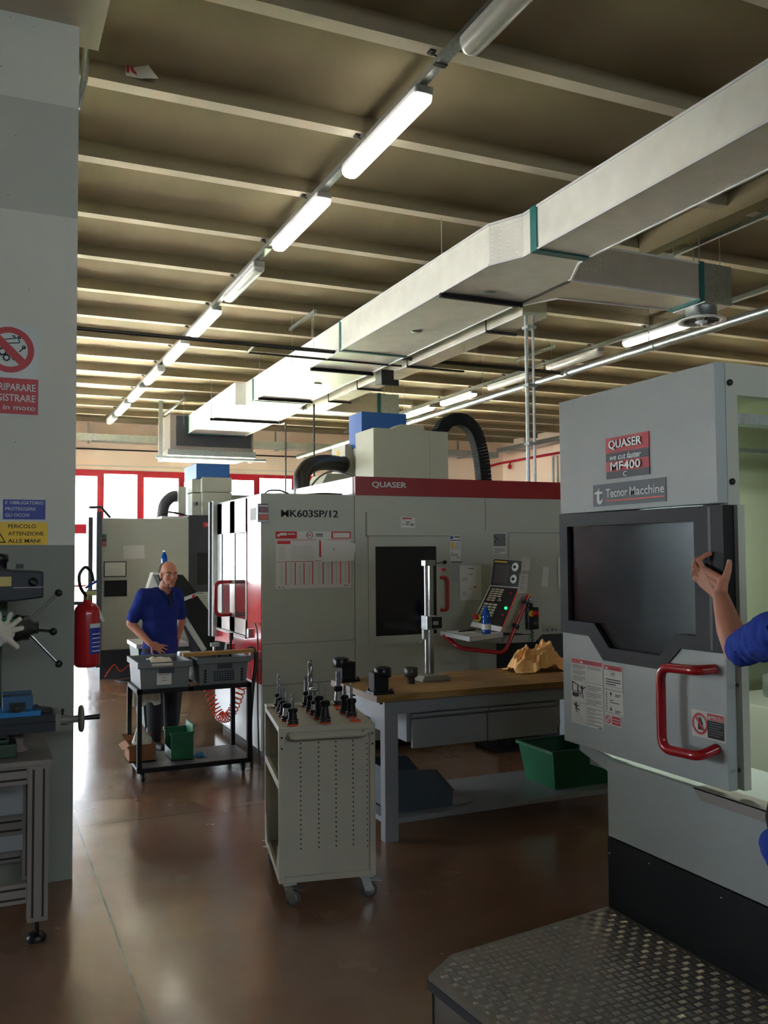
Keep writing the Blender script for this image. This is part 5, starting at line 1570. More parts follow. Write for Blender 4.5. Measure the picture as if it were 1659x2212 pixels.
# ---------------------------------------------------------------- aluminium table and bench mill
tb = thing('profile_table', 'aluminium profile table carrying the bench mill in front of the column', 'table', (-0.3, 4.8, 0))
def post(x, y, w=0.09, d_=0.09):
    m = MB().box(x, y, 0.10, x + w, y + d_, 0.824)
    for k in (0.25, 0.75):
        m.box(x + w * k - 0.005, y - 0.001, 0.12, x + w * k + 0.005, y + 0.004, 0.80, 1)
        m.box(x + w - 0.004, y + d_ * k - 0.005, 0.12, x + w + 0.001, y + d_ * k + 0.005, 0.80, 1)
    l = m.build('leg', [M_alu, M_slot], tb)
    MB().cyl((x + w / 2, y + d_ / 2, 0.03), (x + w / 2, y + d_ / 2, 0.10), 0.01).lathe((x + w / 2, y + d_ / 2, 0.0), [(0.042, 0), (0.045, 0.02), (0.03, 0.035), (0, 0.037)], 22).build('foot', M_black, l)
for x in (0.212, -0.95):
    for y in (4.522, 5.12):
        post(x, y)
def prail(y, z0, z1):
    m = MB().box(-0.86, y, z0, 0.212, y + 0.045, z1)
    for k in (0.25, 0.75):
        zz = z0 + (z1 - z0) * k
        m.box(-0.85, y - 0.001, zz - 0.005, 0.205, y + 0.004, zz + 0.005, 1)
    m.build('rail', [M_alu, M_slot], tb)
for y in (4.53, 5.15):
    prail(y, 0.735, 0.824)
    prail(y, 0.19, 0.28)
prail(5.0, 0.375, 0.465)
MB().box(-0.86, 5.05, 0.28, 0.212, 5.06, 0.735).build('back_panel', M_frost, tb)
MB().box(-1.0, 4.50, 0.824, 0.318, 5.23, 0.845).build('table_top', M_alu, tb)
ml = thing('bench_mill', 'dark blue bench milling machine with lever wheel standing on the profile table', 'bench mill', (0.0, 4.8, 0.845))
ym_ = 4.72
MB().box(-0.35, 4.60, 0.846, 0.165, 5.05, 0.91).box(-0.32, 4.62, 0.91, 0.13, 5.0, 0.945).build('base', M_millg, ml, bevel=0.008)
MB().lathe((0.165, 4.78, 0.846), [(0.06, 0), (0.06, 0.018), (0.035, 0.03), (0.04, 0.05), (0.035, 0.07), (0.04, 0.09), (0.035, 0.11), (0.04, 0.13)], 18).build('bellows', mat('bellows_pink', '8a7a76', rough=0.8), ml)
MB().box(-0.6, 4.60, 0.955, 0.335, 4.86, 1.0).box(-0.6, 4.62, 1.0, 0.335, 4.64, 1.03).box(-0.6, 4.68, 1.0, 0.335, 4.72, 1.03).box(-0.6, 4.76, 1.0, 0.335, 4.80, 1.03).box(-0.6, 4.84, 1.0, 0.335, 4.86, 1.03).build('cross_table', M_mill, ml)
MB().box(-0.25, 4.62, 0.93, 0.12, 4.9, 0.957).build('saddle', M_mill, ml)
MB().box(0.325, 4.64, 0.945, 0.36, 4.82, 1.03).build('end_bracket', M_cast, ml)
fw_ = MB().cyl((0.36, ym_, 0.985), (0.455, ym_, 0.985), 0.018).cyl((0.365, ym_, 0.985), (0.40, ym_, 0.985), 0.026).build('feed_shaft', M_cast, ml)
MB().lathe((0.448, ym_, 0.985), [(0.0, 0), (0.06, 0.004), (0.066, 0.012), (0.066, 0.02), (0.058, 0.026), (0.0, 0.022)], 28, X_).build('handwheel', M_cast, fw_)
MB().cyl((0.47, ym_ - 0.01, 0.988), (0.55, ym_ - 0.01, 0.99), 0.011, 0.013).build('crank_grip', M_black, fw_)
MB().cyl((0.375, ym_, 1.005), (0.375, ym_, 1.03), 0.006).ball((0.375, ym_, 1.032), 0.009).build('lock_screw', M_black, fw_)
MB().box(-0.12, 4.92, 0.945, 0.10, 5.15, 1.62).build('column', M_millg, ml)
MB().box(0.085, 4.80, 1.40, 0.12, 4.86, 1.62).build('slide', M_millg, ml)
hv = [( -0.30, 1.735), (0.11, 1.735), (0.14, 1.728), (0.272, 1.722), (0.272, 1.597), (0.14, 1.583), (-0.30, 1.575)]
hd2 = MB().prism(hv, 4.56, 4.98, 'xz').build('belt_housing', M_mill, ml, bevel=0.008)
MB().box(0.14, 4.555, 1.645, 0.274, 4.562, 1.65).build('housing_seam', M_alu, hd2)
MB().lathe((0.225, 4.56, 1.672), [(0.022, 0), (0.02, 0.014), (0.0, 0.016)], 16, NY_).bar((0.213, 4.545, 1.68), (0.237, 4.545, 1.664), 0.008, 0.012).build('speed_knob', M_black, hd2)
MB().box(0.155, 4.75, 1.733, 0.19, 4.80, 1.757).build('motor_button', M_black, hd2)
MB().lathe((0.08, 4.75, 1.735), [(0.035, 0), (0.035, 0.03), (0.042, 0.035), (0.042, 0.07), (0, 0.075)], 20).build('top_cap', M_black, hd2)
MB().rect((0.06, 4.558, 1.655), X_, Z_, 0, 0, 0.07, 0.045).build('speed_chart', mat('chart_yellow', 'c9b86e', rough=0.6), hd2, recalc=False)
MB().rect((0.055, 4.91, 1.49), X_, Z_, 0, 0, 0.05, 0.07).build('warning_sticker', M_signw, ml, recalc=False)
MB().cyl((0.02, 4.75, 1.20), (0.02, 4.75, 1.58), 0.045).cyl((0.02, 4.75, 1.12), (0.02, 4.75, 1.2), 0.028).build('spindle', M_dsteel, ml)
MB().box(-0.1, 4.68, 1.36, 0.1, 4.9, 1.52).build('head_casting', M_mill, ml, bevel=0.015)
hub = MB().lathe((0.09, ym_, 1.445), [(0.055, 0), (0.055, 0.06), (0.065, 0.065), (0.065, 0.085), (0.06, 0.09), (0.06, 0.125), (0.045, 0.13), (0.03, 0.15), (0.03, 0.17), (0, 0.172)], 24, X_).build('feed_hub', M_dsteel, ml)
def lever(p, q, m):
    l = MB().cyl(p, q, 0.0075, n=10).build('lever', m, ml)
    MB().ball(q, 0.019).build('knob', M_black, l)
lever((0.215, ym_, 1.475), (0.352, ym_, 1.612), M_cast)
lever((0.215, ym_, 1.42), (0.355, ym_, 1.262), M_steel)
lever((0.24, ym_ - 0.01, 1.435), (0.322, 4.62, 1.43), M_steel)
vz = thing('machine_vise', 'blue machine vise clamped on the bench mill table', 'vise', (0.16, 4.72, 1.03))
MB().box(0.03, 4.62, 1.03, 0.27, 4.82, 1.055).build('base', M_viseb, vz, bevel=0.004)
vj = MB().box(0.10, 4.66, 1.055, 0.235, 4.72, 1.125)
vj.build('moving_jaw', M_vise, vz, bevel=0.004)
MB().box(0.10, 4.77, 1.055, 0.235, 4.81, 1.13).build('fixed_jaw', M_vise, vz, bevel=0.004)
MB().box(0.105, 4.715, 1.10, 0.23, 4.735, 1.128).build('jaw_plate', M_dsteel, vz)
MB().box(0.135, 4.63, 1.055, 0.20, 4.66, 1.095).cyl((0.168, 4.55, 1.075), (0.168, 4.64, 1.075), 0.012).build('screw_nut', M_black, vz)
o = MB().obox((0.275, 4.70, 1.048), 0.04, 0.03, 0.012, Matrix.Rotation(0.15, 3, 'Y')).box(0.245, 4.68, 1.05, 0.262, 4.72, 1.072).build('clamp_block', M_black, bevel=0.003)
tag(o, 'small black clamp block lying beside the blue vise', 'clamp')
gl = thing('work_glove', 'white work glove hung on the bench mill lever hub', 'glove', (0.1, 4.62, 1.45))
g = MB().ball((0.10, 4.63, 1.435), 0.055, 1.0, 0.5, 1.0)
for dx, dz, an in ((0.045, 0.01, 0.2), (0.04, 0.04, 0.6), (0.015, 0.055, 1.1), (-0.02, 0.055, 1.6), (0.03, -0.05, -0.6)):
    g.tube([(0.10 + dx * 0.6, 4.625, 1.435 + dz * 0.6), (0.10 + dx + 0.035 * math.cos(an), 4.615, 1.435 + dz + 0.035 * math.sin(an))], [0.017, 0.012], 10)
    g.ball((0.10 + dx + 0.035 * math.cos(an), 4.615, 1.435 + dz + 0.035 * math.sin(an)), 0.0125)
g.build('hand_part', M_cloth, gl, subs=1)
MB().tube([(0.05, 4.63, 1.48), (0.10, 4.62, 1.50), (0.15, 4.625, 1.485)], 0.014, 8).build('green_cuff', M_green, gl)
MB().ball((0.065, 4.61, 1.395), 0.035, 1.1, 0.5, 0.9).build('logo_patch', M_paperg, gl)
rg = []
for i in range(25):
    a = math.pi * (-0.5 + i / 24)
    rg.append((0.03 + 0.05 * math.cos(a), 4.585, 0.925 + 0.055 * math.sin(a)))
o = MB().tube(rg, 0.009, 8).build('base_handwheel', M_cast, ml)

# ---------------------------------------------------------------- fire extinguisher on the side of the column
fx = thing('fire_extinguisher', 'red fire extinguisher hung on the side of the painted column', 'fire extinguisher', (0.585, 5.65, 1.12))
ex, ey = 0.583, 5.65
MB().lathe((ex, ey, 1.13), [(0.0, 0.012), (0.06, 0.0), (0.072, 0.012), (0.076, 0.03), (0.076, 0.315), (0.07, 0.35), (0.05, 0.375), (0.025, 0.385), (0.022, 0.40)], 32).build('cylinder', M_exting, fx)
lb = []
for i in range(9):
    a = R(-75 + 10 * i) - 0.15
    lb.append((ex + 0.0768 * math.cos(a), ey + 0.0768 * math.sin(a)))
m = MB()
m.add([(x, y, z) for z in (1.21, 1.39) for x, y in lb], [(i, i + 1, 10 + i, 9 + i) for i in range(8)])
m.build('instruction_label', M_signb, fx)
m = MB()
lb2 = [(ex + 0.0772 * math.cos(R(-83 + 10 * i)), ey + 0.0772 * math.sin(R(-83 + 10 * i))) for i in range(9)]
for z in (1.225, 1.25, 1.275, 1.30, 1.325):
    m.add([(x, y, zz) for zz in (z, z + 0.006) for x, y in lb2[1:8]], [(i, i + 1, 8 + i, 7 + i) for i in range(6)])
m.add([(x, y, zz) for zz in (1.365, 1.39) for x, y in lb2], [(i, i + 1, 10 + i, 9 + i) for i in range(8)])
m.build('label_print', M_signw, fx)
v = MB().cyl((ex, ey, 1.52), (ex, ey, 1.565), 0.022).box(ex - 0.02, ey - 0.015, 1.555, ex + 0.05, ey + 0.015, 1.58).build('valve', M_brass, fx)
MB().bar((ex - 0.01, ey, 1.60), (ex + 0.06, ey - 0.02, 1.645), 0.02, 0.012).build('lever', M_signb, v)
MB().bar((ex - 0.0, ey, 1.585), (ex + 0.075, ey - 0.02, 1.585), 0.018, 0.008).build('carry_handle', M_dsteel, v)
MB().tube(smooth_path([(ex - 0.01, ey - 0.02, 1.555), (ex - 0.045, ey - 0.06, 1.61), (ex - 0.052, ey - 0.07, 1.68), (ex - 0.02, ey - 0.06, 1.725), (ex + 0.015, ey - 0.04, 1.70), (ex + 0.03, ey - 0.03, 1.64)], 7), 0.010, 10).build('hose', M_black, fx)
MB().box(0.483, ey - 0.02, 1.25, ex - 0.06, ey + 0.02, 1.29).box(0.483, ey - 0.015, 1.50, ex - 0.01, ey + 0.015, 1.52).build('wall_bracket', M_black, fx)
t = MB().add([(ex + 0.07, ey - 0.02, 1.47), (ex + 0.10, ey - 0.03, 1.40), (ex + 0.085, ey - 0.03, 1.395), (ex + 0.065, ey - 0.02, 1.43)], [(0, 1, 2, 3)]).build('check_tag', M_paper, fx)

# ---------------------------------------------------------------- black trolley with crates
tr = thing('black_trolley', 'black steel trolley with two grey crates on top beside the red machine flank', 'trolley', (1.58, 7.5, 0))
tx0, tx1, ty0, ty1 = 1.13, 2.05, 7.24, 7.80
for x in (tx0, tx1 - 0.035):
    for y in (ty0, ty1 - 0.035):
        MB().box(x, y, 0.10, x + 0.035, y + 0.035, 0.735).build('leg', M_blackm, tr)
MB().box(tx0, ty0, 0.70, tx1, ty0 + 0.035, 0.735).box(tx0, ty1 - 0.035, 0.70, tx1, ty1, 0.735).box(tx0, ty0, 0.70, tx0 + 0.035, ty1, 0.735).box(tx1 - 0.035, ty0, 0.70, tx1, ty1, 0.735).box(tx0 + 0.4, ty0, 0.705, tx0 + 0.44, ty1, 0.73).build('top_frame', M_blackm, tr)
MB().box(tx0, ty0, 0.098, tx1, ty1, 0.125).build('lower_shelf', mat('shelf_rubber', '5a5b5d', rough=0.5, var=0.2, vs_=40), tr)
MB().box(tx0, ty0 - 0.002, 0.085, tx1, ty0 + 0.02, 0.12).build('shelf_edge', M_blackm, tr)
def castor(root, x, y, r, h, an=0.3):
    c = MB().box(x - 0.03, y - 0.03, h - 0.006, x + 0.03, y + 0.03, h)
    ca, sa = math.cos(an), math.sin(an)
    off = Vector((ca, sa, 0)) * 0.02
    ax = Vector((-sa, ca, 0))
    for s in (-1, 1):
        p = Vector((x, y, h - 0.005)) + ax * 0.017 * s
        q = Vector((x, y, r)) + off + ax * 0.017 * s
        c.bar(p, q, 0.006, 0.035, up=(ca, sa, 0))
    f = c.build('castor', M_galv, root)
    w = Vector((x, y, r)) + off
    MB().lathe(w - ax * 0.012, [(r * 0.75, 0), (r, 0.004), (r, 0.02), (r * 0.75, 0.024)], 24, ax).build('wheel', M_black, f)
    MB().lathe(w - ax * 0.0125, [(0.006, -0.003), (r * 0.5, -0.001), (r * 0.75, 0.001), (r * 0.75, 0.024), (r * 0.5, 0.026), (0.006, 0.028)], 20, ax).build('hub', M_rubber, f)
for x in (tx0 + 0.05, tx1 - 0.06):
    for y in (ty0 + 0.05, ty1 - 0.06):
        castor(tr, x, y, 0.038, 0.098, 1.2)
def crate(name, label, x0, y0, z0, x1, y1, z1, m, group=None, perf=False, note=False):
    t = thing(name, label, 'crate', ((x0 + x1) / 2, (y0 + y1) / 2, z0), 0, group)
    b = MB()
    i = 0.03
    w = 0.008
    def R4(a, z):
        return [(x0 + a, y0 + a, z), (x1 - a, y0 + a, z), (x1 - a, y1 - a, z), (x0 + a, y1 - a, z)]
    loops = [R4(i, z0), R4(i * 0.6, z1 - 0.05), R4(0.008, z1 - 0.05), R4(0.0, z1 - 0.045), R4(0, z1), R4(w * 1.6, z1), R4(i * 0.6 + w, z1 - 0.02), R4(i + w, z0 + w)]
    vs = [p for l in loops for p in l]
    fs = [(3, 2, 1, 0)]
    for k in range(len(loops) - 1):
        for j in range(4):
            fs.append((4 * k + j, 4 * k + (j + 1) % 4, 4 * k + 4 + (j + 1) % 4, 4 * k + 4 + j))
    n = 4 * (len(loops) - 1)
    fs.append((n, n + 1, n + 2, n + 3))
    b.add(vs, fs)
    b.build('body', m, t)
    MB().box((x0 + x1) / 2 - 0.05, y0 + 0.012, z1 - 0.085, (x0 + x1) / 2 + 0.07, y0 + 0.02, z1 - 0.055).box((x0 + x1) / 2 - 0.05, y0 + 0.010, z1 - 0.092, (x0 + x1) / 2 + 0.07, y0 + 0.02, z1 - 0.085).build('hand_grip', M_char, t)
    if perf:
        b = MB()
        for j in range(8):
            for k in range(5):
                b.box(x0 + 0.14 + 0.022 * j, y0 + 0.016, z0 + 0.03 + 0.017 * k, x0 + 0.152 + 0.022 * j, y0 + 0.030, z0 + 0.038 + 0.017 * k)
        for s in (x0 + 0.06, x1 - 0.075):
            for k in range(5):
                b.box(s, y0 + 0.016, z0 + 0.02 + 0.022 * k, s + 0.018, y0 + 0.030, z0 + 0.034 + 0.022 * k)
        b.build('dot_pattern', M_blackm, t)
    if note:
        b = MB().box(x0 + 0.15, y0 + 0.018, z0 + 0.03, x0 + 0.265, y0 + 0.021, z0 + 0.125).build('paper_label', M_paper, t)
        d = MB()
        for k, (a, e) in enumerate(((0.1, 0.85), (0.35, 0.6), (0.3, 0.7))):
            d.rect((x0 + 0.15, y0 + 0.0172, z0 + 0.03), X_, Z_, 0.115 * a, 0.075 - 0.022 * k, 0.115 * e, 0.079 - 0.022 * k)
        d.build('print', M_inkg, b, recalc=False)
    return t
crate('plastic_crate', 'grey plastic crate with a paper label on the black trolley', 1.128, 7.22, 0.7355, 1.558, 7.80, 0.947, M_bin, 'grey crates on the trolley', note=True)
crate('plastic_crate', 'grey perforated crate on the black trolley beside the red machine flank', 1.60, 7.24, 0.7355, 2.04, 7.80, 0.955, M_bin, 'grey crates on the trolley', perf=True)
def crumple(name, label, cat, m, c, sx, sy, h, seed, n=34, amp=1.0, sag=0.0, two=None):
    """crumpled cloth: a noisy folded heap with thickness"""
    b = MB()
    off = Vector((seed * 3.7, seed * 1.3, seed * 2.1))
    vs = []
    for i in range(n + 1):
        for j in range(n + 1):
            u, v = 2 * i / n - 1, 2 * j / n - 1
            rr = min(1.0, math.hypot(u, v) / 1.15)
            q = Vector((u * 2.1, v * 2.1, 0)) + off
            f1 = noise.noise(q)
            f2 = noise.noise(q * 2.3 + Vector((5, 1, 2)))
            rdg = 1 - abs(noise.noise(q * 1.7 + Vector((9, 9, 1)))) * 2
            rdg += 0.45 * (1 - abs(noise.noise(q * 4.1 + Vector((2, 5, 1)))) * 2.4)
            hh = h * (1 - rr ** 2.2) * (0.45 + 0.35 * f1 + 0.25 * f2 + 0.35 * rdg * amp)
            px = u * sx * (1 + 0.22 * noise.noise(q + Vector((3, 7, 4)))) + 0.25 * sx * f2 * (1 - rr)
            py = v * sy * (1 + 0.22 * noise.noise(q + Vector((8, 2, 6)))) + 0.25 * sy * f1 * (1 - rr)
            vs.append((c[0] + px, c[1] + py, c[2] + max(0.006, hh)))
    fs = [(i * (n + 1) + j, (i + 1) * (n + 1) + j, (i + 1) * (n + 1) + j + 1, i * (n + 1) + j + 1) for i in range(n) for j in range(n)]
    b.add(vs, fs, True)
    o = b.build(name, m)
    md = o.modifiers.new('thick', 'SOLIDIFY')
    md.thickness = 0.004
    md = o.modifiers.new('round', 'SUBSURF')
    md.levels = md.render_levels = 1
    tag(o, label, cat)
    return o
def hang_cloth(name, label, cat, m, x0, x1, y, z0, z1, seed, bulge=0.02):
    b = MB()
    n = 18
    vs = []
    for i in range(n + 1):
        for j in range(n + 1):
            u, v = i / n, j / n
            q = Vector((u * 4 + seed, v * 0.8, seed))
            z = z1 - (z1 - z0) * v * (0.8 + 0.25 * noise.noise(Vector((u * 2.5, seed, 0))))
            vs.append((x0 + (x1 - x0) * (u + 0.1 * v * noise.noise(q)), y + bulge * noise.noise(q * 1.5) + 0.004 * v, z))
    fs = [(i * (n + 1) + j, (i + 1) * (n + 1) + j, (i + 1) * (n + 1) + j + 1, i * (n + 1) + j + 1) for i in range(n) for j in range(n)]
    o = b.add(vs, fs, True).build(name, m)
    md = o.modifiers.new('thick', 'SOLIDIFY')
    md.thickness = 0.005
    tag(o, label, cat)
    return o
# cloth over the crate rim
b = MB()
n = 16
vs = []
for i in range(n + 1):
    for j in range(n + 1):
        u, v = i / n, j / n
        yy = 7.24 + 0.02 - 0.005 + 0.26 * v
        zz = 0.955 + 0.03 * math.sin(v * 3) * (0.6 + noise.noise(Vector((u * 3, v * 3, 4)))) - 0.02 * v
        if v < 0.12:
            zz = 0.955 - (0.12 - v) * 0.35
            yy = 7.222 - 0.006
        vs.append((1.235 + 0.165 * u + 0.01 * noise.noise(Vector((v * 3, u, 1))), yy, zz))
fs = [(i * (n + 1) + j, (i + 1) * (n + 1) + j, (i + 1) * (n + 1) + j + 1, i * (n + 1) + j + 1) for i in range(n) for j in range(n)]
o = b.add(vs, fs, True).build('cream_rag', M_cloth)
o.modifiers.new('thick', 'SOLIDIFY').thickness = 0.006
tag(o, 'cream rag draped over the rim of the labelled grey crate', 'rag')
hang_cloth('white_towel', 'white towel hanging under the trolley top in front of the dark trousers', 'towel', M_cloth, 1.19, 1.41, 7.83, 0.46, 0.73, 3, 0.03)
o = MB().bar((1.51, 7.38, 0.975), (2.10, 7.36, 0.985), 0.06, 0.028).build('wooden_strip', M_woodp)
tag(o, 'pale wooden strip lying across the two grey crates', 'wood strip')
o = MB().box(1.50, 7.46, 0.955, 1.60, 7.56, 0.985).box(1.505, 7.465, 0.985, 1.595, 7.555, 0.99).build('white_carton', M_white, bevel=0.003)
tag(o, 'small white carton lying on the crate rims behind the wooden strip', 'carton')
t = thing('air_gun', 'small air fitting with a chrome nozzle standing in the perforated crate', 'air fitting', (1.80, 7.5, 0.9))
MB().cyl((1.80, 7.50, 0.75), (1.80, 7.50, 1.03), 0.014).build('stem', M_steel, t)
MB().box(1.77, 7.48, 1.02, 1.84, 7.53, 1.05).build('nozzle', M_galv, t)
o = MB().cyl((1.95, 7.6, 0.75), (1.97, 7.6, 1.10), 0.012).cyl((1.97, 7.6, 1.06), (1.97, 7.6, 1.12), 0.02).build('dark_rod', M_black)
tag(o, 'dark tool rod standing up out of the perforated crate', 'rod')
o = MB().obox((1.87, 7.62, 1.0), 0.045, 0.008, 0.05, Matrix.Rotation(0.2, 3, 'Y')).box(1.86, 7.615, 0.74, 1.88, 7.63, 0.96).build('flat_blade', M_char)
tag(o, 'dark flat plate standing in the perforated crate near the red flank', 'plate')
# things on the lower shelf
t = thing('cardboard_box', 'open brown cardboard box on the lower trolley shelf', 'box', (1.2, 7.57, 0.125))
MB().box(1.10, 7.45, 0.126, 1.31, 7.46, 0.265).box(1.10, 7.69, 0.126, 1.31, 7.70, 0.265).box(1.10, 7.46, 0.126, 1.11, 7.69, 0.265).box(1.30, 7.46, 0.126, 1.31, 7.69, 0.265).box(1.10, 7.45, 0.1255, 1.31, 7.70, 0.135).build('walls', M_card, t)
MB().add([(1.10, 7.70, 0.265), (1.31, 7.70, 0.265), (1.33, 7.78, 0.30), (1.09, 7.78, 0.30)], [(0, 1, 2, 3)]).add([(1.10, 7.45, 0.265), (1.10, 7.70, 0.265), (1.05, 7.7, 0.235), (1.05, 7.46, 0.235)], [(0, 1, 2, 3)]).build('flap', M_card, t)
crumple('work_gloves', 'pale crumpled work gloves piled in the brown cardboard box', 'gloves', M_cloth, (1.225, 7.58, 0.20), 0.085, 0.09, 0.22, 5, 22)
t = thing('green_bin', 'open fronted green plastic bin on the lower trolley shelf', 'bin', (1.5, 7.5, 0.125))
MB().box(1.42, 7.38, 0.126, 1.60, 7.385, 0.345).box(1.42, 7.655, 0.126, 1.60, 7.66, 0.345).box(1.595, 7.385, 0.126, 1.60, 7.655, 0.40).box(1.42, 7.38, 0.1255, 1.60, 7.66, 0.131).box(1.42, 7.385, 0.126, 1.425, 7.655, 0.21).build('shell', M_green, t)
MB().box(1.412, 7.372, 0.335, 1.608, 7.38, 0.35).box(1.412, 7.66, 0.335, 1.608, 7.668, 0.35).box(1.60, 7.372, 0.39, 1.612, 7.668, 0.405).build('rim', M_green, t)
crumple('blue_rag', 'small blue rag on the lower trolley shelf beside the green bin', 'rag', M_viseb, (1.67, 7.46, 0.125), 0.045, 0.05, 0.045, 9, 16)
# things between the trolley and the machines
t = thing('waste_container', 'dark green waste container standing behind the legs of the man', 'container', (1.66, 9.5, 0))
MB().hexa([(1.52, 9.25, 0.06), (1.86, 9.25, 0.06), (1.86, 9.75, 0.06), (1.52, 9.75, 0.06)], [(1.44, 9.2, 0.86), (1.92, 9.2, 0.86), (1.92, 9.8, 0.86), (1.44, 9.8, 0.86)]).build('body', M_millg, t)
MB().box(1.42, 9.18, 0.86, 1.94, 9.82, 0.90).build('rim', M_machw, t)
MB().box(1.55, 9.3, 0, 1.6, 9.35, 0.06).box(1.78, 9.3, 0, 1.83, 9.35, 0.06).box(1.55, 9.65, 0, 1.6, 9.7, 0.06).box(1.78, 9.65, 0, 1.83, 9.7, 0.06).build('foot', M_black, t)
cl = []
for i in range(420):
    s = i / 419
    k = s * 2 * math.pi * 24
    c = Vector((1.90, 8.28, 0.66)).lerp(Vector((2.19, 7.98, 0.66)), s) + Vector((0, 0, -0.36 * math.sin(math.pi * s)))
    tg = Vector((0.29, -0.30, -0.36 * math.pi * math.cos(math.pi * s))).normalized()
    u = tg.cross(Vector((0.7, 0.7, 0))).normalized()
    w = tg.cross(u)
    cl.append(c + (u * math.cos(k) + w * math.sin(k)) * 0.042)
t = thing('coiled_air_hose', 'red coiled air hose hanging by the machine flank behind the trolley', 'air hose', (2.05, 8.1, 0.6))
MB().tube(cl, 0.0055, 6).build('coil', M_orange, t)
MB().tube([(2.19, 7.98, 0.66), (2.21, 7.95, 0.80), (2.20, 7.9, 0.9)], 0.008, 6).tube([(1.90, 8.28, 0.66), (1.9, 8.1, 0.75), (1.95, 7.8, 0.80)], 0.008, 6).build('tail', M_orange, t)
o = MB().tube(smooth_path([(2.10, 7.42, 0.0), (2.09, 7.42, 0.35), (2.115, 7.42, 0.7), (2.14, 7.42, 0.9), (2.11, 7.43, 1.0), (2.05, 7.44, 0.97)], 8), 0.016, 8).tube(smooth_path([(2.19, 7.5, 0.0), (2.17, 7.47, 0.4), (2.16, 7.45, 0.85), (2.19, 7.55, 1.1), (2.21, 7.7, 1.18)], 8), 0.007, 6).build('grey_hose', M_dsteel)
tag(o, 'grey hoses hanging down between the trolley and the red machine flank', 'hose')
cb = smooth_path([(1.75, 13.2, 0.012), (1.95, 13.0, 0.012), (2.05, 13.2, 0.05), (1.9, 13.25, 0.012), (1.8, 13.05, 0.012), (2.1, 12.95, 0.012), (2.3, 13.15, 0.012)], 8)
o = MB().tube(cb, 0.011, 6).build('floor_cable', M_char)
tag(o, 'tangled dark cable lying on the floor before the far grey machine', 'cable')
cb = smooth_path([(1.62, 13.3, 0.06), (1.75, 13.35, 0.22), (1.85, 13.4, 0.12), (2.0, 13.4, 0.2), (2.15, 13.35, 0.05), (2.3, 13.3, 0.02)], 8)
o = MB().tube(cb, 0.008, 6).build('orange_cable', M_orange)
tag(o, 'thin orange cable looped at the foot of the far grey machine', 'cable')

# ---------------------------------------------------------------- tool cart
CX, CY, CR = 1.40, 4.44, R(-10.76)
cart = thing('tool_cart', 'beige perforated steel tool cart on castors holding drills in red bushings', 'tool cart', (CX, CY, 0), CR)
W, D, ZT_, ZB_ = 0.506, 0.697, 0.905, 0.118
def CB():
    return MB()
CB().box(0, 0, ZT_ - 0.028, W, D, ZT_).build('top_plate', M_cart, cart, bevel=0.003, local=True)
CB().box(0, 0.60, ZT_ - 0.004, W, D, ZT_ + 0.012).build('rear_ledge', M_cart, cart, bevel=0.003, local=True)
fr_ = CB()
p_ = 0.03
for x in (0, W - p_):
    for y in (0, D - p_):
        fr_.box(x, y, ZB_, x + p_, y + p_, ZT_ - 0.026)
for y in (0, D - p_):
    fr_.box(p_, y, ZB_, W - p_, y + p_, ZB_ + 0.03).box(p_, y, ZT_ - 0.05, W - p_, y + p_, ZT_ - 0.028)
for x in (0, W - 0.02):
    fr_.box(x, p_, ZB_, x + 0.02, D - p_, ZB_ + 0.035).box(x, p_, 0.585, x + 0.02, D - p_, 0.625)
fr_.build('frame', M_cart, cart, bevel=0.002, local=True)
for y in (p_, D - p_):
    s = 1 if y < 0.3 else -1
    CB().prism([(y, ZB_ + 0.035), (y + 0.10 * s, ZB_ + 0.035), (y + 0.02 * s, ZB_ + 0.18), (y, ZB_ + 0.18)], 0.0, 0.012, 'yz').build('gusset', M_cart, cart, local=True)
fp = CB().box(p_, 0.014, ZB_ + 0.03, W - p_, 0.020, ZT_ - 0.05).build('front_panel', M_cart, cart, local=True)
h = CB()
for cx_ in (0.225, 0.41, 0.59, 0.77):
    for k in range(24):
        z = 0.842 - k * 0.0243
        h.disc((0, 0.0132, 0), X_, Z_, W * cx_, z, 0.0042, n=10)
for k in range(20):
    h.disc((0, 0.0132, 0), X_, Z_, W - p_ - 0.012, 0.80 - k * 0.028, 0.0035, n=8)
h.build('dot_pattern', M_blackm, fp, recalc=False, local=True)
h = CB()
for x in (0.015, W - 0.015):
    for z in (0.855, 0.80):
        h.lathe((x, -0.001, z), [(0.0055, 0), (0.0055, 0.002), (0, 0.003)], 10, NY_)
h.build('rivet', M_dsteel, cart, local=True)
CB().box(p_, D - 0.02, ZB_ + 0.03, W - p_, D - 0.014, ZT_ - 0.05).build('back_panel', M_cart, cart, local=True)
CB().box(0.01, 0.02, ZB_ + 0.005, W - 0.01, D - 0.02, ZB_ + 0.015).build('bottom_shelf', M_cart, cart, local=True)
CB().box(0.01, 0.02, 0.60, W - 0.01, D - 0.02, 0.612).build('shelf', M_cart, cart, local=True)
CB().tube(round_path([(0.055, 0.0, 0.868), (0.055, -0.055, 0.862), (W - 0.06, -0.055, 0.862), (W - 0.06, 0.0, 0.868)], 0.045, 6), 0.0125, 12).build('push_handle', M_cart, cart, local=True)
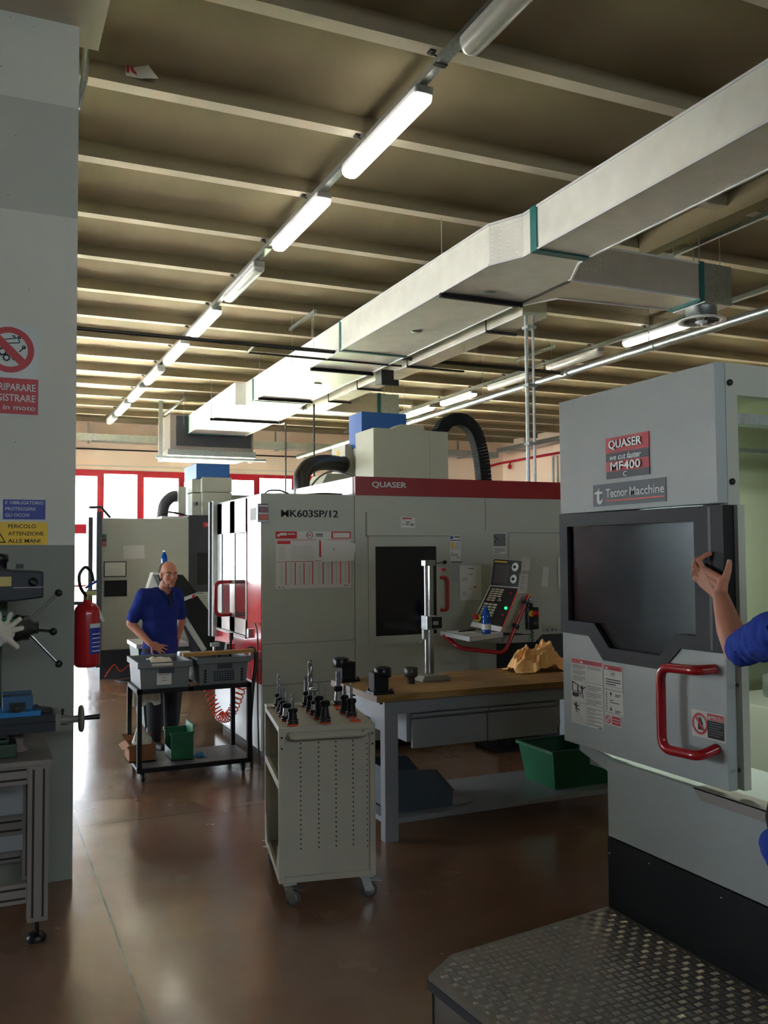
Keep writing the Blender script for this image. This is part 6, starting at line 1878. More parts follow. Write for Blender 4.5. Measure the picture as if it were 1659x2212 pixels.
def lcastor(x, y, an):
    c = CB().box(x - 0.035, y - 0.035, ZB_ - 0.008, x + 0.035, y + 0.035, ZB_)
    ca, sa = math.cos(an), math.sin(an)
    off = Vector((ca, sa, 0)) * 0.022
    ax = Vector((-sa, ca, 0))
    for s in (-1, 1):
        c.bar(Vector((x, y, ZB_ - 0.008)) + ax * 0.02 * s, Vector((x, y, 0.04)) + off + ax * 0.02 * s, 0.004, 0.045, up=(ca, sa, 0))
    c.bar(Vector((x, y, ZB_ - 0.022)), Vector((x, y, ZB_ - 0.03)) + off * 4, 0.045, 0.004)
    f = c.build('castor', M_galv, cart, local=True)
    w = Vector((x, y, 0.04)) + off
    CB().lathe(w - ax * 0.013, [(0.03, 0), (0.04, 0.004), (0.04, 0.022), (0.03, 0.026)], 26, ax).build('tyre', M_rubber, f, local=True)
    CB().lathe(w - ax * 0.014, [(0.008, -0.003), (0.022, 0.0), (0.031, 0.002), (0.031, 0.026), (0.022, 0.028), (0.008, 0.031)], 22, ax).build('hub', M_galv, f, local=True)
for x, y, an in ((0.055, 0.03, -0.55), (W - 0.05, 0.04, -0.2), (0.055, D - 0.055, 2.2), (W - 0.055, D - 0.055, 2.6)):
    lcastor(x, y, an)
def c2w(x, y):
    return Vector((CX + x * math.cos(CR) - y * math.sin(CR), CY + x * math.sin(CR) + y * math.cos(CR), 0))
K = 0.973
slots = {'L1': (.071, .602), 'L2': (.068, .464), 'L3': (.064, .312), 'L4': (.066, .188), 'L5': (.083, .073), 'M1': (.239, .602), 'M2': (.238, .45), 'M3': (.243, .326), 'M4': (.248, .205), 'M5': (.261, .082), 'R1': (.429, .597), 'G1': (.42, .474), 'R3': (.419, .342), 'R4': (.434, .218), 'G2': (.431, .088)}
for k, (x, y) in slots.items():
    CB().lathe((x * K, y * K, ZT_ + (0.010 if y > 0.61 else -0.002)), [(0.021, 0), (0.030, 0.0), (0.030, 0.006), (0.026, 0.009), (0.021, 0.007)], 24).build('bushing', M_orange, cart, local=True)
def twist(b, z0, z1, r, tw, M=None):
    n, m = 14, int((z1 - z0) / 0.004)
    vs, fs = [], []
    for i in range(m + 1):
        z = z0 + (z1 - z0) * i / m
        a0 = (z - z0) * tw
        tp = min(1.0, (z1 - z) / (r * 0.9))
        for k in range(n):
            an = 2 * math.pi * k / n
            rr = r * (0.60 + 0.40 * abs(math.cos(an)) ** 0.6) * max(0.12, tp)
            p = Vector((rr * math.cos(an + a0), rr * math.sin(an + a0), z))
            vs.append(p)
    for i in range(m):
        for k in range(n):
            l = (k + 1) % n
            fs.append((i * n + k, i * n + l, (i + 1) * n + l, (i + 1) * n + k))
    fs += [tuple(range(n - 1, -1, -1)), tuple(range(m * n, m * n + n))]
    return b.add(vs, fs, True)
def tool(key, name, label, body, r, cutter, group='tool holders on the cart', z=ZT_ + 0.006, pos=None, taper=0.85):
    x, y = slots[key] if pos is None else pos
    p = c2w(x * K, y * K)
    t = thing(name, label, 'tool holder', (p.x, p.y, z), CR, group)
    MB().lathe((0, 0, 0), [(0.018, -0.05), (0.023, 0.0), (0.031, 0.002), (0.031, 0.008), (0.025, 0.010), (0.025, 0.014), (0.031, 0.016), (0.031, 0.022), (0.022, 0.025)], 26).build('flange', M_dsteel, t, local=True)
    MB().lathe((0, 0, 0.025), [(r, 0), (r * taper, body * 0.62)], 24).build('body', M_holder if 'silver' not in label else M_steel, t, local=True)
    nt_ = MB()
    z0 = 0.025 + body * 0.62
    n = 24
    prof = [(r * taper, 0), (r * 1.0, 0.003), (r * 1.0, body * 0.34), (r * 0.7, body * 0.38), (0, body * 0.38)]
    nt_.lathe((0, 0, z0), prof, 24)
    for k in range(8):
        an = 2 * math.pi * k / 8
        nt_.obox((r * math.cos(an), r * math.sin(an), z0 + body * 0.17), 0.0025, 0.004, body * 0.13, Matrix.Rotation(an, 3, 'Z'))
    nt_.build('collet_nut', M_holder, t, local=True)
    zt = z0 + body * 0.38
    b = MB()
    cutter(b, zt)
    b.build('cutter', M_chrome, t, local=True)
    return t
tool('L1', 'drill_holder', 'holder with a long twist drill at the rear of the open side row', 0.055, 0.021, lambda b, z: twist(b.cyl((0, 0, z), (0, 0, z + 0.02), 0.006), z + 0.02, 0.194, 0.0085, 95))
tool('L2', 'cutter_holder', 'holder with a stubby grey end mill behind the slim tools of the row', 0.055, 0.02, lambda b, z: b.cyl((0, 0, z), (0, 0, z + 0.05), 0.008, 0.0075))
tool('L3', 'cutter_holder', 'holder with a slim headed cutter in the middle of the row by the open side', 0.06, 0.021, lambda b, z: b.cyl((0, 0, z), (0, 0, z + 0.065), 0.0045).cyl((0, 0, z + 0.055), (0, 0, z + 0.072), 0.0065))
tool('L4', 'cutter_holder', 'silver bodied holder with a thin rod cutter behind the front corner holder', 0.065, 0.022, lambda b, z: b.cyl((0, 0, z), (0, 0, z + 0.055), 0.004).cyl((0, 0, z + 0.05), (0, 0, z + 0.06), 0.0055))
tool('L5', 'cutter_holder', 'short wide black holder with a fluted end mill at the front cart corner', 0.056, 0.024, lambda b, z: twist(b.cyl((0, 0, z), (0, 0, z + 0.018), 0.007), z + 0.018, z + 0.075, 0.0085, 60))
tool('M1', 'boring_holder', 'holder with a thick dark boring bar in the rear of the middle row', 0.06, 0.021, lambda b, z: b.cyl((0, 0, z), (0, 0, 0.172), 0.016, 0.015).box(-0.017, -0.004, 0.15, 0.017, 0.004, 0.172))
tool('M2', 'drill_holder', 'holder with the tallest and thickest twist drill in the middle row', 0.06, 0.022, lambda b, z: twist(b.cyl((0, 0, z), (0, 0, z + 0.03), 0.012), z + 0.03, 0.288, 0.0155, 48))
tool('M3', 'face_mill_holder', 'holder with a silver shank under a dark disc face mill in the middle row', 0.05, 0.021, lambda b, z: b.cyl((0, 0, z), (0, 0, z + 0.05), 0.012).lathe((0, 0, z + 0.05), [(0.026, 0), (0.029, 0.008), (0.029, 0.02), (0.012, 0.022), (0, 0.02)], 20))
tool('M4', 'drill_holder', 'holder with a thin drill just behind the tall conical holder', 0.095, 0.022, lambda b, z: twist(b.cyl((0, 0, z), (0, 0, z + 0.03), 0.003), z + 0.03, z + 0.085, 0.004, 150))
tool('M5', 'drill_holder', 'tall conical black holder with a thin drill at the front of the middle row', 0.088, 0.024, lambda b, z: twist(b.cyl((0, 0, z), (0, 0, z + 0.035), 0.003), z + 0.035, z + 0.092, 0.004, 150), taper=0.72)
tool('R1', 'tap_holder', 'silver bodied holder with a thick dark bar in the rear row next to the bench', 0.085, 0.023, lambda b, z: b.cyl((0, 0, z), (0, 0, 0.195), 0.014, 0.0135))
tool('R3', 'cutter_holder', 'holder with a bright round shank behind the front drill beside the bench', 0.07, 0.021, lambda b, z: b.cyl((0, 0, z), (0, 0, z + 0.055), 0.0075))
tool('R4', 'drill_holder', 'black holder with a coiled flute drill behind the empty front bushing', 0.07, 0.024, lambda b, z: twist(b.cyl((0, 0, z), (0, 0, z + 0.012), 0.008), z + 0.012, 0.182, 0.0085, 120))
tool('L5', 'spare_holder', 'black spare holder standing on the middle shelf inside the cart', 0.10, 0.022, lambda b, z: b.cyl((0, 0, z), (0, 0, z + 0.02), 0.006), z=0.665, pos=(0.075, 0.14))

# ---------------------------------------------------------------- workbench
wb_ = thing('workbench', 'grey steel workbench with a beech top and two drawers', 'workbench', (3.3, 5.5, 0))
bz = 0.915
MB().box(2.24, 5.095, bz - 0.042, 4.32, 5.885, bz).build('worktop', M_wood, wb_, bevel=0.002)
MB().box(2.236, 5.095, bz - 0.041, 2.24, 5.885, bz - 0.001).build('end_edging', M_woode, wb_)
for x in (2.305, 4.12):
    for y in (5.13, 5.78):
        MB().box(x, y, 0.0, x + 0.092, y + 0.07, bz - 0.042).build('leg', M_bench, wb_, bevel=0.003)
MB().box(2.39, 5.135, 0.785, 4.12, 5.15, bz - 0.042).box(2.39, 5.83, 0.785, 4.12, 5.845, bz - 0.042).box(2.31, 5.2, 0.735, 2.325, 5.78, bz - 0.042).box(4.19, 5.2, 0.735, 4.205, 5.78, bz - 0.042).build('apron', M_bench, wb_)
MB().box(2.39, 5.135, 0.108, 4.14, 5.84, 0.14).box(2.31, 5.2, 0.108, 2.39, 5.78, 0.14).build('lower_shelf', M_bench, wb_, bevel=0.003)
MB().box(2.47, 5.16, 0.60, 3.64, 5.75, 0.785).build('drawer_case', M_bench, wb_)
for a, b_ in ((2.495, 3.038), (3.046, 3.595)):
    d_ = MB().box(a, 5.125, 0.563, b_, 5.15, 0.745).build('drawer', M_bench, wb_, bevel=0.003)
    MB().prism([(5.125, 0.75), (5.105, 0.765), (5.11, 0.778), (5.15, 0.778), (5.15, 0.75)], a, b_, 'yz').build('pull_lip', M_bench, d_)
for x in (2.28, 2.25):
    MB().lathe((x, 5.13 if x > 2.26 else 5.5, bz - 0.058), [(0.012, 0), (0.012, 0.016)], 10).build('bolt', M_dsteel, wb_)
t = thing('open_bin', 'slate blue open front storage bin on the lower shelf of the workbench', 'bin', (2.6, 5.5, 0.14))
b = MB()
prof = [(2.40, 0.142), (2.84, 0.142), (2.84, 0.235), (2.72, 0.375), (2.40, 0.40)]
b.prism(prof, 5.24, 5.248, 'xz').prism(prof, 5.69, 5.698, 'xz').box(2.40, 5.248, 0.141, 2.84, 5.69, 0.15).box(2.40, 5.248, 0.142, 2.408, 5.69, 0.40).box(2.832, 5.248, 0.142, 2.84, 5.69, 0.235)
b.build('shell', M_binb, t)
b = MB()
for y in (5.236, 5.69):
    b.bar((2.40, y + 0.006, 0.402), (2.72, y + 0.006, 0.378), 0.02, 0.012).bar((2.72, y + 0.006, 0.378), (2.845, y + 0.006, 0.237), 0.02, 0.012)
b.build('rim', M_binb, t)
o = MB().lathe((2.9, 5.36, 0.1405), [(0.0, 0), (0.13, 0), (0.145, 0.012), (0.14, 0.012), (0.125, 0.004), (0, 0.004)], 30).build('shallow_dish', M_bench)
tag(o, 'shallow round grey dish under the corner of the slate blue bin', 'dish')
t = thing('green_crate', 'dark green plastic crate on the lower shelf of the workbench', 'crate', (3.95, 5.5, 0.14))
b = MB()
b.hexa([(3.66, 5.26, 0.141), (4.14, 5.26, 0.141), (4.14, 5.62, 0.141), (3.66, 5.62, 0.141)], [(3.62, 5.22, 0.40), (4.18, 5.22, 0.40), (4.18, 5.66, 0.40), (3.62, 5.66, 0.40)])
b.f.pop(1); b.sm.pop(1); b.mi.pop(1)
b.build('shell', M_green, t)
MB().ring([(3.605, 5.205), (4.195, 5.205), (4.195, 5.675), (3.605, 5.675)], [(3.63, 5.23), (4.17, 5.23), (4.17, 5.65), (3.63, 5.65)], 0.395, 0.415, 'xy').build('rim', M_green, t)
o = MB().tube(smooth_path([(3.40, 5.6, 0.64), (3.405, 5.6, 0.54), (3.43, 5.6, 0.46), (3.48, 5.6, 0.445), (3.52, 5.6, 0.49), (3.53, 5.6, 0.58), (3.525, 5.6, 0.64)], 7), 0.011, 8).build('hanging_hose', M_black)
tag(o, 'black hose loop hanging below the workbench drawers', 'hose')
def holder_block(name, label, x, y, flip, s=1.0):
    t = thing(name, label, 'tool holder', (x, y, bz), 0, 'tool holder blocks on the workbench')
    MB().box(x - 0.055 * s, y - 0.06, bz + 0.0005, x + 0.085 * s, y + 0.06, bz + 0.016).build('base_plate', M_holder, t, bevel=0.002)
    for dx in (-0.045, 0.072):
        for dy in (-0.045, 0.045):
            MB().cyl((x + dx * s, y + dy, bz + 0.016), (x + dx * s, y + dy, bz + 0.032), 0.010, n=14).build('bolt', M_dsteel, t)
    MB().box(x - 0.045 * s, y - 0.045, bz + 0.016, x + 0.055 * s, y + 0.045, bz + 0.135).build('block', M_blackm, t, bevel=0.004)
    c = (x + 0.035 * (1 if not flip else -1), y, 0)
    MB().lathe(c, [(0.0, bz + 0.10), (0.052, bz + 0.10), (0.055, bz + 0.105), (0.055, bz + 0.158), (0.05, bz + 0.163), (0.034, bz + 0.163), (0.032, bz + 0.14), (0, bz + 0.138)], 28).build('collar', M_holder, t)
holder_block('holder_block', 'black tool holder block with a round collar on the near corner of the workbench', 2.285, 5.185, False)
holder_block('holder_block', 'black tool holder block with a round head on the far corner of the workbench', 2.305, 5.78, True)
o = MB().lathe((2.655, 5.47, bz + 0.0005), [(0.026, 0), (0.026, 0.038), (0.038, 0.046), (0.047, 0.052), (0.047, 0.105), (0.043, 0.108), (0.033, 0.108), (0.03, 0.075), (0, 0.072)], 28).build('collet_cup', M_dsteel)
tag(o, 'small dark collet cup standing beside the height gauge on the workbench', 'collet')
hg = thing('height_gauge', 'tall steel digital height gauge standing on the workbench', 'height gauge', (2.84, 5.55, bz))
MB().hexa([(2.745, 5.48, bz + 0.001), (2.965, 5.48, bz + 0.001), (2.965, 5.62, bz + 0.001), (2.745, 5.62, bz + 0.001)], [(2.77, 5.49, bz + 0.04), (2.95, 5.49, bz + 0.04), (2.95, 5.61, bz + 0.04), (2.77, 5.61, bz + 0.04)]).box(2.76, 5.485, bz + 0.015, 2.97, 5.5, bz + 0.024).build('base', M_cast, hg, bevel=0.004)
MB().cyl((2.822, 5.56, bz + 0.04), (2.822, 5.56, 1.72), 0.014, n=14).box(2.843, 5.548, bz + 0.04, 2.872, 5.572, 1.72).build('column', M_steel, hg)
MB().box(2.800, 5.53, 1.705, 2.882, 5.59, 1.745).build('top_cap', M_galv, hg, bevel=0.003)
sl = MB().box(2.80, 5.51, 1.265, 2.885, 5.60, 1.36).build('slider', M_galv, hg, bevel=0.003)
MB().box(2.825, 5.495, 1.275, 2.91, 5.512, 1.352).build('display_case', M_black, sl, bevel=0.003)
MB().box(2.84, 5.4935, 1.30, 2.88, 5.496, 1.325).build('display', M_frost, sl)
MB().box(2.79, 5.54, 1.20, 2.825, 5.57, 1.265).bar((2.80, 5.54, 1.205), (2.745, 5.52, 1.18), 0.012, 0.008).build('scriber', M_galv, sl)
crumple('orange_cloth', 'crumpled pale orange cleaning cloth lying on the beech worktop', 'cloth', M_yclo, (3.80, 5.66, bz + 0.004), 0.235, 0.15, 0.20, 11, 44, 1.3)
o = MB().box(3.86, 5.40, bz + 0.0005, 3.98, 5.46, bz + 0.002).build('paper_slip', M_paper)
tag(o, 'white paper slip on the worktop next to the orange cloth', 'paper')

# ---------------------------------------------------------------- people
def blob(parts, voxel, smooth_it=4):
    """one continuous surface grown over tapered capsules and ellipsoids"""
    b = MB()
    for p in parts:
        if p[0] == 'c':
            _, a, c, ra, rb = p
            a, c = Vector(a), Vector(c)
            b.ball(a, ra, n=12)
            b.ball(c, rb, n=12)
            if (a - c).length > 1e-4:
                b.tube([a, c], [ra, rb], 14)
        else:
            _, c, rx, ry, rz, M = p
            b.ball(c, 1.0, rx, ry, rz, 18, M)
    me = bpy.data.meshes.new('tmp')
    me.from_pydata([tuple(v) for v in b.v], [], b.f)
    o = bpy.data.objects.new('tmp', me)
    COL.objects.link(o)
    r = o.modifiers.new('r', 'REMESH')
    r.mode = 'VOXEL'
    r.voxel_size = voxel
    r.use_smooth_shade = True
    if smooth_it:
        s = o.modifiers.new('s', 'SMOOTH')
        s.iterations = smooth_it
        s.factor = 0.5
    dg = bpy.context.evaluated_depsgraph_get()
    m2 = bpy.data.meshes.new_from_object(o.evaluated_get(dg))
    bpy.data.objects.remove(o)
    for p in m2.polygons:
        p.use_smooth = True
    return m2

def mesh_child(name, me, m, parent):
    base = parent
    while base.parent is not None:
        base = base.parent
    inv = (Matrix.Translation(base.location) @ base.rotation_euler.to_matrix().to_4x4()).inverted()
    me.transform(inv)
    me.materials.clear()
    me.materials.append(m)
    me.name = name
    o = bpy.data.objects.new(name, me)
    COL.objects.link(o)
    o.parent = parent
    return o

def wrinkle(me, amp, sc, seed):
    for v in me.vertices:
        q = v.co * sc + Vector((seed, seed * 2, seed * 3))
        v.co += v.normal * (amp * noise.noise(q) + amp * 0.5 * noise.noise(q * 2.3))

def frame(f):
    f = Vector(f).normalized()
    u = Vector((0, 0, 1))
    u = (u - f * u.dot(f)).normalized()
    s = f.cross(u)
    return f, s, u, Matrix((f, s, u)).transposed()

def head_parts(c, face, k=1.0):
    f, s, u, M = frame(face)
    c = Vector(c)
    L = lambda a, b_, d: c + (f * a + s * b_ + u * d) * k
    E_ = lambda a, b_, d, rf, rs, ru: ('e', L(a, b_, d), rf * k, rs * k, ru * k, M)
    C_ = lambda p, q, r0, r1: ('c', L(*p), L(*q), r0 * k, r1 * k)
    skin = [E_(-0.012, 0, 0.034, 0.098, 0.077, 0.086), E_(0.024, 0, -0.03, 0.066, 0.063, 0.09), E_(0.036, 0, -0.082, 0.048, 0.048, 0.036),
            C_((0.084, 0, 0.004), (0.104, 0, -0.03), 0.009, 0.0135), C_((0.079, -0.034, 0.020), (0.079, 0.034, 0.020), 0.0115, 0.0115),
            E_(0.058, 0.036, -0.028, 0.03, 0.026, 0.027), E_(0.058, -0.036, -0.028, 0.03, 0.026, 0.027),
            C_((0.083, -0.016, -0.062), (0.083, 0.016, -0.062), 0.0085, 0.0085), C_((0.083, -0.012, -0.073), (0.083, 0.012, -0.073), 0.009, 0.009),
            E_(0.078, 0, -0.102, 0.02, 0.022, 0.018), C_((0.092, 0.012, -0.036), (0.092, -0.012, -0.036), 0.008, 0.008)]
    for sg in (-1, 1):
        skin += [E_(-0.004, 0.077 * sg, -0.006, 0.02, 0.009, 0.031), E_(0.006, 0.074 * sg, -0.026, 0.01, 0.008, 0.014)]
    return skin, L, E_, C_, M

def face_details(body, L, E_, C_, k, M):
    for sg in (-1, 1):
        e = MB().ball(L(0.0715, 0.031 * sg, 0.002), 0.0102 * k, 1, 1, 0.75, M=M).build('eye', M_eye, body)
        MB().ball(L(0.0788, 0.031 * sg, 0.002), 0.0046 * k).build('iris', M_hair, e)
        MB().tube([L(0.086, 0.015 * sg, 0.021), L(0.090, 0.032 * sg, 0.026), L(0.078, 0.05 * sg, 0.021)], 0.0042 * k, 6).build('eyebrow', M_hair, body)
    MB().tube([L(0.086, -0.022, -0.068), L(0.0925, 0, -0.067), L(0.086, 0.022, -0.068)], [0.003 * k, 0.0045 * k, 0.003 * k], 6).build('mouth', mat('lips', '7d4a40', rough=0.5), body)

def finger_chain(base, dirs, lens, rad):
    """capsules from base along successive directions"""
    out = []
    p = Vector(base)
    for d_, l, r in zip(dirs, lens, rad):
        q = p + Vector(d_).normalized() * l
        out.append(('c', p, q, r, r * 0.93))
        p = q
    return out, p

M_eye = mat('eye_white', 'a89a92', rough=0.4)
# --- the man behind the trolley
man = thing('person', 'standing man in a blue short sleeved work coat with a hand on his hip', 'person', (1.52, 8.42, 0))
face = (0.20, -0.98, -0.05)
hc = Vector((1.598, 8.46, 1.612))
sk, L, E_, C_, HM = head_parts(hc, face)
shR, shL = Vector((1.365, 8.47, 1.415)), Vector((1.685, 8.60, 1.42))
elR, wrR = Vector((1.262, 8.50, 1.165)), Vector((1.415, 8.36, 0.985))
elL, wrL = Vector((1.765, 8.66, 1.17)), Vector((1.69, 8.62, 0.93))
pel = Vector((1.535, 8.52, 0.93))
hipR, hipL = Vector((1.455, 8.49, 0.90)), Vector((1.615, 8.55, 0.90))
knR, knL = Vector((1.465, 8.44, 0.49)), Vector((1.63, 8.50, 0.49))
anR, anL = Vector((1.475, 8.47, 0.08)), Vector((1.64, 8.54, 0.08))
body_f, body_s, body_u, BM = frame((0.35, -0.94, 0))
parts = list(sk)
parts += [('c', (1.585, 8.50, 1.53), (1.555, 8.535, 1.40), 0.056, 0.066), ('e', (1.53, 8.53, 1.26), 0.11, 0.165, 0.20, BM), ('e', (1.535, 8.52, 1.02), 0.105, 0.15, 0.19, BM), ('e', pel, 0.10, 0.155, 0.12, BM)]
parts += [('c', shR, elR, 0.052, 0.042), ('c', elR, wrR, 0.041, 0.028), ('c', shL, elL, 0.052, 0.042), ('c', elL, wrL, 0.041, 0.028)]
parts += [('c', hipR, knR, 0.082, 0.055), ('c', knR, anR, 0.052, 0.04), ('c', hipL, knL, 0.082, 0.055), ('c', knL, anL, 0.052, 0.04)]
for a in (anR, anL):
    parts += [('c', a + Vector((0, 0, -0.04)), a + Vector((0.05, -0.14, -0.05)), 0.032, 0.026)]
# hand spread on the front of the hip: palm, four fingers, thumb
hd_dir = Vector((0.82, -0.12, -0.42)).normalized()
hn = Vector((0.2, -0.95, 0.1)).normalized()
hs_ = hd_dir.cross(hn).normalized()
pc = wrR + hd_dir * 0.05
HMx = Matrix((hd_dir, hs_, hn)).transposed()
parts += [('c', wrR, wrR + hd_dir * 0.02, 0.028, 0.028), ('e', pc, 0.052, 0.041, 0.017, HMx)]
for j, (off, ln) in enumerate(((-0.030, 0.072), (-0.010, 0.080), (0.011, 0.075), (0.030, 0.060))):
    b0 = pc + hd_dir * 0.038 + hs_ * off
    dr_ = (hd_dir + hs_ * off * 9).normalized()
    ch_, _ = finger_chain(b0, [dr_, dr_ - hn * 0.3, dr_ - hn * 0.6], [ln * 0.45, ln * 0.32, ln * 0.25], [0.0098, 0.009, 0.008])
    parts += ch_
ch_, _ = finger_chain(pc - hd_dir * 0.02 + hs_ * 0.03, [hs_ + hd_dir * 0.5, hs_ * 0.8 + hd_dir * 0.9], [0.035, 0.03], [0.0115, 0.01])
parts += ch_
hd_dir = (Vector((1.56, 8.42, 0.88)) - wrL).normalized()
pc = wrL + hd_dir * 0.045
parts += [('e', pc, 0.045, 0.04, 0.02, None)]
for off in (-0.027, -0.009, 0.009, 0.027):
    ch_, _ = finger_chain(pc + Vector((0, 0, off)), [hd_dir, hd_dir], [0.05, 0.035], [0.0095, 0.0085])
    parts += ch_
ch_, _ = finger_chain(pc + Vector((0, 0, 0.03)), [Vector((-0.3, -0.3, 0.9)), hd_dir], [0.03, 0.025], [0.011, 0.01])
parts += ch_
body = mesh_child('body', blob(parts, 0.0062, 3), M_skin, man)
face_details(body, L, E_, C_, 1.0, HM)
mesh_child('hair', blob([E_(-0.032, 0, 0.033, 0.0975, 0.0805, 0.0885), E_(-0.045, 0, -0.02, 0.064, 0.071, 0.06)], 0.0055, 1), mat('cropped_hair', '3a2e27', rough=0.85), body)
mesh_child('beard', blob([E_(0.036, 0, -0.092, 0.0515, 0.0505, 0.034), E_(0.012, 0, -0.066, 0.05, 0.0645, 0.04)], 0.006, 2), mat('stubble', '84604f', rough=0.8), body)
coat = [('e', (1.53, 8.53, 1.27), 0.132, 0.195, 0.19, BM), ('e', (1.53, 8.525, 1.10), 0.132, 0.18, 0.22, BM), ('e', (1.535, 8.52, 0.95), 0.128, 0.178, 0.20, BM),
        ('c', shR, shR.lerp(elR, 0.80), 0.070, 0.064), ('c', shL, shL.lerp(elL, 0.80), 0.070, 0.064), ('c', shR + Vector((0.03, 0.01, 0.0)), (1.53, 8.545, 1.43), 0.066, 0.07), ('c', shL + Vector((-0.03, 0, 0)), (1.57, 8.545, 1.43), 0.066, 0.07)]
for t_ in (0.0, 0.33, 0.66, 1.0):
    coat.append(('e', pel + Vector((0, 0, -0.05 - 0.24 * t_)), 0.135 + 0.015 * t_, 0.188 + 0.012 * t_, 0.075, BM))
cm = blob(coat, 0.009, 3)
wrinkle(cm, 0.010, 9.0, 2)
cobj = mesh_child('work_coat', cm, M_coat, man)
collar = smooth_path([(1.60, 8.415, 1.37), (1.555, 8.45, 1.435), (1.515, 8.52, 1.475), (1.545, 8.60, 1.485), (1.61, 8.585, 1.475), (1.645, 8.50, 1.44), (1.635, 8.43, 1.37)], 5)
MB().tube(collar, 0.014, 8).build('collar', M_coat, cobj)
MB().add([(1.578, 8.40, 1.43), (1.628, 8.41, 1.43), (1.60, 8.372, 1.30)], [(0, 1, 2)]).build('undershirt', M_ink, cobj)
mesh_child('trousers', blob([('e', pel, 0.118, 0.17, 0.13, BM), ('c', hipR, knR, 0.096, 0.075), ('c', knR, anR + Vector((0, 0, 0.0)), 0.073, 0.062), ('c', hipL, knL, 0.096, 0.075), ('c', knL, anL, 0.073, 0.062)], 0.01, 3), M_trous, man)
for a in (anR, anL):
    mesh_child('shoe', blob([('c', a + Vector((-0.01, 0.03, -0.035)), a + Vector((0.05, -0.15, -0.04)), 0.044, 0.038), ('c', a + Vector((0, 0.0, 0.02)), a + Vector((0, 0.02, -0.03)), 0.05, 0.046)], 0.008, 2), M_shoe, man)

# --- the man reaching in at the edge of the view, on the step platform
p2 = thing('person', 'man in a blue shirt with rolled sleeves holding the edge of the sliding machine door', 'person', (2.1, 1.62, 0.22))
P = Vector
sh, el, wr = P((2.160, 1.945, 1.553)), P((2.385, 2.335, 1.452)), P((2.495, 2.515, 1.635))
sho = P((2.11, 1.42, 1.56))
elo, wro = P((2.33, 1.28, 1.32)), P((2.47, 1.42, 1.14))
f2, s2, u2, B2 = frame((1, 0.12, 0))
sk, L, E_, C_, HM = head_parts((2.22, 1.68, 1.80), (1, 0.25, -0.1))
parts = list(sk)
parts += [('c', (2.17, 1.67, 1.71), (2.12, 1.66, 1.56), 0.056, 0.07), ('e', (2.10, 1.65, 1.42), 0.11, 0.17, 0.2, B2), ('e', (2.09, 1.64, 1.20), 0.105, 0.15, 0.2, B2), ('e', (2.08, 1.64, 1.08), 0.10, 0.155, 0.12, B2)]
parts += [('c', sh, el, 0.056, 0.044), ('c', el, el.lerp(wr, 0.35), 0.044, 0.048), ('c', el.lerp(wr, 0.35), wr, 0.048, 0.029)]
parts += [('c', sho, elo, 0.056, 0.043), ('c', elo, wro, 0.042, 0.027), ('e', wro + P((0.04, 0.03, -0.02)), 0.05, 0.035, 0.03, None)]
for j in range(4):
    ch_, _ = finger_chain(wro + P((0.07, 0.05 - 0.018 * j, -0.03)), [P((1, 0.3, -0.4)), P((0.6, 0.2, -1))], [0.045, 0.04], [0.0095, 0.0085])
    parts += ch_
ch_, _ = finger_chain(wro + P((0.03, 0.06, -0.01)), [P((0.8, 0.7, 0.2)), P((1, 0.2, -0.2))], [0.04, 0.03], [0.011, 0.0095])
parts += ch_
hipA, hipB = P((2.08, 1.73, 1.08)), P((2.08, 1.55, 1.08))
knA, knB = P((2.13, 1.74, 0.70)), P((2.12, 1.53, 0.70))
anA, anB = P((2.07, 1.74, 0.31)), P((2.07, 1.52, 0.31))
for h_, k_, a_ in ((hipA, knA, anA), (hipB, knB, anB)):
    parts += [('c', h_, k_, 0.085, 0.056), ('c', k_, a_, 0.054, 0.04), ('c', a_ + P((0, 0, -0.045)), a_ + P((0.15, 0.02, -0.055)), 0.033, 0.027)]
body2 = mesh_child('body', blob([q for q in parts], 0.0075, 3), M_skin, p2)
face_details(body2, L, E_, C_, 1.0, HM)
mesh_child('hair', blob([E_(-0.022, 0, 0.03, 0.094, 0.081, 0.09), E_(-0.045, 0, -0.02, 0.06, 0.068, 0.06)], 0.006, 2), M_hair, body2)
# left hand, built finely: back of the hand toward the camera, fingers over the black frame, thumb on the door edge
x_ = 2.507
kn = [P((2.500, 2.598, 1.728)), P((2.500, 2.612, 1.712)), P((2.501, 2.618, 1.692)), P((2.503, 2.614, 1.672))]
hparts = [('c', wr, wr.lerp(el, 0.25), 0.027, 0.034)]
pal = P((2.498, 2.555, 1.680))
for k_ in kn:
    hparts.append(('c', wr + (k_ - wr) * 0.15, k_, 0.0235, 0.0135))
hparts += [('c', wr, P((2.496, 2.500, 1.688)), 0.026, 0.0195), ('c', P((2.497, 2.505, 1.690)), kn[0], 0.016, 0.0135), ('c', P((2.497, 2.515, 1.672)), kn[1], 0.021, 0.014), ('c', wr + P((0, 0.01, 0.0)), kn[2], 0.024, 0.0145)]
tips = [(P((2.488, 2.612, 1.762)), P((2.506, 2.598, 1.780)), P((2.517, 2.584, 1.787))), (P((2.484, 2.632, 1.742)), P((2.500, 2.634, 1.764)), P((2.516, 2.626, 1.774))), (P((2.487, 2.640, 1.716)), P((2.502, 2.648, 1.734)), P((2.517, 2.645, 1.744))), (P((2.492, 2.638, 1.690)), P((2.504, 2.648, 1.702)), P((2.518, 2.648, 1.710)))]
rad = (0.0098, 0.0100, 0.0096, 0.0086)
for k_, tt, r_ in zip(kn, tips, rad):
    pts = [k_] + list(tt)
    for a_, b_ in zip(pts[:-1], pts[1:]):
        hparts.append(('c', a_, b_, r_ * 1.05, r_ * 0.95))
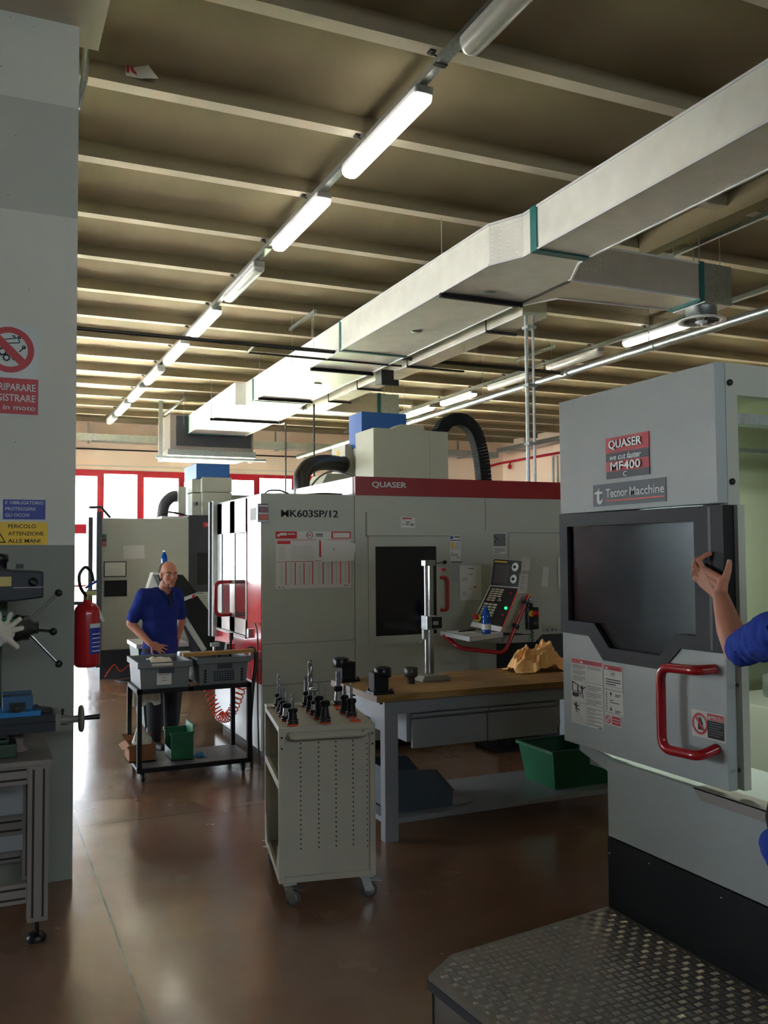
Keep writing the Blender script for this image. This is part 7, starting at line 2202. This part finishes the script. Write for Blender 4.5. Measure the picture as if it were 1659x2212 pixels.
th = [P((2.497, 2.512, 1.665)), P((2.499, 2.490, 1.697)), P((2.507, 2.485, 1.726)), P((2.516, 2.487, 1.757))]
for i, (a_, b_) in enumerate(zip(th[:-1], th[1:])):
    hparts.append(('c', a_, b_, (0.021, 0.0155, 0.0125)[i], (0.0155, 0.0125, 0.0100)[i]))
hm = blob(hparts, 0.0028, 3)
hand = mesh_child('hand', hm, M_skin, body2)
nm = mat('fingernail', 'd3a08c', rough=0.3)
MB().ball(th[3] + P((-0.009, -0.003, 0.002)), 0.006, 0.3, 0.9, 1.2).build('nail', nm, body2)
shirt = [('e', (2.10, 1.65, 1.42), 0.13, 0.19, 0.19, B2), ('e', (2.09, 1.64, 1.20), 0.13, 0.18, 0.2, B2), ('e', (2.08, 1.65, 1.05), 0.135, 0.19, 0.14, B2), ('c', sho, sho.lerp(elo, 0.85), 0.072, 0.064),
         ('c', sho, (2.11, 1.65, 1.58), 0.07, 0.07), ('c', sh, (2.11, 1.65, 1.56), 0.072, 0.07), ('c', sh, sh.lerp(el, 0.86), 0.074, 0.055), ('e', (2.10, 1.72, 0.97), 0.15, 0.215, 0.10, B2)]
sm_ = blob(shirt, 0.007, 3)
wrinkle(sm_, 0.016, 13.0, 4)
so = mesh_child('work_shirt', sm_, M_coat2, p2)
ax = (el - sh).normalized()
cf = sh.lerp(el, 0.85)
cuff = blob([('c', cf - ax * 0.035, cf + ax * 0.012, 0.063, 0.056)], 0.006, 2)
wrinkle(cuff, 0.008, 20, 6)
mesh_child('rolled_cuff', cuff, M_coat2, so)
mesh_child('trousers', blob([('e', (2.09, 1.74, 1.05), 0.12, 0.175, 0.13, B2), ('c', hipA, knA, 0.098, 0.076), ('c', knA, anA, 0.074, 0.062), ('c', hipB, knB, 0.098, 0.076), ('c', knB, anB, 0.074, 0.062)], 0.01, 3), M_trous, p2)
for a_ in (anA, anB):
    mesh_child('shoe', blob([('c', a_ + P((-0.04, 0, -0.045)), a_ + P((0.16, 0.02, -0.052)), 0.045, 0.038), ('c', a_, a_ + P((0, 0, -0.04)), 0.05, 0.046)], 0.008, 2), M_shoe, p2)
